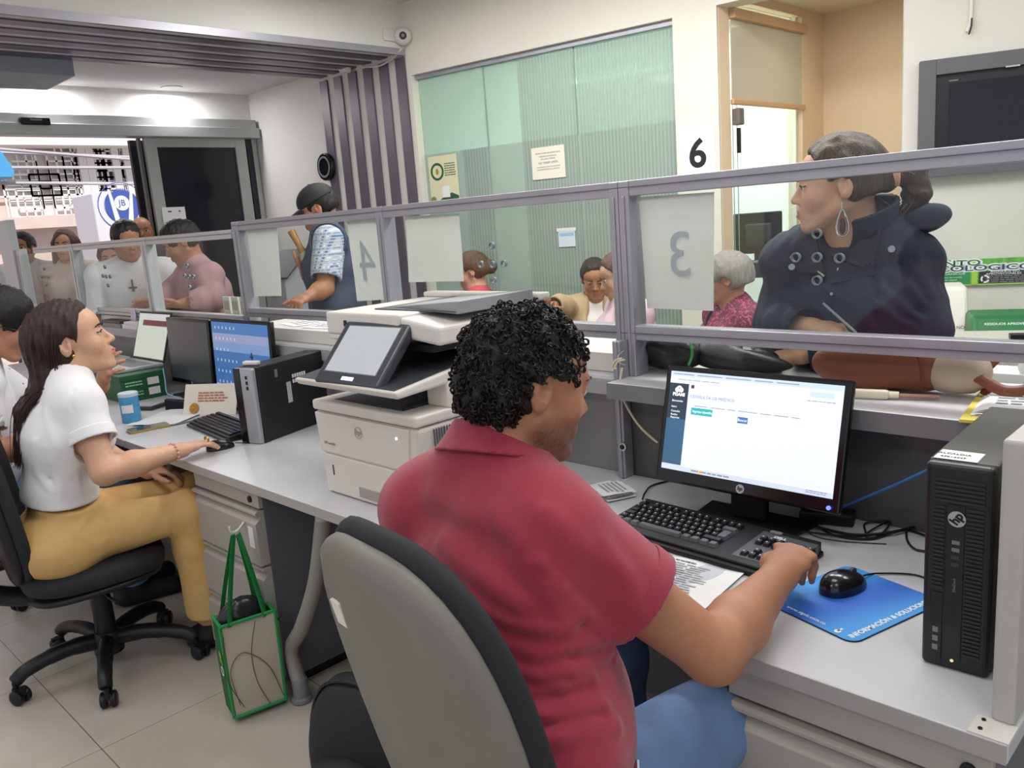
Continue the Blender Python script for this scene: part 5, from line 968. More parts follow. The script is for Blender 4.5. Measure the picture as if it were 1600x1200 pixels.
c = at(1530, 530, 3.2); t = thing('low_cabinet', 'low grey speckled console with small connectors before the bins', 'console', (c[0]+.1, c[1]+.05, 0), math.radians(22)); MB().box((-.35, -.12, 0), (.4, .14, c[2]+.01)).build('cabinet', mat('speckled_grey', 'b0b0a6', .5, var=.25, vscale=120), t, bevel=.004)
for i, x in enumerate((-.02, .08)): MB().box((x, -.1, c[2]+.0101), (x+.05, -.05, c[2]+.03)).build('connector', (blk, chrome)[i], t, bevel=.003)
# office desk, monitor and printer seen through the recess window
c = at(1190, 428, 5.3); t = thing('office_desk', 'pale desk in the bright office behind the recess window', 'desk', (c[0]-.1, c[1], 0)); xm = XR-.14-(c[0]-.1); MB().box((-.7, -.3, c[2]-.03), (xm, .35, c[2])).build('top', wplast, t, bevel=.003)
for x in (-.66, xm-.04): MB().tube([(x, -.25, 0), (x, .3, c[2]-.03)], .012, 8).tube([(x, .3, 0), (x, -.25, c[2]-.03)], .012, 8).build('crossed_leg', dgrey, t)
zd = c[2]; c2 = at(1184, 364, 5.35); t = thing('computer_monitor', 'back of a black monitor in the bright office behind the recess', 'monitor', (c2[0], c2[1], zd+.0005), .6); hh = c2[2]-zd
MB().box((-.15, -.02, hh-.13), (.15, .02, hh+.13)).build('casing', blk, t, bevel=.008); MB().box((-.08, -.05, hh-.08), (.08, -.02, hh+.06)).build('rear_cover', dgrey, t, bevel=.01); MB().box((-.025, -.03, .01), (.025, -.005, hh-.08)).box((-.1, -.08, 0), (.1, .06, .012)).build('stand', blk, t)
c3 = at(1187, 415, 5.2); t = thing('label_printer', 'small dark printer on the office desk below the black monitor', 'printer', (c3[0], c3[1]-.12, zd+.0005), .3); MB().box((-.1, -.07, 0), (.1, .07, .1)).build('body', dgrey, t, bevel=.01); MB().cyl((-.04, -.071, .05), (-.04, -.074, .05), .02).build('dial', mgrey, t)
# suggestion box and hall table by the capped man
c = at(446, 440, 5.4); kz = thing('suggestion_box', 'grey slant topped box with a slot behind the capped man', 'box', (c[0], c[1], 0), .3); gk = mat('kiosk_grey', '9d9da4', .45); zt2 = at(440, 395, 5.4)[2]
MB().prism([(-.09, -.1, 0), (-.09, -.1, zt2-.16), (-.09, .12, zt2), (-.09, .12, 0)], (.18, 0, 0)).build('body', gk, kz, bevel=.006); MB().hexa([(-.12, -.11, zt2-.162), (.12, -.11, zt2-.162), (.12, .13, zt2+.005), (-.12, .13, zt2+.005), (-.12, -.11, zt2-.150), (.12, -.11, zt2-.150), (.12, .13, zt2+.017), (-.12, .13, zt2+.017)]).build('lid', dgrey, kz); MB().box((-.035, -.103, zt2-.27), (.035, -.0995, zt2-.245)).build('slot', blk, kz)
for i, (x, y) in enumerate(((-3.35, 2.0), (-3.1, 1.98), (-2.86, 2.0))): sheet('document', ('left', 'middle', 'right')[i]+' paper of the three lying on the ledge by the capped man', (x, y), .3*i-.2, .2, .15, paper, 4, i, z=1.0878, group='papers on the ledge')
# ------------------------------------------------------------------ sculpting: distance fields meshed by surface nets
F4 = np.float32
A3 = lambda *v: np.array(v, F4)
def nrm(v): v = np.array(v, F4); return v/np.linalg.norm(v)
def ln(q): return np.sqrt(np.einsum('ij,ij->i', q, q))
class PR:
    def __init__(s, fn, lo, hi): s.fn = fn; s.lo = np.array(lo); s.hi = np.array(hi)
def cap(a, b, ra, rb):
    a, b = A3(*a), A3(*b); ab = b-a; L2 = float(ab @ ab)+1e-12
    def fn(P):
        q = P-a; t = np.clip((q @ ab)/L2, 0, 1); return ln(q-t[:, None]*ab)-(ra+(rb-ra)*t)
    r = max(ra, rb); return PR(fn, np.minimum(a, b)-r, np.maximum(a, b)+r)
def fcap(a, b, ra, rb):
    # capsule cut flat at b
    c = cap(a, b+nrm(np.array(b)-np.array(a))*.02, ra, rb); n = nrm(np.array(b)-np.array(a)); b = A3(*b)
    return PR(lambda P: np.maximum(c.fn(P), (P-b) @ n), c.lo, c.hi)
def ecap(a, b, ra, rb, side, w, w2=None):
    a, b, side = A3(*a), A3(*b), nrm(side); ab = b-a; L2 = float(ab @ ab)+1e-12; w2 = w if w2 is None else w2
    def fn(P):
        q = P-a; t = np.clip((q @ ab)/L2, 0, 1); r = q-t[:, None]*ab; s = r @ side; ww = w+(w2-w)*t; r = r-(s*(1-1/ww))[:, None]*side; return ln(r)-(ra+(rb-ra)*t)
    r = max(ra, rb)*max(w, w2); return PR(fn, np.minimum(a, b)-r, np.maximum(a, b)+r)
def ell(c, r, R=None):
    c, r = A3(*c), A3(*r); R = np.eye(3, dtype=F4) if R is None else np.array(R, F4)
    def fn(P):
        q = ((P-c) @ R)/r; k0 = ln(q); k1 = ln(q/r)+1e-9; return k0*(k0-1)/k1
    m = float(r.max()); return PR(fn, c-m, c+m)
def half(p, n):
    p, n = A3(*p), nrm(n); return PR(lambda P: (P-p) @ n, [-9]*3, [9]*3)
def ringp(c, ax, r, h, th, flare=0, sq=1, side=None):
    # collar band: radius r about axis, half height h, half thickness th
    c, ax = A3(*c), nrm(ax)
    def fn(P):
        q = P-c; z = q @ ax; v = q-z[:, None]*ax
        if side is not None: s_ = v @ side; v = v-(s_*(1-1/sq))[:, None]*side
        d = ln(v); return np.maximum(np.abs(d-(r+flare*z))-th, np.abs(z)-h)
    m = (r+h+th)*max(sq, 1); return PR(fn, c-m, c+m)
def smin(a, b, k):
    if k <= 0: return np.minimum(a, b)
    h = np.maximum(k-np.abs(a-b), 0)/k; return np.minimum(a, b)-h*h*k*.25
def sd_eval(ops, P):
    d = None
    for op, p, k in ops:
        v = p.fn(P)
        if op == 'u': d = v if d is None else smin(d, v, k)
        elif d is None: continue
        elif op == 's': d = -smin(-d, v, k)
        elif op == 'i': d = -smin(-d, -v, k)
        elif op == 'd': d = d+v
    return d if d is not None else np.full(len(P), 9, F4)
def u(p, k=.02): return ('u', p, k)
def s_(p, k=.01): return ('s', p, k)
def i_(p, k=.004): return ('i', p, k)
def folds(items):
    # raised ridges (negative amp: grooves) along polylines
    segs = [(A3(*a), A3(*b), am, w) for pts, am, w in items for a, b in zip(pts[:-1], pts[1:])]
    groups = []
    for pts, am, w in items: groups.append(([(A3(*a), A3(*b)) for a, b in zip(pts[:-1], pts[1:])], am, w))
    def fn(P):
        out = np.zeros(len(P), F4)
        for sg, am, w in groups:
            dm = None
            for a, b in sg:
                ab = b-a; q = P-a; t = np.clip((q @ ab)/(float(ab @ ab)+1e-12), 0, 1); d = ln(q-t[:, None]*ab); dm = d if dm is None else np.minimum(dm, d)
            out -= am*np.exp(-(dm/w)**2)
        return out
    return ('d', PR(fn, [-9]*3, [9]*3), 0)
def ripple(amp, fr, seed=0, st=(1, 1, 1)):
    r = np.random.default_rng(seed); K = (r.normal(size=(6, 3))*fr*np.array(st)).astype(F4); ph = (r.random(6)*6.28).astype(F4)
    def fn(P): return (np.sin(P @ K.T+ph).sum(1)*(amp/2.4)).astype(F4)
    return ('d', PR(fn, [-9]*3, [9]*3), 0)
def sd_mesh(name, ops, h, m, parent=None, org=(0, 0, 0), color=None, smooth=True, relax=1):
    us_ = [p for op, p, k in ops if op == 'u']; lo = np.min([p.lo for p in us_], 0)-2*h-.012; hi = np.max([p.hi for p in us_], 0)+2*h+.012
    B = 8; nb = np.ceil((hi-lo)/(h*B)).astype(int); n = nb*B+1
    ctr = [lo[a]+(np.arange(nb[a])+.5)*B*h for a in range(3)]
    C = np.stack(np.meshgrid(*ctr, indexing='ij'), -1).reshape(-1, 3).astype(F4)
    D = sd_eval(ops, C); hd = B*h*.87
    keep = np.where(np.abs(D) < hd*1.7+.008)[0]
    pv = [(op, p, k, p.fn(C[keep]) if op in 'us' else None) for op, p, k in ops]
    V = np.repeat(np.repeat(np.repeat(np.where(D < 0, -1, 1).astype(F4).reshape(nb), B, 0), B, 1), B, 2)
    V = np.pad(V, ((0, 1),)*3, mode='edge')
    g = np.arange(B+1); off = np.stack(np.meshgrid(g, g, g, indexing='ij'), -1).reshape(-1, 3)
    act = np.zeros(n-1, bool)
    bi = np.stack(np.unravel_index(keep, nb), -1)
    for j, b in enumerate(bi):
        i0 = b*B; P = (lo+(i0+off)*h).astype(F4); lim = abs(D[keep[j]])+2*hd
        sub = [(op, p, k) for op, p, k, v in pv if v is None or v[j] < lim+k+.01]
        V[i0[0]:i0[0]+B+1, i0[1]:i0[1]+B+1, i0[2]:i0[2]+B+1] = sd_eval(sub, P).reshape(B+1, B+1, B+1)
        act[i0[0]:i0[0]+B, i0[1]:i0[1]+B, i0[2]:i0[2]+B] = True
    S = V < 0; c0 = S[:-1, :-1, :-1]; cnt = np.zeros(n-1, np.int8)
    for dx in (0, 1):
        for dy in (0, 1):
            for dz_ in (0, 1): cnt += S[dx:n[0]-1+dx, dy:n[1]-1+dy, dz_:n[2]-1+dz_]
    cells = np.argwhere((cnt > 0) & (cnt < 8) & act)
    idx = np.full(n-1, -1, np.int32); idx[tuple(cells.T)] = np.arange(len(cells))
    cr = np.array([(a, b, c) for a in (0, 1) for b in (0, 1) for c in (0, 1)]); cv = np.stack([V[tuple((cells+o).T)] for o in cr], 1)
    acc = np.zeros((len(cells), 3)); num = np.zeros(len(cells))
    for a in range(8):
        for b in range(a+1, 8):
            if np.abs(cr[a]-cr[b]).sum() != 1: continue
            va, vb = cv[:, a], cv[:, b]; x = (va < 0) != (vb < 0); t = np.where(x, va/(va-vb+1e-12), 0)
            acc += np.where(x[:, None], cr[a]+t[:, None]*(cr[b]-cr[a]), 0); num += x
    vs = lo+(cells+acc/np.maximum(num, 1)[:, None])*h
    quads = []
    for ax in range(3):
        a1, a2 = (ax+1) % 3, (ax+2) % 3
        sl0 = [slice(None)]*3; sl1 = [slice(None)]*3; sl0[ax] = slice(0, -1); sl1[ax] = slice(1, None)
        e = np.argwhere(S[tuple(sl0)] != S[tuple(sl1)]); e = e[(e[:, a1] > 0) & (e[:, a2] > 0) & (e[:, a1] < n[a1]-1) & (e[:, a2] < n[a2]-1)]
        q = []
        for d1, d2 in ((-1, -1), (0, -1), (0, 0), (-1, 0)):
            f = e.copy(); f[:, a1] += d1; f[:, a2] += d2; q.append(idx[tuple(f.T)])
        q = np.stack(q, 1); fl = S[tuple(e.T)]; q[~fl] = q[~fl][:, ::-1]; quads.append(q[(q >= 0).all(1)])
    Q = np.concatenate(quads)
    for _ in range(relax):
        sm = np.zeros_like(vs); ct = np.zeros(len(vs))
        for a in range(4):
            np.add.at(sm, Q[:, a], vs[Q[:, (a+1) % 4]]+vs[Q[:, (a+3) % 4]]); np.add.at(ct, Q[:, a], 2)
        vs = vs*.5+.5*sm/np.maximum(ct, 1)[:, None]
    if 'hair' in name:                                     # keep only the main piece
        lab = np.arange(len(vs))
        while True:
            m_ = lab[Q].min(1); new = lab.copy(); np.minimum.at(new, Q.ravel(), np.repeat(m_, 4)); new = new[new]
            if (new == lab).all(): break
            lab = new
        big = np.bincount(lab[Q[:, 0]]).argmax(); Q = Q[lab[Q[:, 0]] == big]; us2, inv = np.unique(Q, return_inverse=True); vs = vs[us2]; Q = inv.reshape(-1, 4)
    me = bpy.data.meshes.new(name); me.vertices.add(len(vs)); me.vertices.foreach_set('co', (vs-np.array(org)).astype(F4).ravel())
    me.loops.add(Q.size); me.loops.foreach_set('vertex_index', Q.ravel().astype(np.int32)); me.polygons.add(len(Q)); me.polygons.foreach_set('loop_start', np.arange(0, Q.size, 4, dtype=np.int32))
    me.update(calc_edges=True); me.polygons.foreach_set('use_smooth', np.ones(len(Q), bool)); me.materials.append(m)
    if color is not None:
        ca = me.color_attributes.new('Col', 'FLOAT_COLOR', 'POINT'); cc = np.ones((len(vs), 4), F4); cc[:, :3] = color(vs.astype(F4)); ca.data.foreach_set('color', cc.ravel())
    o = bpy.data.objects.new(name, me); COL.objects.link(o); o.location = org if parent is None else (0, 0, 0)
    if parent is not None: o.parent = parent
    return o
def onsurf(ops, pts, t0=.6, t1=7):
    # points of a surface along sight lines
    out = []
    for x, y in pts:
        d = ray(x, y); t = np.linspace(t0, t1, 700); v = sd_eval(ops, (EYEP+d*t[:, None]).astype(F4)); h = np.where(v < 0)[0]
        out.append(EYEP+d*(t[h[0]] if len(h) else t[int(np.argmin(v))]))
    return out
# ------------------------------------------------------------------ people
def basis(fwd, up):
    f = nrm(fwd); up = nrm(up); r = nrm(np.cross(f, up)); up = np.cross(r, f); return np.stack([r, f, up]).astype(F4)   # rows: right, forward, up
def rodr(v, ax, a):
    v, ax = np.array(v, float), nrm(ax).astype(float); return v*math.cos(a)+np.cross(ax, v)*math.sin(a)+ax*(ax @ v)*(1-math.cos(a))
def head_ops(H, B, s=1, fem=False, wide=1):
    L = lambda p: H+s*(p[0]*wide*B[0]+p[1]*B[1]+p[2]*B[2]); R = B.T; sc = lambda r: [x*s for x in r]
    E = lambda c, r: ell(L(c), sc((r[0]*wide, r[1], r[2])), R); K = lambda a, b, ra, rb: cap(L(a), L(b), ra*s, rb*s)
    j = .88 if fem else 1
    o = [u(E((0, -.015, .03), (.076, .098, .087))), u(E((0, .03, .04), (.060, .060, .055)), .03*s), u(E((0, .035, -.035), (.056*(.96 if fem else 1), .057, .075)), .03*s)]
    for q in (-1, 1):
        o += [u(E((q*.036, .056, -.026), (.027, .027, .03)), .02*s), u(K((q*.055*j, -.005, -.05), (q*.02, .07, -.098*(.97 if fem else 1)), .019*j, .016), .022*s)]
    o += [u(E((0, .079, -.099*(.97 if fem else 1)), (.023*j, .016, .016)), .014*s), u(E((0, .076, -.06), (.031, .022, .028)), .016*s)]
    if not fem: o += [u(K((-.036, .083, .024), (.036, .083, .024), .009, .009), .014*s)]
    for q in (-1, 1): o += [s_(E((q*.031, .103, .007), (.017, .017, .0115)), .014*s)]
    o += [u(K((0, .084, .014), (0, .106, -.023), .0078, .0105), .009*s), u(E((0, .107, -.027), (.0105, .0105, .0095)), .006*s)]
    for q in (-1, 1):
        o += [u(E((q*.0125, .096, -.031), (.008, .0105, .008)), .006*s), u(K((q*.019, .089, -.061), (q*.003, .0985, -.0555), .004, .0058), .005*s), u(K((q*.017, .090, -.0645), (0, .0985, -.0675), .0045, .0068 if fem else .006), .005*s)]
        o += [s_(K((q*.022, .0895, -.0615), (0, .103, -.0612), .0014, .0018), .004*s), s_(K((q*.006, .104, -.0375), (q*.0075, .1, -.036), .003, .003), .003*s)]
        o += [u(E((q*.031, .079, .0055), (.0125, .0110, .0115)), .003*s), u(K((q*.019, .088, .0105), (q*.032, .0895, .0135), .003, .0034), .004*s), u(K((q*.032, .0895, .0135), (q*.044, .08, .008), .0034, .003), .004*s)]
        o += [u(E((q*.0775, -.014, -.004), (.0095, .0185, .031)), .007*s), s_(E((q*.087, -.009, .004), (.0125, .0115, .0215)), .002*s), u(E((q*.080, -.002, -.004), (.005, .004, .007)), .003*s), u(E((q*.076, -.006, -.006), (.006, .006, .009)), .004*s)]
    return o, L
def hand_ops(Wp, d, nrml, side, s=1, curls=(.4, .45, .5, .55), spread=.12, thumb=(.55, .75, -.25), tcurl=.35):
    # Wp wrist, d toward the fingers, nrml back of the hand, side toward the thumb
    d, nrml = nrm(d), nrm(nrml); side = nrm(side-(side @ d)*d); nrml = nrm(np.cross(d, side))*(1 if np.cross(d, side) @ nrml > 0 else -1)
    Wp = np.array(Wp); o = [u(ecap(Wp-d*.005*s, Wp+d*.045*s, .018*s, .0165*s, side, 1.45, 1.9), .02), u(ecap(Wp+d*.045*s, Wp+d*.082*s, .0165*s, .0125*s, side, 1.95, 2.75), .014)]
    tips = []
    for i, (sx, L) in enumerate(((.032, .073), (.011, .081), (-.0105, .076), (-.031, .060))):
        p = Wp+d*(.084-.004*abs(i-1.2))*s+side*sx*s; dirn = nrm(d+side*spread*(1.2-i)*.8); ax = nrm(np.cross(dirn, nrml)); r = (.0092, .0094, .009, .008)[i]*s; a = 0
        for f, q in zip((.46, .30, .24), (1, .9, .6)):
            a = curls[i]*q; dirn = rodr(dirn, ax, -a) if False else dirn*math.cos(a)-rodr(nrml, ax, 0)*math.sin(a) if f == .46 else rodr(dirn, ax, a*(1 if rodr(dirn, ax, .1) @ nrml < dirn @ nrml else -1))
            e = p+dirn*L*f*s; o.append(u(cap(p, e, r, r*.92), .007)); p = e; r *= .92
        tips.append((p, dirn))
    td = nrm(d*thumb[0]+side*thumb[1]+nrml*thumb[2]); p = Wp+d*.02*s+side*.022*s; r = .0125*s
    for f in (.044, .034, .027):
        e = p+td*f*s; o.append(u(cap(p, e, r, r*.9), .010)); p = e; r *= .9; td = nrm(td+d*tcurl-side*tcurl*.35)
    return o, tips
def pose(x, y, yaw, kind='stand', hgt=1.68, fem=False, lean=0, tilt=0, turn=0, seat=.46):
    # yaw: facing direction measured from +Y towards -X
    f = np.array([-math.sin(yaw), math.cos(yaw), 0]); r = np.array([f[1], -f[0], 0]); up = np.array([0, 0, 1.]); J = {'f': f, 'r': r, 'h': hgt, 'fem': fem}
    sp = nrm(up*math.cos(lean)+f*math.sin(lean)); k = hgt/1.7
    pz = .545*hgt if kind == 'stand' else seat+.095*k; b = np.array([x, y, 0.])
    J['pel'] = b+up*pz; J['waist'] = J['pel']+sp*.13*k; J['chest'] = J['pel']+sp*.34*k; J['neck'] = J['pel']+sp*.485*k-f*.012; J['sp'] = sp
    hf = rodr(f, up, turn); hf = nrm(hf*math.cos(tilt)-up*math.sin(tilt)); J['hf'] = hf; J['hu'] = nrm(up*math.cos(tilt)+rodr(f, up, turn)*math.sin(tilt)); J['head'] = J['neck']+sp*.12*k+f*.025*k+up*.035*k
    sw = (.172 if fem else .195)*k
    for s, q in (('R', 1), ('L', -1)):
        J['s'+s] = J['neck']-sp*.055*k+r*q*sw; J['h'+s] = J['pel']-up*.03+r*q*.092*k
        if kind == 'stand': J['k'+s] = b+up*.285*hgt+r*q*.1*k+f*.02; J['a'+s] = b+up*.06+r*q*.1*k-f*.01
        else: J['k'+s] = J['pel']+f*.43*k+r*q*.11*k-up*.005; J['a'+s] = np.array([*(J['k'+s]+f*.02)[:2], .075])
        J['e'+s] = J['s'+s]-up*.29*k+r*q*.04-f*.03; J['w'+s] = J['e'+s]-up*.2*k+f*.13*k; J['hd'+s] = None; J['t'+s] = f
    return J
def torso(J, e=0, belly=0, w=1.0):
    k = J['h']/1.7; r = J['r']; f = J['f']; fem = J['fem']; sp = J['sp']
    o = [u(ecap(J['pel']-sp*.02, J['waist'], (.108 if fem else .104)*k+e, (.094 if fem else .104)*k+e+belly*.5, r, (1.62 if fem else 1.5)*w, (1.42 if fem else 1.5)*w)), u(ecap(J['waist'], J['chest'], (.094 if fem else .104)*k+e+belly*.5, .112*k+e, r, (1.42 if fem else 1.5)*w, 1.42*w), .05), u(ecap(J['chest'], J['neck']-sp*.07*k, .112*k+e, .075*k+e, r, 1.42*w, (1.75 if fem else 1.95)*w), .05)]
    if belly: o.append(u(ell(J['waist']+f*.05*k, (.15*k+e, .10*k+belly+e, .14*k+e), np.stack([r, f, np.cross(r, f)]).T), .06))
    if fem:
        for q in (-1, 1): o.append(u(ell(J['chest']+f*.085*k-sp*.01+r*q*.075*k, (.066*k+e, .06*k+e, .066*k+e)), .045))
    for s in 'RL': o += [u(cap(J['neck']+sp*.02, J['s'+s]+sp*.006, .05*k+e*.7, .052*k+e), .05), u(cap(J['s'+s], J['s'+s], .06*k+e, .06*k+e), .04)]
    return o
def arm(J, s, e=0, t=1.0, b=1.0, cut=True, hollow=.0, fem=None, kk=.035):
    k = J['h']/1.7*(.92 if J['fem'] else 1)*b; S, E, Wr = J['s'+s], J['e'+s], J['w'+s]; o = []
    ru, re = .054*k+e, .043*k+e
    if t <= 1:
        p = S+(E-S)*t; rr = ru+(re-ru)*t+.004; o.append(u((fcap if cut else cap)(S, p, ru, rr), kk))
    else:
        o.append(u(cap(S, E, ru, re), kk)); p = E+(Wr-E)*(t-1)
        if t-1 > .45: m = E+(Wr-E)*.35; o.append(u(cap(E, m, re, .045*k+e), .02)); o.append(u((fcap if cut else cap)(m, p, .045*k+e, .045*k+e-(.018*k)*min(1, (t-1.35)/.65)), .02))
        else: o.append(u((fcap if cut else cap)(E, p, re, re+.002), .02))
    return o
def arm_hole(J, s, t, e, b=1.0, depth=.03):
    k = J['h']/1.7*(.92 if J['fem'] else 1)*b; S, E, Wr = J['s'+s], J['e'+s], J['w'+s]
    if t <= 1: p = S+(E-S)*t; d = nrm(E-S); r = .054*k+(.043*k-.054*k)*t+e
    else: p = E+(Wr-E)*(t-1); d = nrm(Wr-E); r = .043*k+e-.014*k*max(0, t-1.3)
    return s_(cap(p-d*depth, p+d*.03, r-.010, r-.007), .003)
def leg(J, s, e=0, t=2.0, cut=True, w=1.0):
    k = J['h']/1.7*w; Hh, Kn, An = J['h'+s], J['k'+s], J['a'+s]; m = Kn+(An-Kn)*.3
    o = [u(cap(Hh, Kn, (.09 if J['fem'] else .088)*k+e, .058*k+e), .05)]
    if t >= 2: o += [u(cap(Kn, m, .056*k+e, .056*k+e), .03), u((fcap if cut else cap)(m, An, .056*k+e, .037*k+e), .02)]
    else: p = Kn+(An-Kn)*(t-1); o += [u((fcap if cut else cap)(Kn, p, .056*k+e, .052*k+e), .03)]
    return o
def foot(J, s, e=0):
    A, d = J['a'+s], nrm(np.array([*J['t'+s][:2], 0])); g = np.array([A[0], A[1], 0]); return [u(ecap(g+d*.0-d*.05+np.array([0, 0, .042]), g+d*.15+np.array([0, 0, .03]), .04+e, .028+e, np.cross(d, [0, 0, 1]), 1.1, 1.45), .03)]
SK = {'a': ('c08f70', 'b0685c'), 'b': ('a9775a', '955449'), 'c': ('c99d82', 'b4615f'), 'd': ('9a6a50', '84493f'), 'e': ('b8866a', 'a35c54')}
skin_m = mat('skin', 'c08f70', .5, attr=True, spec=.35, var=.05, vscale=60, bump=.08, bscale=500, sss=.08)
def face_color(H, B, s, tone, lips=1, stubble=None, nails=()):
    base = np.array(lin(SK[tone][0])[:3], F4); lp = np.array(lin(SK[tone][1])[:3], F4)
    def fn(P):
        c = np.repeat(base[None], len(P), 0); q = ((P-H) @ B.T)/s
        l = np.exp(-((q[:, 0]/.019)**4+((q[:, 1]-.1)/.016)**4+((q[:, 2]+.0625)/.0085)**4))*lips
        ck = np.exp(-(((np.abs(q[:, 0])-.042)/.022)**2+((q[:, 2]+.025)/.025)**2+((q[:, 1]-.075)/.03)**2))*.25
        if stubble is not None:
            st = np.clip(1-np.abs(q[:, 2]+.085)/.05, 0, 1)**.5*(q[:, 1] > -.03)*np.clip((q[:, 1]+.03)/.03, 0, 1); st = np.maximum(st, np.exp(-((q[:, 0]/.03)**4+((q[:, 2]+.045)/.009)**4+((q[:, 1]-.1)/.02)**4)))
            g = np.random.default_rng(1).random(len(P)).astype(F4)*.35+.65; c = c*(1-(st*stubble*g)[:, None])+np.array(lin('2c211c')[:3], F4)*(st*stubble*g)[:, None]
        c = c*(1-l[:, None])+lp*l[:, None]; c = c*(1-ck[:, None])+(base*np.array([1.05, .86, .82], F4))*ck[:, None]
        for p, dr in nails:
            w_ = np.exp(-((ln(P-A3(*(p+dr*.003))))/.0068)**4); c = c*(1-w_[:, None])+np.array(lin('ece4e2')[:3], F4)*w_[:, None]
        return c
    return fn
def eyes_brows(par, L, B, s, org, hair, closed=.0, gaze=(0, 1, 0), fem=False):
    ew = mat('eye', 'f0ece6', .2, attr=True)
    for q in (-1, 1):
        c = L((q*.031, .0795, .0055)); g = nrm(B[0]*gaze[0]+B[1]*gaze[1]+B[2]*gaze[2]); r = .0121*s; mb = MB(org); mb.sph(c, r, 20)
        o = mb.build('eye', ew, par, smooth=1); me = o.data; ca = me.color_attributes.new('Col', 'FLOAT_COLOR', 'POINT'); v = np.array([tuple(x.co) for x in me.vertices])+np.array(org)-c
        a = (v @ g)/r; cc = np.ones((len(v), 4), F4); cc[:, :3] = lin('cfc6bd')[:3]; cc[a > .78, :3] = lin('2b1a12')[:3]; ca.data.foreach_set('color', cc.ravel())
        pts = [L((q*x, y, z)) for x, y, z in ((.013, .0975, .0215), (.024, .0975, .0265), (.036, .0925, .0285), (.048, .0795, .0235))]
        MB(org).tube(smoothpath(pts, 4), [.0022*s]+[.0036*s]*8+[.003*s, .0022*s, .0018*s, .001*s], 8, flat=.7).build('eyebrow', hair, par, smooth=1)
        if fem or closed: MB(org).tube(smoothpath([L((q*x, y, z)) for x, y, z in ((.018, .0915, .0075), (.031, .0945, .0105-.006*closed), (.043, .0855, .0065), (.048, .08, .0085))], 4), .0013*s, 6).build('eyelashes', blk, par, smooth=1)
def hair_mat(name, col, hl=None, rough=.38): return mat(name, col, rough, var=.22 if hl is None else .5, vscale=26, stretch=(9, 9, .6), bump=.7, bscale=60, spec=.4)
def hair_cap(H, B, L, s, th=.012, front=.058, nape=-.06, wide=1, low=0, ear=True, rec=0, pulled=False):
    E = lambda c, r: ell(L(c), [r[0]*s*wide, r[1]*s, r[2]*s], B.T)
    o = [u(E((0, -.017, .031), (.077+th, .098+th, .087+th))), u(E((0, -.055, -.02+low), (.062+th*.6, .055+th*.7, .06)), .03*s), u(E((0, .0, .07), (.06+th*.4, .072+th*.4, .05+th)), .02*s)]
    if pulled: o += [i_(half(L((0, .070, .084)), .865*B[1]-.5*B[2]), .012*s)]
    else: o += [s_(E((0, .105-rec, -.02), (.071, .075, front+.044)), .012*s)]
    if ear: o += [s_(E((q*.082, .002, -.02), (.024, .03, .04)), .008*s) for q in (-1, 1)]+[s_(E((q*.075, .045, -.05), (.03, .035, .05)), .008*s) for q in (-1, 1)]
    o += [i_(half(L((0, 0, nape)), -B[2]-.25*B[1]), .012)]
    return o
def strands(mb, roots, m=None): pass
def person(label, J, tone, top, hairc, skin=.006, hs=1.0, stubble=None, hands=None, arms_t=2.0, hair=None, foot_m=None, closed=0, gaze=(0, 1, 0), wide=1, eyes=True, legs=True, arm_b=1.0, nails=False, group=None, belly=0):
    fem = J['fem']; B = basis(J['hf'], J['hu']); H = np.array(J['head'], F4); k = J['h']/1.7; hsz = hs*(.96 if fem else 1)
    ho, L = head_ops(H, B, hsz, fem, wide)
    nk = .048 if fem else .057
    o = ho+[u(cap(L((0, -.02, -.055)), J['neck']+J['sp']*.0, nk*k, (nk+.006)*k), .03)]+torso(J, -.006, belly*.8)
    nl = []
    for s in 'RL':
        o += arm(J, s, 0, 2.0, arm_b, cut=False)
        hd = J.get('hd'+s); Wr, E = J['w'+s], J['e'+s]; hk = dict(hd) if hd else {}
        d = hk.pop('d', None); d = nrm(Wr-E) if d is None else nrm(d); nn = hk.pop('n', None); nn = nrm(J['r']*(1 if s == 'R' else -1)) if nn is None else nrm(nn); sd = hk.pop('side', None); sd = J['f'] if sd is None else sd
        hh, tips = hand_ops(Wr, d, nn, np.array(sd, float), k*(.93 if fem else 1), **hk); o += hh
        if nails: nl += tips
        if legs: o += leg(J, s, -.004, 2.0, cut=False)+foot(J, s)
    org = tuple(J['pel'][:2])+(0.,)
    body = sd_mesh('person', o, skin, skin_m, None, org, face_color(H, B, hsz, tone, 1 if fem else .6, stubble, nl))
    tag(body, label, 'person', group)
    if eyes: eyes_brows(body, L, B, hsz, org, hairc, closed, gaze, fem)
    return body, L, B, H, hsz, org
def seg_cut(p, n): return i_(half(p, n), .004)
def shoes(body, J, org, m, h=.006):
    for s in 'RL': sd_mesh('shoe', foot(J, s, .008)+[u(cap(J['a'+s]-np.array([0, 0, .03]), J['a'+s]-np.array([0, 0, .015]), .044, .042), .02)], h, m, body, org)
def add_child(mb, name, m, body, **k): return mb.build(name, m, body, **k)
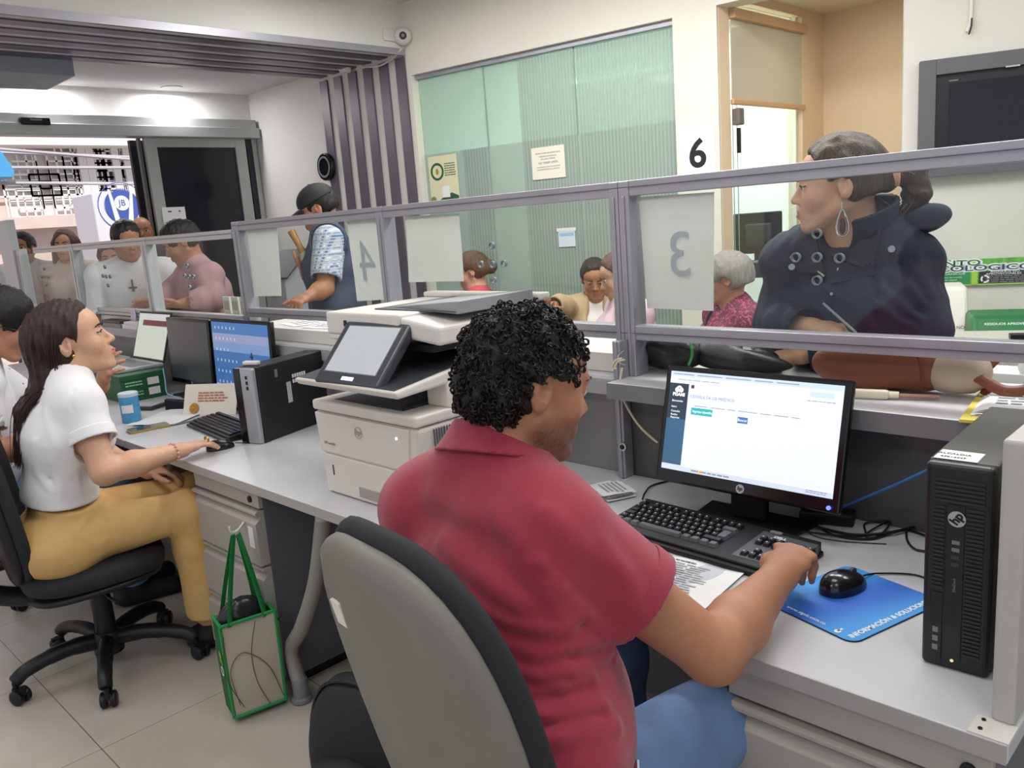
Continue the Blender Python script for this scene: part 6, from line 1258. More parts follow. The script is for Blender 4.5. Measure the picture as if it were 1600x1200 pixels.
# ------------------------------------------------------------------ the man in the red polo shirt
def V(*a): return np.array(a, float)
red_m = mat('red_pique', '98293f', .85, sheen=.25, var=.05, vscale=40, bump=.3, bscale=1100)
denim = mat('blue_denim', '6a88b2', .85, var=.16, vscale=14, bump=.3, bscale=900)
hair_bk = hair_mat('black_hair', '15110f'); hair_br = hair_mat('brown_hair', '2e1d17'); hair_dk = hair_mat('dark_hair', '1d1613')
J = pose(-.90, .80, math.radians(-8), 'sit', 1.76, seat=.47)
J['pel'] = V(-.88, .80, .57); J['waist'] = V(-.895, .815, .70); J['chest'] = V(-.945, .862, .90); J['neck'] = V(-.955, .885, 1.095); J['sp'] = nrm(V(-.1, .12, .98))
J['head'] = V(-.918, .942, 1.222); J['hf'] = nrm(V(.33, .90, -.27)); J['hu'] = nrm(V(.07, .27, .95))
J['sR'] = V(-.825, .885, 1.005); J['sL'] = V(-1.085, .85, 1.005)
J['eR'] = V(-.655, 1.05, .79); J['wR'] = V(-.676, 1.315, .818); J['eL'] = V(-1.23, 1.08, .83); J['wL'] = V(-1.10, 1.29, .785)
J['hR'] = V(-.79, .83, .555); J['hL'] = V(-.98, .81, .555); J['kR'] = V(-.72, 1.24, .58); J['kL'] = V(-1.02, 1.24, .57); J['aR'] = V(-.74, 1.22, .09); J['aL'] = V(-1.05, 1.26, .09)
J['hdR'] = dict(d=V(-.10, .9, .16), n=V(.10, -.05, 1), side=V(-1, -.1, .1), curls=(1.0, 1.05, 1.1, 1.15), thumb=(.75, .5, -.5), spread=.05)
J['hdL'] = dict(d=V(.35, .85, -.1), n=V(-.1, .1, 1), side=V(1, -.2, 0), curls=(.5, .55, .6, .65), thumb=(.7, .6, -.2))
red, L, B, H, hs_, org = person('man in a red polo shirt typing, seen from behind', J, 'b', None, hair_bk, .0042, 1.0, stubble=.8, arm_b=1.05, belly=.03)
k = J['h']/1.7
e = .018
sh = torso(J, e, .035, 1.0)+[i_(half(J['pel']-J['sp']*.07, -V(.0, -.0, 1)), .006)]
for s in 'RL': sh += arm(J, s, .026, .50, 1.03, kk=.02)
sh += [s_(cap(J['neck']+J['sp']*.035, J['head'], .062, .07), .006)]
sh += [arm_hole(J, s, .50, .026, 1.03) for s in 'RL']
# folds: across the lower back, under the arm and along the sleeve
PX = lambda *q: [(590+x/1.6, 450+y/1.6) for x, y in q]
FL = [(onsurf(sh, PX(*q)), am*1.7, w_*.85) for q, am, w_ in (
    (((212, 770), (330, 842), (440, 856), (510, 815)), .009, .013), (((240, 850), (390, 915), (500, 905), (600, 872)), .010, .014), (((285, 940), (400, 972), (480, 960), (585, 912)), .009, .013), (((310, 1005), (450, 1000), (530, 980)), .007, .012),
    (((300, 1085), (420, 1072), (560, 1050)), .007, .013), (((330, 1150), (450, 1125), (590, 1095)), .007, .014), (((385, 690), (425, 765), (470, 850)), .010, .013), (((405, 690), (470, 785), (555, 850), (610, 868)), .010, .014), (((440, 740), (520, 815), (600, 875)), .008, .012),
    (((300, 560), (360, 640), (380, 720)), .005, .018), (((560, 640), (620, 720), (650, 800)), .004, .02), (((170, 640), (260, 720), (350, 790)), .005, .02), (((420, 560), (500, 640), (600, 700)), .003, .02), (((140, 520), (220, 560), (300, 600)), .003, .025))]
FL += [(onsurf(sh, [(x, y+8) for x, y in PX(*q)]), -am, .009) for q, am in ((((212, 770), (330, 842), (440, 856), (510, 815)), .011), (((240, 850), (390, 915), (500, 905), (600, 872)), .012), (((285, 940), (400, 972), (480, 960), (585, 912)), .011), (((310, 1005), (450, 1000), (530, 980)), .009), (((300, 1085), (420, 1072), (560, 1050)), .009), (((385, 690), (425, 765), (470, 850)), .010), (((405, 690), (470, 785), (555, 850), (610, 868)), .010))]
sh += [folds(FL), ripple(.0018, 22, 3)]
shirt = sd_mesh('polo_shirt', sh, .0038, red_m, red, org)
co = [u(ringp(J['neck']+J['sp']*.045+J['f']*.008, nrm(J['sp']+V(0, .25, 0)), .068, .024, .004, -.15, 1.05, J['r'].astype(F4))), u(ringp(J['neck']+J['sp']*.038+J['f']*.006, nrm(J['sp']+V(0, .25, 0)), .078, .022, .004, -.55, 1.08, J['r'].astype(F4)), .01)]
co += [s_(half(J['neck']+J['f']*.075, J['f']*-1+V(0, 0, .0)), .0)] if 0 else []
sd_mesh('collar', co, .0035, red_m, shirt, org)
for s in 'RL':
    S_, E_ = J['s'+s], J['e'+s]; d = nrm(E_-S_); c = S_+(E_-S_)*.485; sd_mesh('sleeve_band', [u(ringp(c, d, .054*k*1.03+.026-.011*1.03*.5+.0035, .016, .003))], .0035, red_m, shirt, org)
tr = [u(ecap(J['pel']-V(0, 0, .03), J['pel']+J['sp']*.06, .122, .118, J['r'], 1.5), .03)]
for s in 'RL': tr += leg(J, s, .014, 2.0)
tr += [folds([([J['hR']+V(.0, .05, .09), J['hR']+V(.06, .09, .07), J['hR']+V(.1, .12, .0)], .007, .012), ([J['hR']+V(-.02, .09, .1), J['hR']+V(.05, .14, .09), J['hR']+V(.09, .18, .04)], .006, .012), ([J['hR']+V(.1, .0, .02), J['hR']+V(.09, .2, -.02), J['hR']+V(.07, .38, -.03)], .003, .006)]), ripple(.002, 24, 5)]
jeans = sd_mesh('jeans', tr, .006, denim, red, org)
MB(org).tube(smoothpath([J['hR']+V(.108, -.03, .05), J['hR']+V(.112, .05, .015), J['hR']+V(.10, .2, .0), J['hR']+V(.085, .36, .01)]), .0018, 6).build('side_seam', mat('denim_seam', '9fb0c8', .8), jeans)
MB(org).tube(smoothpath([J['hR']+V(.085, .075, .105), J['hR']+V(.095, .06, .06), J['hR']+V(.10, .05, .03)]), .005, 8).build('key_clip', chrome, jeans)
shoes(red, J, org, blk_soft)
# curly hair: sculpted base and many small locks
ho = hair_cap(H, B, L, hs_, .006, .052, -.085)+[u(ecap(L((q*.0685, .030, .03)), L((q*.067, .036, -.03)), .006, .003, B[1], 1.5), .01) for q in (-1, 1)]+[s_(ell(L((q*.082, .012, -.02)), (.032*hs_, .042*hs_, .045*hs_), B.T), .006) for q in (-1, 1)]+[ripple(.0035, 150, 11), ripple(.003, 90, 12)]
hb_ = sd_mesh('curly_hair', ho, .004, hair_bk, red, org)
vs_ = np.array([tuple(v.co) for v in hb_.data.vertices]); ns_ = np.array([tuple(v.normal) for v in hb_.data.vertices]); pick = rng.choice(len(vs_), 2300, replace=False)
mb = MB()
for i in pick:
    p, nn = vs_[i], ns_[i]
    ql = (p+np.array(org)-H) @ B.T/hs_
    if ql[2] < -.075 or (abs(ql[0]) > .05 and ((ql[1]-.012)/.046)**2+((ql[2]+.02)/.050)**2 < 1): continue
    t = np.cross(nn, rng.normal(size=3)); t /= np.linalg.norm(t)+1e-9; b2 = np.cross(nn, t); R_ = rng.uniform(.003, .006); a0 = rng.uniform(0, 6.28); ang = rng.uniform(3.2, 5.2)
    pts = [p-nn*.002+(t*math.cos(a0+ang*q)+b2*math.sin(a0+ang*q)-t*math.cos(a0)-b2*math.sin(a0))*R_+nn*(.007*math.sin(q*2.6)) for q in np.linspace(0, 1, 7)]
    mb.tube(pts, [.0016, .0019, .0019, .0018, .0015, .0011, .0005], 4, cap=False)
mb.build('curly_locks', mat('curl_black', '15110f', .5, spec=.3), red, smooth=80)['kind'] = 'stuff'
# ------------------------------------------------------------------ clothing
def tee(body, J, org, m, nm='t_shirt', e=.014, t=.6, se=.018, hem=.05, h=.006, belly=0, w=1.0, ab=1.0, neck=.06, extra=(), rip=(.0022, 20), wob=True, collar=None, fold=()):
    o = torso(J, e, belly, w)+[i_(half(J['pel']-J['sp']*hem, -J['sp']), .006)]
    for s in 'RL':
        if t: o += arm(J, s, se, t, ab, kk=.014)
    o += [s_(cap(J['neck']+J['sp']*.03+J['f']*.012, J['head'], neck, neck+.01), .008)]
    if t:
        for s in 'RL': o.append(arm_hole(J, s, t, se, ab))
    o += list(extra)
    if fold: o.append(folds([(onsurf(o, q), am, w_) for q, am, w_ in fold]))
    if rip: o.append(ripple(rip[0], rip[1], len(nm)))
    c = sd_mesh(nm, o, h, m, body, org)
    if collar:
        k = J['h']/1.7; sd_mesh('collar', [u(ringp(J['neck']+J['sp']*.035+J['f']*.008, nrm(J['sp']+J['f']*.25), .062*k, .022, .004, -.5, 1.08, J['r'].astype(F4)))], .004, collar, c, org)
    return c, o
def trousers(body, J, org, m, nm='trousers', e=.012, h=.007, t=2.0, w=1.0, top=.07, rip=(.002, 18), fold=(), flare=0):
    k = J['h']/1.7; o = [u(ecap(J['pel']-J['sp']*.05, J['pel']+J['sp']*top, (.112 if J['fem'] else .108)*k+e, (.104 if J['fem'] else .108)*k+e, J['r'], 1.56), .03), i_(half(J['pel']+J['sp']*top, J['sp']), .004)]
    if J.get('seatd'): o += [u(ell(J['pel']-J['f']*.045+J['r']*q*.085-np.array([0, 0, .03]), (.105+e, .105+e, .10+e)), .04) for q in (-1, 1)]
    for s in 'RL':
        o += leg(J, s, e, t, w=w)
        if flare: o.append(u(fcap(J['k'+s], J['a'+s]+np.array([0, 0, .04]), .066, flare), .03))
    if fold: o.append(folds([(onsurf(o, q), am, w_) for q, am, w_ in fold]))
    if rip: o.append(ripple(rip[0], rip[1], 4))
    return sd_mesh(nm, o, h, m, body, org)
def hairdo(body, L, B, H, s, org, m, style='short', h=.005, th=.012, front=.056, nape=-.07, extra=(), nm='hair', rip=True, pulled=False):
    o = hair_cap(H, B, L, s, th, front, nape, pulled=pulled)+list(extra)
    if rip: o.append(ripple(.002, 130, 5, (1.4, 1.4, .35)))
    return sd_mesh(nm, o, h, m, body, org)
def lock_strands(mb, path, n, spread, r, seed=0, tip=.2):
    # thin strands that follow a path of points
    g = np.random.default_rng(seed); P = [np.array(p, float) for p in path]
    for i in range(n):
        off = g.normal(size=3)*spread; ph = g.normal(size=3)*spread*.35
        pts = [p+off*(1-.2*k/len(P))+ph*math.sin(k*1.7) for k, p in enumerate(P)]; sp_ = smoothpath(pts, 5); N = len(sp_)
        mb.tube(sp_, [r*(1-(1-tip)*(q/N)**2) for q in range(N)], 5, cap=False)
    return mb
white_tee = mat('white_cotton', 'dedde0', .85, var=.03, vscale=20, bump=.15, bscale=700)
# ------------------------------------------------------------------ the woman in mustard trousers
J = pose(-3.06, .80, -.25, 'sit', 1.64, True, seat=.455); f, r = J['f'], J['r']
J['pel'] = V(-3.035, .80, .56); J['waist'] = V(-3.03, .80, .70); J['chest'] = V(-3.005, .835, .89); J['neck'] = V(-2.985, .872, 1.06); J['sp'] = nrm(V(.06, .12, .98))
J['head'] = V(-3.008, .912, 1.192); J['hf'] = nrm(V(.36, .90, .20)); J['hu'] = nrm(V(-.08, -.2, .97)); J['sR'] = V(-2.885, .865, 0.995); J['sL'] = V(-3.17, .925, 1.0)
J['eR'] = V(-2.775, .872, .785); J['wR'] = V(-2.805, 1.140, .785); J['eL'] = V(-3.24, .95, .79); J['wL'] = V(-3.07, 1.11, .675)
J['hR'] = V(-2.95, .80, .545); J['hL'] = V(-3.13, .845, .545); J['kR'] = V(-2.86, 1.15, .55); J['kL'] = V(-3.02, 1.25, .565); J['aR'] = V(-2.90, 1.19, .10); J['aL'] = V(-3.07, 1.42, .09)
J['hdR'] = dict(d=V(-.12, 1, .06), n=V(.12, -.06, 1), side=V(-1, -.1, 0), curls=(.25, .28, .3, .32), spread=.14, thumb=(.8, .55, -.25)); J['hdL'] = dict(d=V(.5, .8, -.15), n=V(0, .2, 1), side=V(1, -.4, 0))
J['seatd'] = 1
wb, L, B, H, hs_, org = person('woman in mustard trousers and white t-shirt looking up', J, 'c', None, hair_br, .0045, 1.10, fem=None if 0 else None, hair=None, nails=True, gaze=(.1, 1, .25)) if 0 else person('woman in mustard trousers and white t-shirt looking up', J, 'c', None, hair_br, .0045, 1.16, nails=True, gaze=(.05, 1, .2), arm_b=1.08)
must = mat('mustard_cotton', 'cda76a', .8, var=.05, vscale=22, bump=.2, bscale=700)
tr = trousers(wb, J, org, must, e=.012, h=.006, top=.105, flare=.082, fold=[([(190, 790), (225, 775), (255, 770)], .004, .01), ([(270, 790), (262, 815), (275, 835)], .005, .008), ([(120, 835), (150, 850), (175, 840)], .003, .008), ([(92, 820), (95, 850), (115, 868)], -.003, .004), ([(165, 775), (140, 805), (120, 830)], .004, .009), ([(85, 785), (120, 785), (160, 765)], .004, .01), ([(60, 800), (110, 800), (150, 780)], .004, .01)])
tee(wb, J, org, white_tee, e=.016, t=.50, se=.026, hem=-.115, h=.005, ab=1.0, neck=.056, fold=[([(55, 690), (60, 740), (80, 765)], .005, .012), ([(90, 700), (85, 740), (95, 768)], .004, .01), ([(120, 690), (118, 730), (125, 765)], .004, .01), ([(150, 640), (120, 690), (110, 740)], .005, .014), ([(30, 745), (80, 748), (150, 735)], -.006, .007), ([(70, 640), (85, 690), (80, 720)], .004, .014), ([(115, 610), (112, 635), (120, 650)], -.004, .006)])
Sg, Eg = J['sR'], J['eR']; d = nrm(Eg-Sg); k = J['h']/1.7*.92; sd_mesh('rolled_cuff', [u(ringp(Sg+(Eg-Sg)*.47, d, .054*k+.026-.011*k*.5+.004, .02, .004))], .004, white_tee, wb, org)
hb = [L(p) for p in ((0, -.02, .0),)]; Bk = -B[1]
hx = hair_cap(H, B, L, hs_, .010, .064, -.075, pulled=True)+[u(ecap(L((0, -.075, .02)), L((0, -.095, -.09)), .05, .045, B[0], 1.5), .04), u(ecap(L((.0, -.09, -.08)), np.array((-3.05, .755, .98)), .042, .034, J['r'], 1.9), .04), u(ecap(np.array((-3.05, .755, .98)), np.array((-3.035, .715, .86)), .032, .016, J['r'], 2.0), .03), ripple(.003, 110, 8, (1.5, 1.5, .25))]
hx += [u(ecap(L((.062, -.03, -.03)), L((.055, -.055, -.13)), .02, .016, B[1], 1.6), .02), u(cap(L((.055, -.05, -.12)), J['sR']+V(-.085, -.01, .06), .015, .006), .02)]
hm = sd_mesh('long_hair', hx, .0045, hair_br, wb, org)
mb = MB(org)
for q in np.linspace(-1, 1, 13):
    lock_strands(mb, [L((q*.07, -.06+.03*abs(q), .08-.03*abs(q))), L((q*.085, -.085+.04*abs(q), .0)), L((q*.075, -.11+.03*abs(q), -.09)), V(-3.052, .742, .99)+J['r']*q*.075, V(-3.035, .695, .82)+J['r']*q*.06], 9, .0075, .0022, int(q*10)+20)
lock_strands(mb, [L((.075, -.02, .0)), L((.066, -.045, -.1)), J['sR']+V(-.085, -.005, .075), J['sR']+V(-.11, -.045, -.02)], 8, .004, .0016, 3)
mb.build('hair_strands', hair_br, wb, smooth=80)['kind'] = 'stuff'
MB(org).sph(L((.081, .0, -.036)), .005, 10).build('earring', mat('gold', 'c9a24a', .25, metal=1), wb)
wr = J['wR']; dr = nrm(J['wR']-J['eR']); mb = MB(org)
for i in range(14):
    a = i*2*math.pi/14; sdv = nrm(np.cross(dr, [0, 0, 1])); mb.sph(wr-dr*.03+(sdv*math.cos(a)+np.array([0, 0, 1])*math.sin(a))*.030, .0055, 8)
mb.build('bead_bracelet', mat('rose_beads', 'cfa08f', .3, metal=.3), wb); sd_mesh('ring', [u(ringp(np.array(J['wR'])+nrm(J['hdR']['d'])*.105*1.0+np.array([-.012, 0, .004]), nrm(J['hdR']['d']), .0105, .004, .0016))], .0015, MATS['gold'], wb, org)
shoes(wb, J, org, blk_soft)
# ------------------------------------------------------------------ the man in glasses
J = pose(-3.62, .80, -.2, 'sit', 1.72, seat=.46)
J['head'] = V(-3.475, .875, 1.245); J['neck'] = V(-3.56, .79, 1.11); J['chest'] = V(-3.60, .76, .92); J['waist'] = V(-3.62, .75, .71); J['pel'] = V(-3.64, .76, .57); J['sp'] = nrm(V(.08, .12, .97)); J['hf'] = nrm(V(.36, .82, -.44)); J['hu'] = nrm(V(.2, .38, .9))
J['sR'] = V(-3.40, .745, 1.04); J['sL'] = V(-3.77, .84, 1.05); J['eR'] = V(-3.33, .73, .80); J['wR'] = V(-3.36, .97, .80); J['eL'] = V(-3.62, 1.06, .80); J['wL'] = V(-3.36, 1.10, .975)
J['hR'] = V(-3.55, .76, .55); J['hL'] = V(-3.72, .80, .55); J['kR'] = V(-3.48, 1.18, .57); J['kL'] = V(-3.68, 1.22, .57); J['aR'] = V(-3.50, 1.2, .09); J['aL'] = V(-3.7, 1.25, .09)
for q in list(J):
    if isinstance(J[q], np.ndarray) and q not in ('f', 'r', 'sp', 'hf', 'hu', 'tR', 'tL'): J[q] = J[q]+V(-.04, -.04, 0)
J['wL'] = V(-3.36, 1.10, .975)
J['hdL'] = dict(d=V(.55, .1, .75), n=V(.3, -1, 0), side=V(-.5, 0, .6), curls=(.35, .4, .5, .6), spread=.2)
mg, L, B, H, hs_, org = person('man in glasses and white spotted shirt at the left edge', J, 'e', None, hair_bk, .005, 1.06)
spot = mat('spotted_shirt', 'dcdde2', .85); nt = spot.node_tree; b = nt.nodes['Principled BSDF']; tc = nt.nodes.new('ShaderNodeTexCoord'); vo = nt.nodes.new('ShaderNodeTexVoronoi'); vo.inputs['Scale'].default_value = 34; rp = nt.nodes.new('ShaderNodeValToRGB'); rp.color_ramp.elements[0].position = .10; rp.color_ramp.elements[0].color = lin('4a5068'); rp.color_ramp.elements[1].position = .14; rp.color_ramp.elements[1].color = lin('dcdde2'); nt.links.new(tc.outputs['Object'], vo.inputs[0]); nt.links.new(vo.outputs['Distance'], rp.inputs[0]); nt.links.new(rp.outputs[0], b.inputs['Base Color'])
tee(mg, J, org, spot, 'spotted_shirt', e=.02, t=.68, se=.024, hem=.06, collar=spot); trousers(mg, J, org, denim, 'jeans'); shoes(mg, J, org, blk_soft)
hairdo(mg, L, B, H, hs_, org, hair_bk, th=.016, front=.05)
for q in (-1, 1):
    MB(org).tube([L((q*.033+.021*math.cos(a), .104-.004*abs(math.cos(a)), .005+.016*math.sin(a))) for a in np.linspace(0, 2*math.pi, 20)], .0016, 6).build('glasses_rim', blk, mg); MB(org).tube([L((q*.054, .1, .01)), L((q*.076, .05, .008)), L((q*.082, -.02, .0))], .0017, 6).build('glasses_temple', blk, mg)
MB(org).tube([L((-.013, .106, .008)), L((0, .109, .011)), L((.013, .106, .008))], .0015, 6).build('glasses_bridge', blk, mg)
# ------------------------------------------------------------------ the woman in navy at the counter
J = pose(-.93, 2.33, math.radians(172), 'stand', 1.64, True)
J['head'] = V(-.938, 2.165, 1.508); J['neck'] = V(-.905, 2.215, 1.385); J['chest'] = V(-.91, 2.25, 1.19); J['waist'] = V(-.92, 2.31, .99); J['sp'] = nrm(V(0, -.2, .98)); J['hf'] = nrm(V(-.905, -.42, -.03)); J['hu'] = V(0, 0, 1.)
J['sR'] = V(*ony(1240, 412, 2.20)); J['sL'] = V(*ony(1412, 405, 2.26)); J['eR'] = V(-1.115, 2.16, 1.135); J['eL'] = V(-.735, 2.20, 1.13); J['wR'] = V(*ony(1268, 511, 2.06)); J['wL'] = V(-1.0, 2.075, 1.075)
J['hdR'] = dict(d=V(1, -.02, -.06), n=V(.05, -.35, 1), side=V(0, -1, -.2), curls=(.35, .45, .6, .7), thumb=(.8, .35, -.5)); J['hdL'] = dict(d=V(-1, .05, -.1), n=V(0, -.3, 1), side=V(0, -1, -.3), curls=(.6, .7, .8, .8), thumb=(.7, .5, -.4))
nb_, L, B, H, hs_, org = person('woman in a navy jacket leaning on the counter with a pen', J, 'c', None, hair_dk, .0045, 1.05, arm_b=.95)
navy = mat('navy_cotton', '1f263a', .8, var=.08, vscale=16)
o = torso(J, .026, .02, 1.02)+[i_(half(J['pel']-V(0, 0, .12), -V(0, 0, 1)), .006)]
for s in 'RL': o += arm(J, s, .024, 1.93, .98, kk=.008)
o += [s_(ecap(J['neck']+V(-.01, -.03, .03), J['head']+V(0, 0, .03), .068, .08, J['r'], 1.05), .008), s_(cap(J['neck']+V(-.02, -.105, .0), J['neck']+V(-.03, -.150, -.16), .055, .034), .008)]+[arm_hole(J, s, 1.93, .024, .98) for s in 'RL']
o += [folds([(onsurf(o, q), am*1.6, w_*.8) for q, am, w_ in (([(1390, 430), (1420, 450), (1445, 480)], .006, .012), ([(1380, 455), (1410, 480), (1440, 500)], .007, .012), ([(1375, 480), (1400, 500), (1430, 512)], .006, .012), ([(1360, 420), (1372, 460), (1368, 500)], -.006, .008), ([(1290, 430), (1294, 470), (1296, 505)], -.005, .006), ([(1215, 440), (1230, 470), (1240, 490)], .006, .012), ([(1225, 410), (1222, 450), (1215, 485)], .005, .012), ([(1300, 455), (1330, 470), (1350, 500)], .004, .014), ([(1400, 395), (1385, 420), (1375, 450)], .005, .012))]), ripple(.0045, 20, 9, (1, 1, 1.6)), ripple(.002, 55, 3)]
jk = sd_mesh('navy_jacket', o, .005, navy, nb_, org)
col = [u(ringp(J['neck']+V(.005, -.012, .025), nrm(V(-.12, -.35, 1)), .082, .04, .006, .25, 1.12, J['r'].astype(F4)), .0), s_(half(J['neck']+V(-.0, -.088, 0), V(0, 1, .0)) if 0 else cap(J['neck']+V(-.03, -.10, .08), J['neck']+V(-.03, -.10, -.06), .065, .04), .006)]
sd_mesh('jacket_collar', col, .004, navy, jk, org)
N0 = J['neck']; sd_mesh('hood', [u(ell(N0+V(.05, .08, .015), (.125, .065, .05)), .02), u(ell(N0+V(.13, .05, .03), (.075, .05, .032)), .03), s_(ell(N0+V(.05, .03, .07), (.10, .07, .05)), .02), ripple(.006, 30, 2)], .005, navy, jk, org)
def flap(nm, P, m, th=.006): # stitched flap lying on the chest
    q = [V3(p) for p in P]; c = q[0]; return MB(org).grid(lambda a, b: (q[0]*(1-a)+q[1]*a)*(1-b)+(q[3]*(1-a)+q[2]*a)*b, 6, 6, th).build(nm, m, jk, smooth=1)
SF = lambda *pts, d=.012: [np.array(p)-ray(800, 600)*0+nrm(EYEP-np.array(p))*d for p in onsurf(o, pts)]
flap('lapel', SF((1298, 402), (1352, 345), (1378, 350), (1364, 424), d=.016), navy); flap('storm_flap', SF((1305, 436), (1362, 408), (1368, 428), (1300, 444), d=.012), navy); flap('lapel', SF((1235, 405), (1272, 362), (1290, 428), (1250, 425), d=.014), navy)
zp = SF((1234, 402), (1262, 412), (1288, 432), d=.02); MB(org).tube(smoothpath(zp), .0028, 6).build('zip', chrome, jk, smooth=1)
for i, (x, y) in enumerate(((1237, 417), (1393, 389), (1299, 459))): p = SF((x, y), d=.016)[0]; MB(org).tube([p, p+nrm(EYEP-p)*.006], .0085 if i < 2 else .004, 14).build('snap_button', mat('button_grey', 'a9adb5', .35, metal=.5), jk)
sd_mesh('blouse', [u(ecap(N0+V(-.01, .02, -.13), N0+V(-.005, .03, -.26), .112, .14, J['r'], 1.2), .02), s_(cap(N0+V(-.05, -.13, .0), N0+V(-.055, -.15, -.10), .06, .03), .008)], .005, mat('floral_blouse', 'b8aca6', .85, var=.35, vscale=150), nb_, org)
trousers(nb_, J, org, mat('dark_trousers', '23252c', .8), h=.009); shoes(nb_, J, org, blk_soft, .009)
streak = hair_mat('streaked_hair', '4a3d33', hl=1)
hx = hair_cap(H, B, L, hs_, .010, .064, -.05, pulled=True)+[u(ell(L((0, -.115, .015)), (.03*hs_, .03*hs_, .035*hs_), B.T), .03), ripple(.002, 120, 7, (1.4, 1.4, .4))]
sd_mesh('tied_hair', hx, .0045, streak, nb_, org); mb = MB(org)
sd_mesh('ponytail', [u(cap(L((0, -.125, .018)), L((.02, -.17, .012)), .02, .032), .01), u(cap(L((.02, -.17, .012)), L((.03, -.185, -.04)), .033, .030), .02), u(cap(L((.03, -.185, -.04)), L((.03, -.145, -.095)), .030, .012), .02), ripple(.003, 120, 4)], .0045, streak, nb_, org)
for q in range(5): lock_strands(mb, [L((0, -.13, .02)), L((.02, -.175, .03-.01*q)), L((.035, -.195+.006*q, -.04)), L((.03, -.16+.01*q, -.10)), L((.03, -.10+.012*q, -.12))], 10, .010, .0016, q)
for x in []: lock_strands(mb, [L((x, .062, .076-.2*x*x)), L((x*1.1, .02, .125-2.2*x*x)), L((x*1.15, -.05, .122-2.6*x*x)), L((x*.6, -.105, .05))], 5, .003, .0014, int(x*100)+9, tip=.7)
mb.build('hair_strands', mat('blond_streaks', '7d6a55', .45), nb_, smooth=80)['kind'] = 'stuff'
sd_mesh('hair_tie', [u(ringp(L((0, -.128, .018)), B[1], .027, .014, .009))], .004, mat('peach_scrunchie', 'd9a98c', .8, bump=.5, bscale=120), nb_, org)
ep = L((-.083, -.004, -.04)); er = MB(org); er.tube([ep, ep-B[2]*.02], .0012, 6); er.build('ear_wire', chrome, nb_)
er = MB(org); c_ = ep-B[2]*.052; er.tube([c_+B[1]*(.013*math.sin(a)*(1-.45*math.cos(a)))*1.0-B[2]*.033*math.cos(a)*-1 for a in np.linspace(0, 2*math.pi, 24)], .0025, 6, cap=False); er.build('earring_frame', chrome, nb_); MB(org).sph(c_-B[2]*.008, (.006, .0135, .021), 14).build('earring_stone', mat('plum_stone', '4a2f3d', .2), nb_)
pen = thing('pen', 'thin pen held by the woman in navy', 'pen', J['wR']+V(.085, -.02, .03)); MB().tube([(-.045, .0, .035), (.04, -.01, -.032), (.05, -.011, -.04)], [.0035, .0035, .001], 8).build('barrel', mat('pen_silver', '9aa0a8', .3, metal=.5), pen)
# ------------------------------------------------------------------ hall people
def look(J, px, py, D, hf=None, tilt=None):
    p = at(px, py, D); d = p-J['head']
    for q in list(J):
        if isinstance(J[q], np.ndarray) and q not in ('f', 'r', 'sp', 'hf', 'hu', 'tR', 'tL'): J[q] = J[q]+np.array([d[0], d[1], 0])+(np.array([0, 0, d[2]]) if q in ('head', 'neck', 'chest', 'waist', 'sR', 'sL', 'eR', 'eL', 'wR', 'wL') else 0)
    return J
def stander(label, px, py, D, yaw, hgt, tone, hairm, fem=False, arms=None, res=.0065, **kw):
    pk = {q: kw.pop(q) for q in ('lean', 'tilt', 'turn') if q in kw}; J = pose(0, 0, yaw, 'stand', hgt, fem, **pk); look(J, px, py, D)
    for q, v in (arms or {}).items(): J[q] = np.array(v) if not isinstance(v, dict) else v
    return (J,)+person(label, J, tone, None, hairm, res, **kw)
def sitter(label, px, py, D, yaw, hgt, tone, hairm, fem=True, arms=None, res=.0065, **kw):
    pk = {q: kw.pop(q) for q in ('lean', 'tilt', 'turn') if q in kw}; J = pose(0, 0, yaw, 'sit', hgt, fem, **pk); p = at(px, py, D); d = p-J['head']
    for q in list(J):
        if isinstance(J[q], np.ndarray) and q not in ('f', 'r', 'sp', 'hf', 'hu', 'tR', 'tL'): J[q] = J[q]+np.array([d[0], d[1], 0 if q[0] == 'a' else d[2]])
    for q, v in (arms or {}).items(): J[q] = np.array(v) if not isinstance(v, dict) else v
    return (J,)+person(label, J, tone, None, hairm, res, **kw)
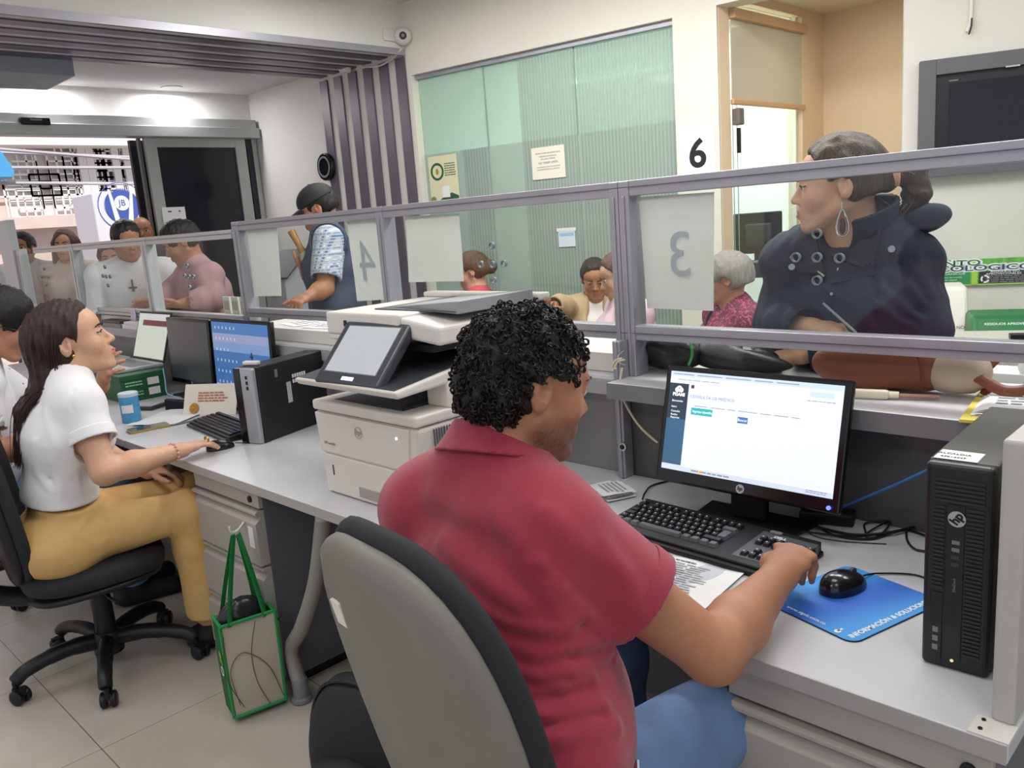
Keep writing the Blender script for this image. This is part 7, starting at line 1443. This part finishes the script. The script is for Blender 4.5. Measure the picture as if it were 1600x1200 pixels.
# capped man
c = at(497, 327, 4.40); yw = math.radians(137)
J, bd, L, B, H, s, org = stander('man in a black cap and navy vest holding a wooden piece', 497, 327, 4.40, yw, 1.70, 'b', hair_bk, lean=.06, tilt=.35, arms=dict(sL=at(514, 376, 4.30), eL=at(508, 450, 4.24), wL=at(482, 463, 4.16), wR=at(478, 428, 4.38), eR=at(505, 462, 4.5), hdR=dict(d=V(-.5, .1, .75), n=V(-.7, -.5, -.2), side=V(.3, -.8, .3), curls=(1.1, 1.2, 1.25, 1.3)), hdL=dict(curls=(.8, .9, 1, 1))), res=.006)
plaid = mat('plaid_shirt', 'dfe3e8', .85); nt = plaid.node_tree; b = nt.nodes['Principled BSDF']; tc = nt.nodes.new('ShaderNodeTexCoord'); mx = None
prev = lin('d5d8dc')
for dr_, sc_w, cl, ph in (('X', 9, '4a6f9c', 0), ('Z', 9, '7d93ad', 1), ('X', 21, 'aab4bf', 2), ('Z', 21, 'b9bfc6', .5)):
    wv = nt.nodes.new('ShaderNodeTexWave'); wv.bands_direction = dr_; wv.inputs['Scale'].default_value = sc_w; wv.inputs['Phase Offset'].default_value = ph; nt.links.new(tc.outputs['Object'], wv.inputs[0]); mr = nt.nodes.new('ShaderNodeMapRange'); mr.inputs[1].default_value = .62; mr.inputs[2].default_value = .72; nt.links.new(wv.outputs[0], mr.inputs[0]); x = nt.nodes.new('ShaderNodeMix'); x.data_type = 'RGBA'; nt.links.new(mr.outputs[0], x.inputs[0]); x.inputs[7].default_value = lin(cl)
    if mx is None: x.inputs[6].default_value = prev
    else: nt.links.new(mx.outputs[2], x.inputs[6])
    mx = x
nt.links.new(mx.outputs[2], b.inputs['Base Color'])
tee(bd, J, org, plaid, 'plaid_shirt', e=.012, t=.80, se=.030, collar=plaid)
vest = mat('navy_vest', '39435a', .75, var=.06, vscale=12); tee(bd, J, org, vest, 'vest', e=.03, t=0, hem=.10, w=1.05, extra=[s_(cap(J['s'+q]+J['r']*(1 if q == 'R' else -1)*.02, J['s'+q]+J['r']*(1 if q == 'R' else -1)*.2, .085, .085), .01) for q in 'RL'], collar=vest); trousers(bd, J, org, mat('dark_jeans', '3a4763', .85)); shoes(bd, J, org, blk_soft, .009)
hairdo(bd, L, B, H, s, org, hair_bk, th=.006, front=.05, nape=-.055)
cap_m = mat('black_cap_cloth', '17181d', .7, bump=.2, bscale=500); E_ = lambda c_, r_: ell(L(c_), [x*s for x in r_], B.T)
sd_mesh('cap', [u(E_((0, -.012, .045), (.088, .108, .088)), .01), i_(half(L((0, 0, .033)), -B[2]-.12*B[1]), .004), u(cap(L((0, -.012, .131)), L((0, -.012, .134)), .008, .006), .004), s_(E_((0, -.115, .045), (.035, .03, .022)), .006)], .005, cap_m, bd, org)
MB(org).grid(lambda a, v: L(((a-.5)*.15, .062+.085*v*(1-(2*a-1)**2*.75)+.028*(1-(2*a-1)**2), .040-.02*v-.022*(2*a-1)**2)), 12, 6, .004).build('cap_brim', cap_m, bd, smooth=1)
wp = J['wR']; pc = wp+nrm(V(-.5, .1, .75))*.075; wd = thing('wooden_piece', 'turned wooden piece held up by the capped man', 'wooden piece', pc); a_, b_ = np.array(at(455, 361, 4.36))-pc, np.array(at(474, 396, 4.36))-pc; dd = nrm(b_-a_); MB().tube([a_, a_+dd*.04, a_+dd*.09, b_], [.021, .019, .016, .023], 16).build('handle', mat('turned_wood', 'a8743a', .45, var=.2, vscale=12, stretch=(6, 6, 1)), wd, smooth=1); MB().tube([b_, b_+dd*.012, b_+dd*.02, b_+dd*.10], [.03, .03, .034, .036], 16).build('glass_end', mat('pale_glass_body', '9c9f94', .2), wd, smooth=1)
sd_mesh('wrist_watch', [u(ringp(wp-nrm(J['wR']-J['eR'])*.02, nrm(J['wR']-J['eR']), .030, .012, .004))], .004, blk, bd, org)
# man in the white t-shirt with a cross
Tc = at(198, 376, 5.0)
J, bd, L, B, H, s, org = stander('man in a white t-shirt with a cross necklace', 198, 376, 5.0, math.radians(-120)+math.pi*2-math.radians(105), 1.70, 'b', hair_bk, lean=.14, turn=-.45, tilt=.22, arms=dict(), res=.006) if 0 else stander('man in a white t-shirt with a cross necklace', 198, 376, 5.15, math.radians(-116), 1.70, 'b', hair_bk, lean=.16, turn=.35, tilt=.22, res=.006)
f, r = J['f'], J['r']
J['_'] = 0
tee(bd, J, org, white_tee, e=.02, t=.78, se=.03, h=.007); trousers(bd, J, org, denim, 'jeans', h=.009); shoes(bd, J, org, blk_soft, .009); hairdo(bd, L, B, H, s, org, hair_bk, th=.010, front=.05)
n0 = J['neck']; cr_ = [n0+r*q*.055+f*(.03+.04*abs(1-abs(q)))-J['sp']*(.02+.14*(1-abs(q))**.8)+f*.085*(1-abs(q))**.5 for q in np.linspace(-1, 1, 17)]; MB(org).tube(cr_, .003, 6).build('necklace_cord', mat('bead_brown', '4a3f3a', .4), bd); p = cr_[8]; Mx = frame(p-np.array(org)+f*.006, r, n=f); k = MB(); k.box((-.006, -.075, 0), (.006, .0, .006), Mx).box((-.024, -.03, 0), (.024, -.02, .006), Mx); k.build('cross', mat('cross_metal', '6a625c', .35, metal=.6), bd)
# man in the dusty pink shirt
J, bd, L, B, H, s, org = stander('man in a dusty pink shirt bending over the counter', 283, 379, 4.9, math.radians(170), 1.72, 'b', hair_bk, lean=.30, tilt=.45, turn=-.25, res=.006, arms=dict(eR=at(262, 462, 5.0), wR=at(240, 470, 4.98), eL=at(335, 465, 4.8), wL=at(285, 474, 4.75)))
pink_m = mat('dusty_pink_cotton', 'b58e93', .85, var=.05, vscale=16, bump=.2, bscale=500); tee(bd, J, org, pink_m, 'pink_shirt', e=.024, t=1.8, se=.024, collar=pink_m, rip=(.005, 26)); trousers(bd, J, org, MATS['dark_jeans'], h=.009); shoes(bd, J, org, blk_soft, .009); hairdo(bd, L, B, H, s, org, hair_bk, th=.015, front=.05)
# the queue by the door
J, bd, L, B, H, s, org = stander('woman with long brown hair waiting by the entrance', 102, 384, 6.3, math.radians(-125), 1.66, 'e', hair_br, True, res=.008)
tee(bd, J, org, mat('beige_top', 'c9b9ae', .85), 'beige_top', e=.012, t=.5, h=.008); trousers(bd, J, org, MATS['dark_jeans'], h=.01); sd_mesh('long_hair', hair_cap(H, B, L, s, .012, .058, -.07)+[u(ecap(L((q*.075, -.03, .02)), L((q*.09, -.01, -.20)), .035, .025, B[1], 1.6), .03) for q in (-1, 1)]+[u(ecap(L((0, -.09, .0)), L((0, -.09, -.2)), .04, .03, B[0], 2), .03), ripple(.004, 70, 2, (1, 1, .3))], .007, hair_mat('auburn_hair', '4a2c1e'), bd, org)
J, bd, L, B, H, s, org = stander('man in a white shirt waiting at the far left', 36, 388, 6.55, math.radians(-100), 1.66, 'b', hair_bk, turn=-.5, res=.008)
tee(bd, J, org, white_tee, 'white_shirt', e=.022, t=.8, se=.025, h=.008, collar=white_tee); trousers(bd, J, org, MATS['dark_jeans'], h=.01); hairdo(bd, L, B, H, s, org, hair_bk, h=.007)
J, bd, L, B, H, s, org = stander('bald man in dark clothes behind the man with a cross', 222, 362, 6.75, math.radians(-110), 1.72, 'd', hair_bk, res=.008)
dk = mat('dark_jersey', '23242c', .85); tee(bd, J, org, dk, 'dark_jersey', e=.02, t=1.8, se=.02, h=.009); trousers(bd, J, org, dk, h=.01)
J, bd, L, B, H, s, org = stander('woman in dark top half hidden behind the man with a cross', 172, 405, 6.2, math.radians(-110), 1.58, 'e', hair_bk, True, res=.008)
tee(bd, J, org, dk, 'dark_top', e=.014, t=1.8, se=.016, h=.009); trousers(bd, J, org, dk, h=.01); hairdo(bd, L, B, H, s, org, hair_bk, h=.007)
# seated people along the glass wall
J, bd, L, B, H, s, org = sitter('woman in a tan cardigan with head bowed', 929, 436, 4.95, math.radians(-140), 1.58, 'b', hair_bk, lean=.15, tilt=.32, res=.006, closed=.8, arms=dict(eR=at(882, 478, 4.85), wR=at(862, 478, 4.6), eL=at(965, 500, 4.8), wL=at(925, 534, 4.62)))
tan_m = mat('tan_knit', 'b39a78', .9, var=.06, vscale=18, bump=.3, bscale=300); f, r = J['f'], J['r']; tee(bd, J, org, mat('striped_top', 'd8d4d2', .85), 'striped_top', e=.010, t=0, h=.007)
c_ = J['chest']; kk = MB(org)
for dz0, m_ in ((.02, 'ruby_band'), (-.045, 'black_band')): sd_mesh('chest_band', [u(ecap(c_+J['sp']*dz0, c_+J['sp']*(dz0+.002), .118, .118, r, 1.3), .01), i_(half(c_+J['sp']*(dz0+.028), J['sp']), .002), i_(half(c_+J['sp']*(dz0-.028), -J['sp']), .002)], .006, mat(m_, 'b8324a' if dz0 > 0 else '1c1c20', .85), bd, org)
tee(bd, J, org, tan_m, 'tan_cardigan', e=.030, t=1.85, se=.026, extra=[s_(cap(J['neck']+f*.10+J['sp']*.03, J['chest']+f*.16-J['sp']*.03, .055, .06), .01), s_(cap(J['chest']+f*.16, J['pel']+f*.2, .055, .06), .01)], rip=(.004, 22)); trousers(bd, J, org, MATS['dark_trousers'], h=.009); shoes(bd, J, org, blk_soft, .009)
hairdo(bd, L, B, H, s, org, hair_dk, th=.012, front=.058, pulled=True)
J, bd, L, B, H, s, org = sitter('woman in a pale pink top behind the aluminium post', 968, 432, 4.20, math.radians(140), 1.50, 'c', hair_mat('chestnut_hair', '5a3f30'), lean=.10, tilt=.3, res=.0065)
pk_ = mat('pale_pink_cotton', 'd8b9c4', .85, var=.04, vscale=20); tee(bd, J, org, pk_, 'pink_top', e=.03, t=1.7, se=.03, h=.007); trousers(bd, J, org, MATS['dark_jeans'], h=.009); hairdo(bd, L, B, H, s, org, MATS['chestnut_hair'], th=.012, pulled=True, extra=[u(ell(L((0, -.12, .02)), (.04, .04, .04)), .02)])
J, bd, L, B, H, s, org = sitter('older woman with short grey hair in a maroon patterned blouse', 1138, 436, 3.95, math.radians(148), 1.56, 'e', hair_mat('grey_hair', '8d8883'), lean=.06, turn=-.75, tilt=.12, res=.006)
f, r = J['f'], J['r']; mar = mat('maroon_pattern', '6a2438', .8); nt = mar.node_tree; b = nt.nodes['Principled BSDF']; tc = nt.nodes.new('ShaderNodeTexCoord'); wv = nt.nodes.new('ShaderNodeTexNoise'); wv.inputs['Scale'].default_value = 24; wv.inputs['Distortion'].default_value = 3.5; rp = nt.nodes.new('ShaderNodeValToRGB'); rp.color_ramp.elements[0].position = .52; rp.color_ramp.elements[0].color = lin('5c1f33'); rp.color_ramp.elements[1].position = .6; rp.color_ramp.elements[1].color = lin('a84a68'); nt.links.new(tc.outputs['Object'], wv.inputs[0]); nt.links.new(wv.outputs[0], rp.inputs[0]); nt.links.new(rp.outputs[0], b.inputs['Base Color'])
tee(bd, J, org, mar, 'maroon_blouse', e=.022, t=1.5, se=.024, h=.006, extra=[s_(cap(J['neck']+f*.10+J['sp']*.04, J['chest']+f*.15+J['sp']*.09, .055, .02), .01)]); trousers(bd, J, org, MATS['dark_trousers'], h=.009)
hairdo(bd, L, B, H, s, org, MATS['grey_hair'], th=.018, front=.052, nape=-.06); n0 = J['neck']; MB(org).tube(smoothpath([n0-r*.10*-1-f*.02+J['sp']*.015, n0+r*.08+f*.10-J['sp']*.03, J['chest']+f*.150+r*.01, J['waist']+f*.17-r*.10]), .016, 8, flat=.25).build('bag_strap', mat('strap_dark', '2c2626', .6), bd, smooth=1)
J, bd, L, B, H, s, org = sitter('woman with a coral top and tied hair in the far row', 738, 424, 5.2, math.radians(125), 1.58, 'c', MATS['chestnut_hair'], lean=.05, tilt=.25, res=.007)
tee(bd, J, org, mat('coral_knit', 'c2505c', .85), 'coral_top', e=.014, t=.6, se=.016, h=.008); trousers(bd, J, org, MATS['dark_trousers'], h=.01); hairdo(bd, L, B, H, s, org, MATS['chestnut_hair'], th=.012, h=.006, pulled=True, extra=[u(ell(L((0, -.13, -.01)), (.035, .04, .045)), .02)])
# waiting seats
for i, (px, py, D, yw, lb) in enumerate(((929, 436, 4.95, -140, 'black waiting chair under the woman in the tan cardigan'), (968, 432, 4.20, 140, 'black waiting chair under the woman in pale pink'), (1138, 436, 3.95, 148, 'black waiting chair under the grey haired woman'), (738, 424, 5.2, 125, 'black waiting chair under the woman with tied hair'))):
    p = at(px, py, D); yw = math.radians(yw); t = thing('waiting_chair', lb, 'chair', (p[0]+.04*math.sin(yw), p[1]-.04*math.cos(yw), 0), yw, None); sm_ = mat('waiting_chair_black', '1d1e22', .5)
    MB().box((-.19, -.2, .40), (.19, .2, .44)).build('seat', sm_, t, bevel=.015); MB().box((-.19, -.27, .50), (.19, -.23, .86), Matrix.Rotation(.1, 4, 'X')).build('backrest', sm_, t, bevel=.015)
    for x in (-.17, .17):
        for y in (-.17, .17): MB().cyl((x, y, 0), (x, y, .40), .012, n=8).build('leg', mgrey, t)
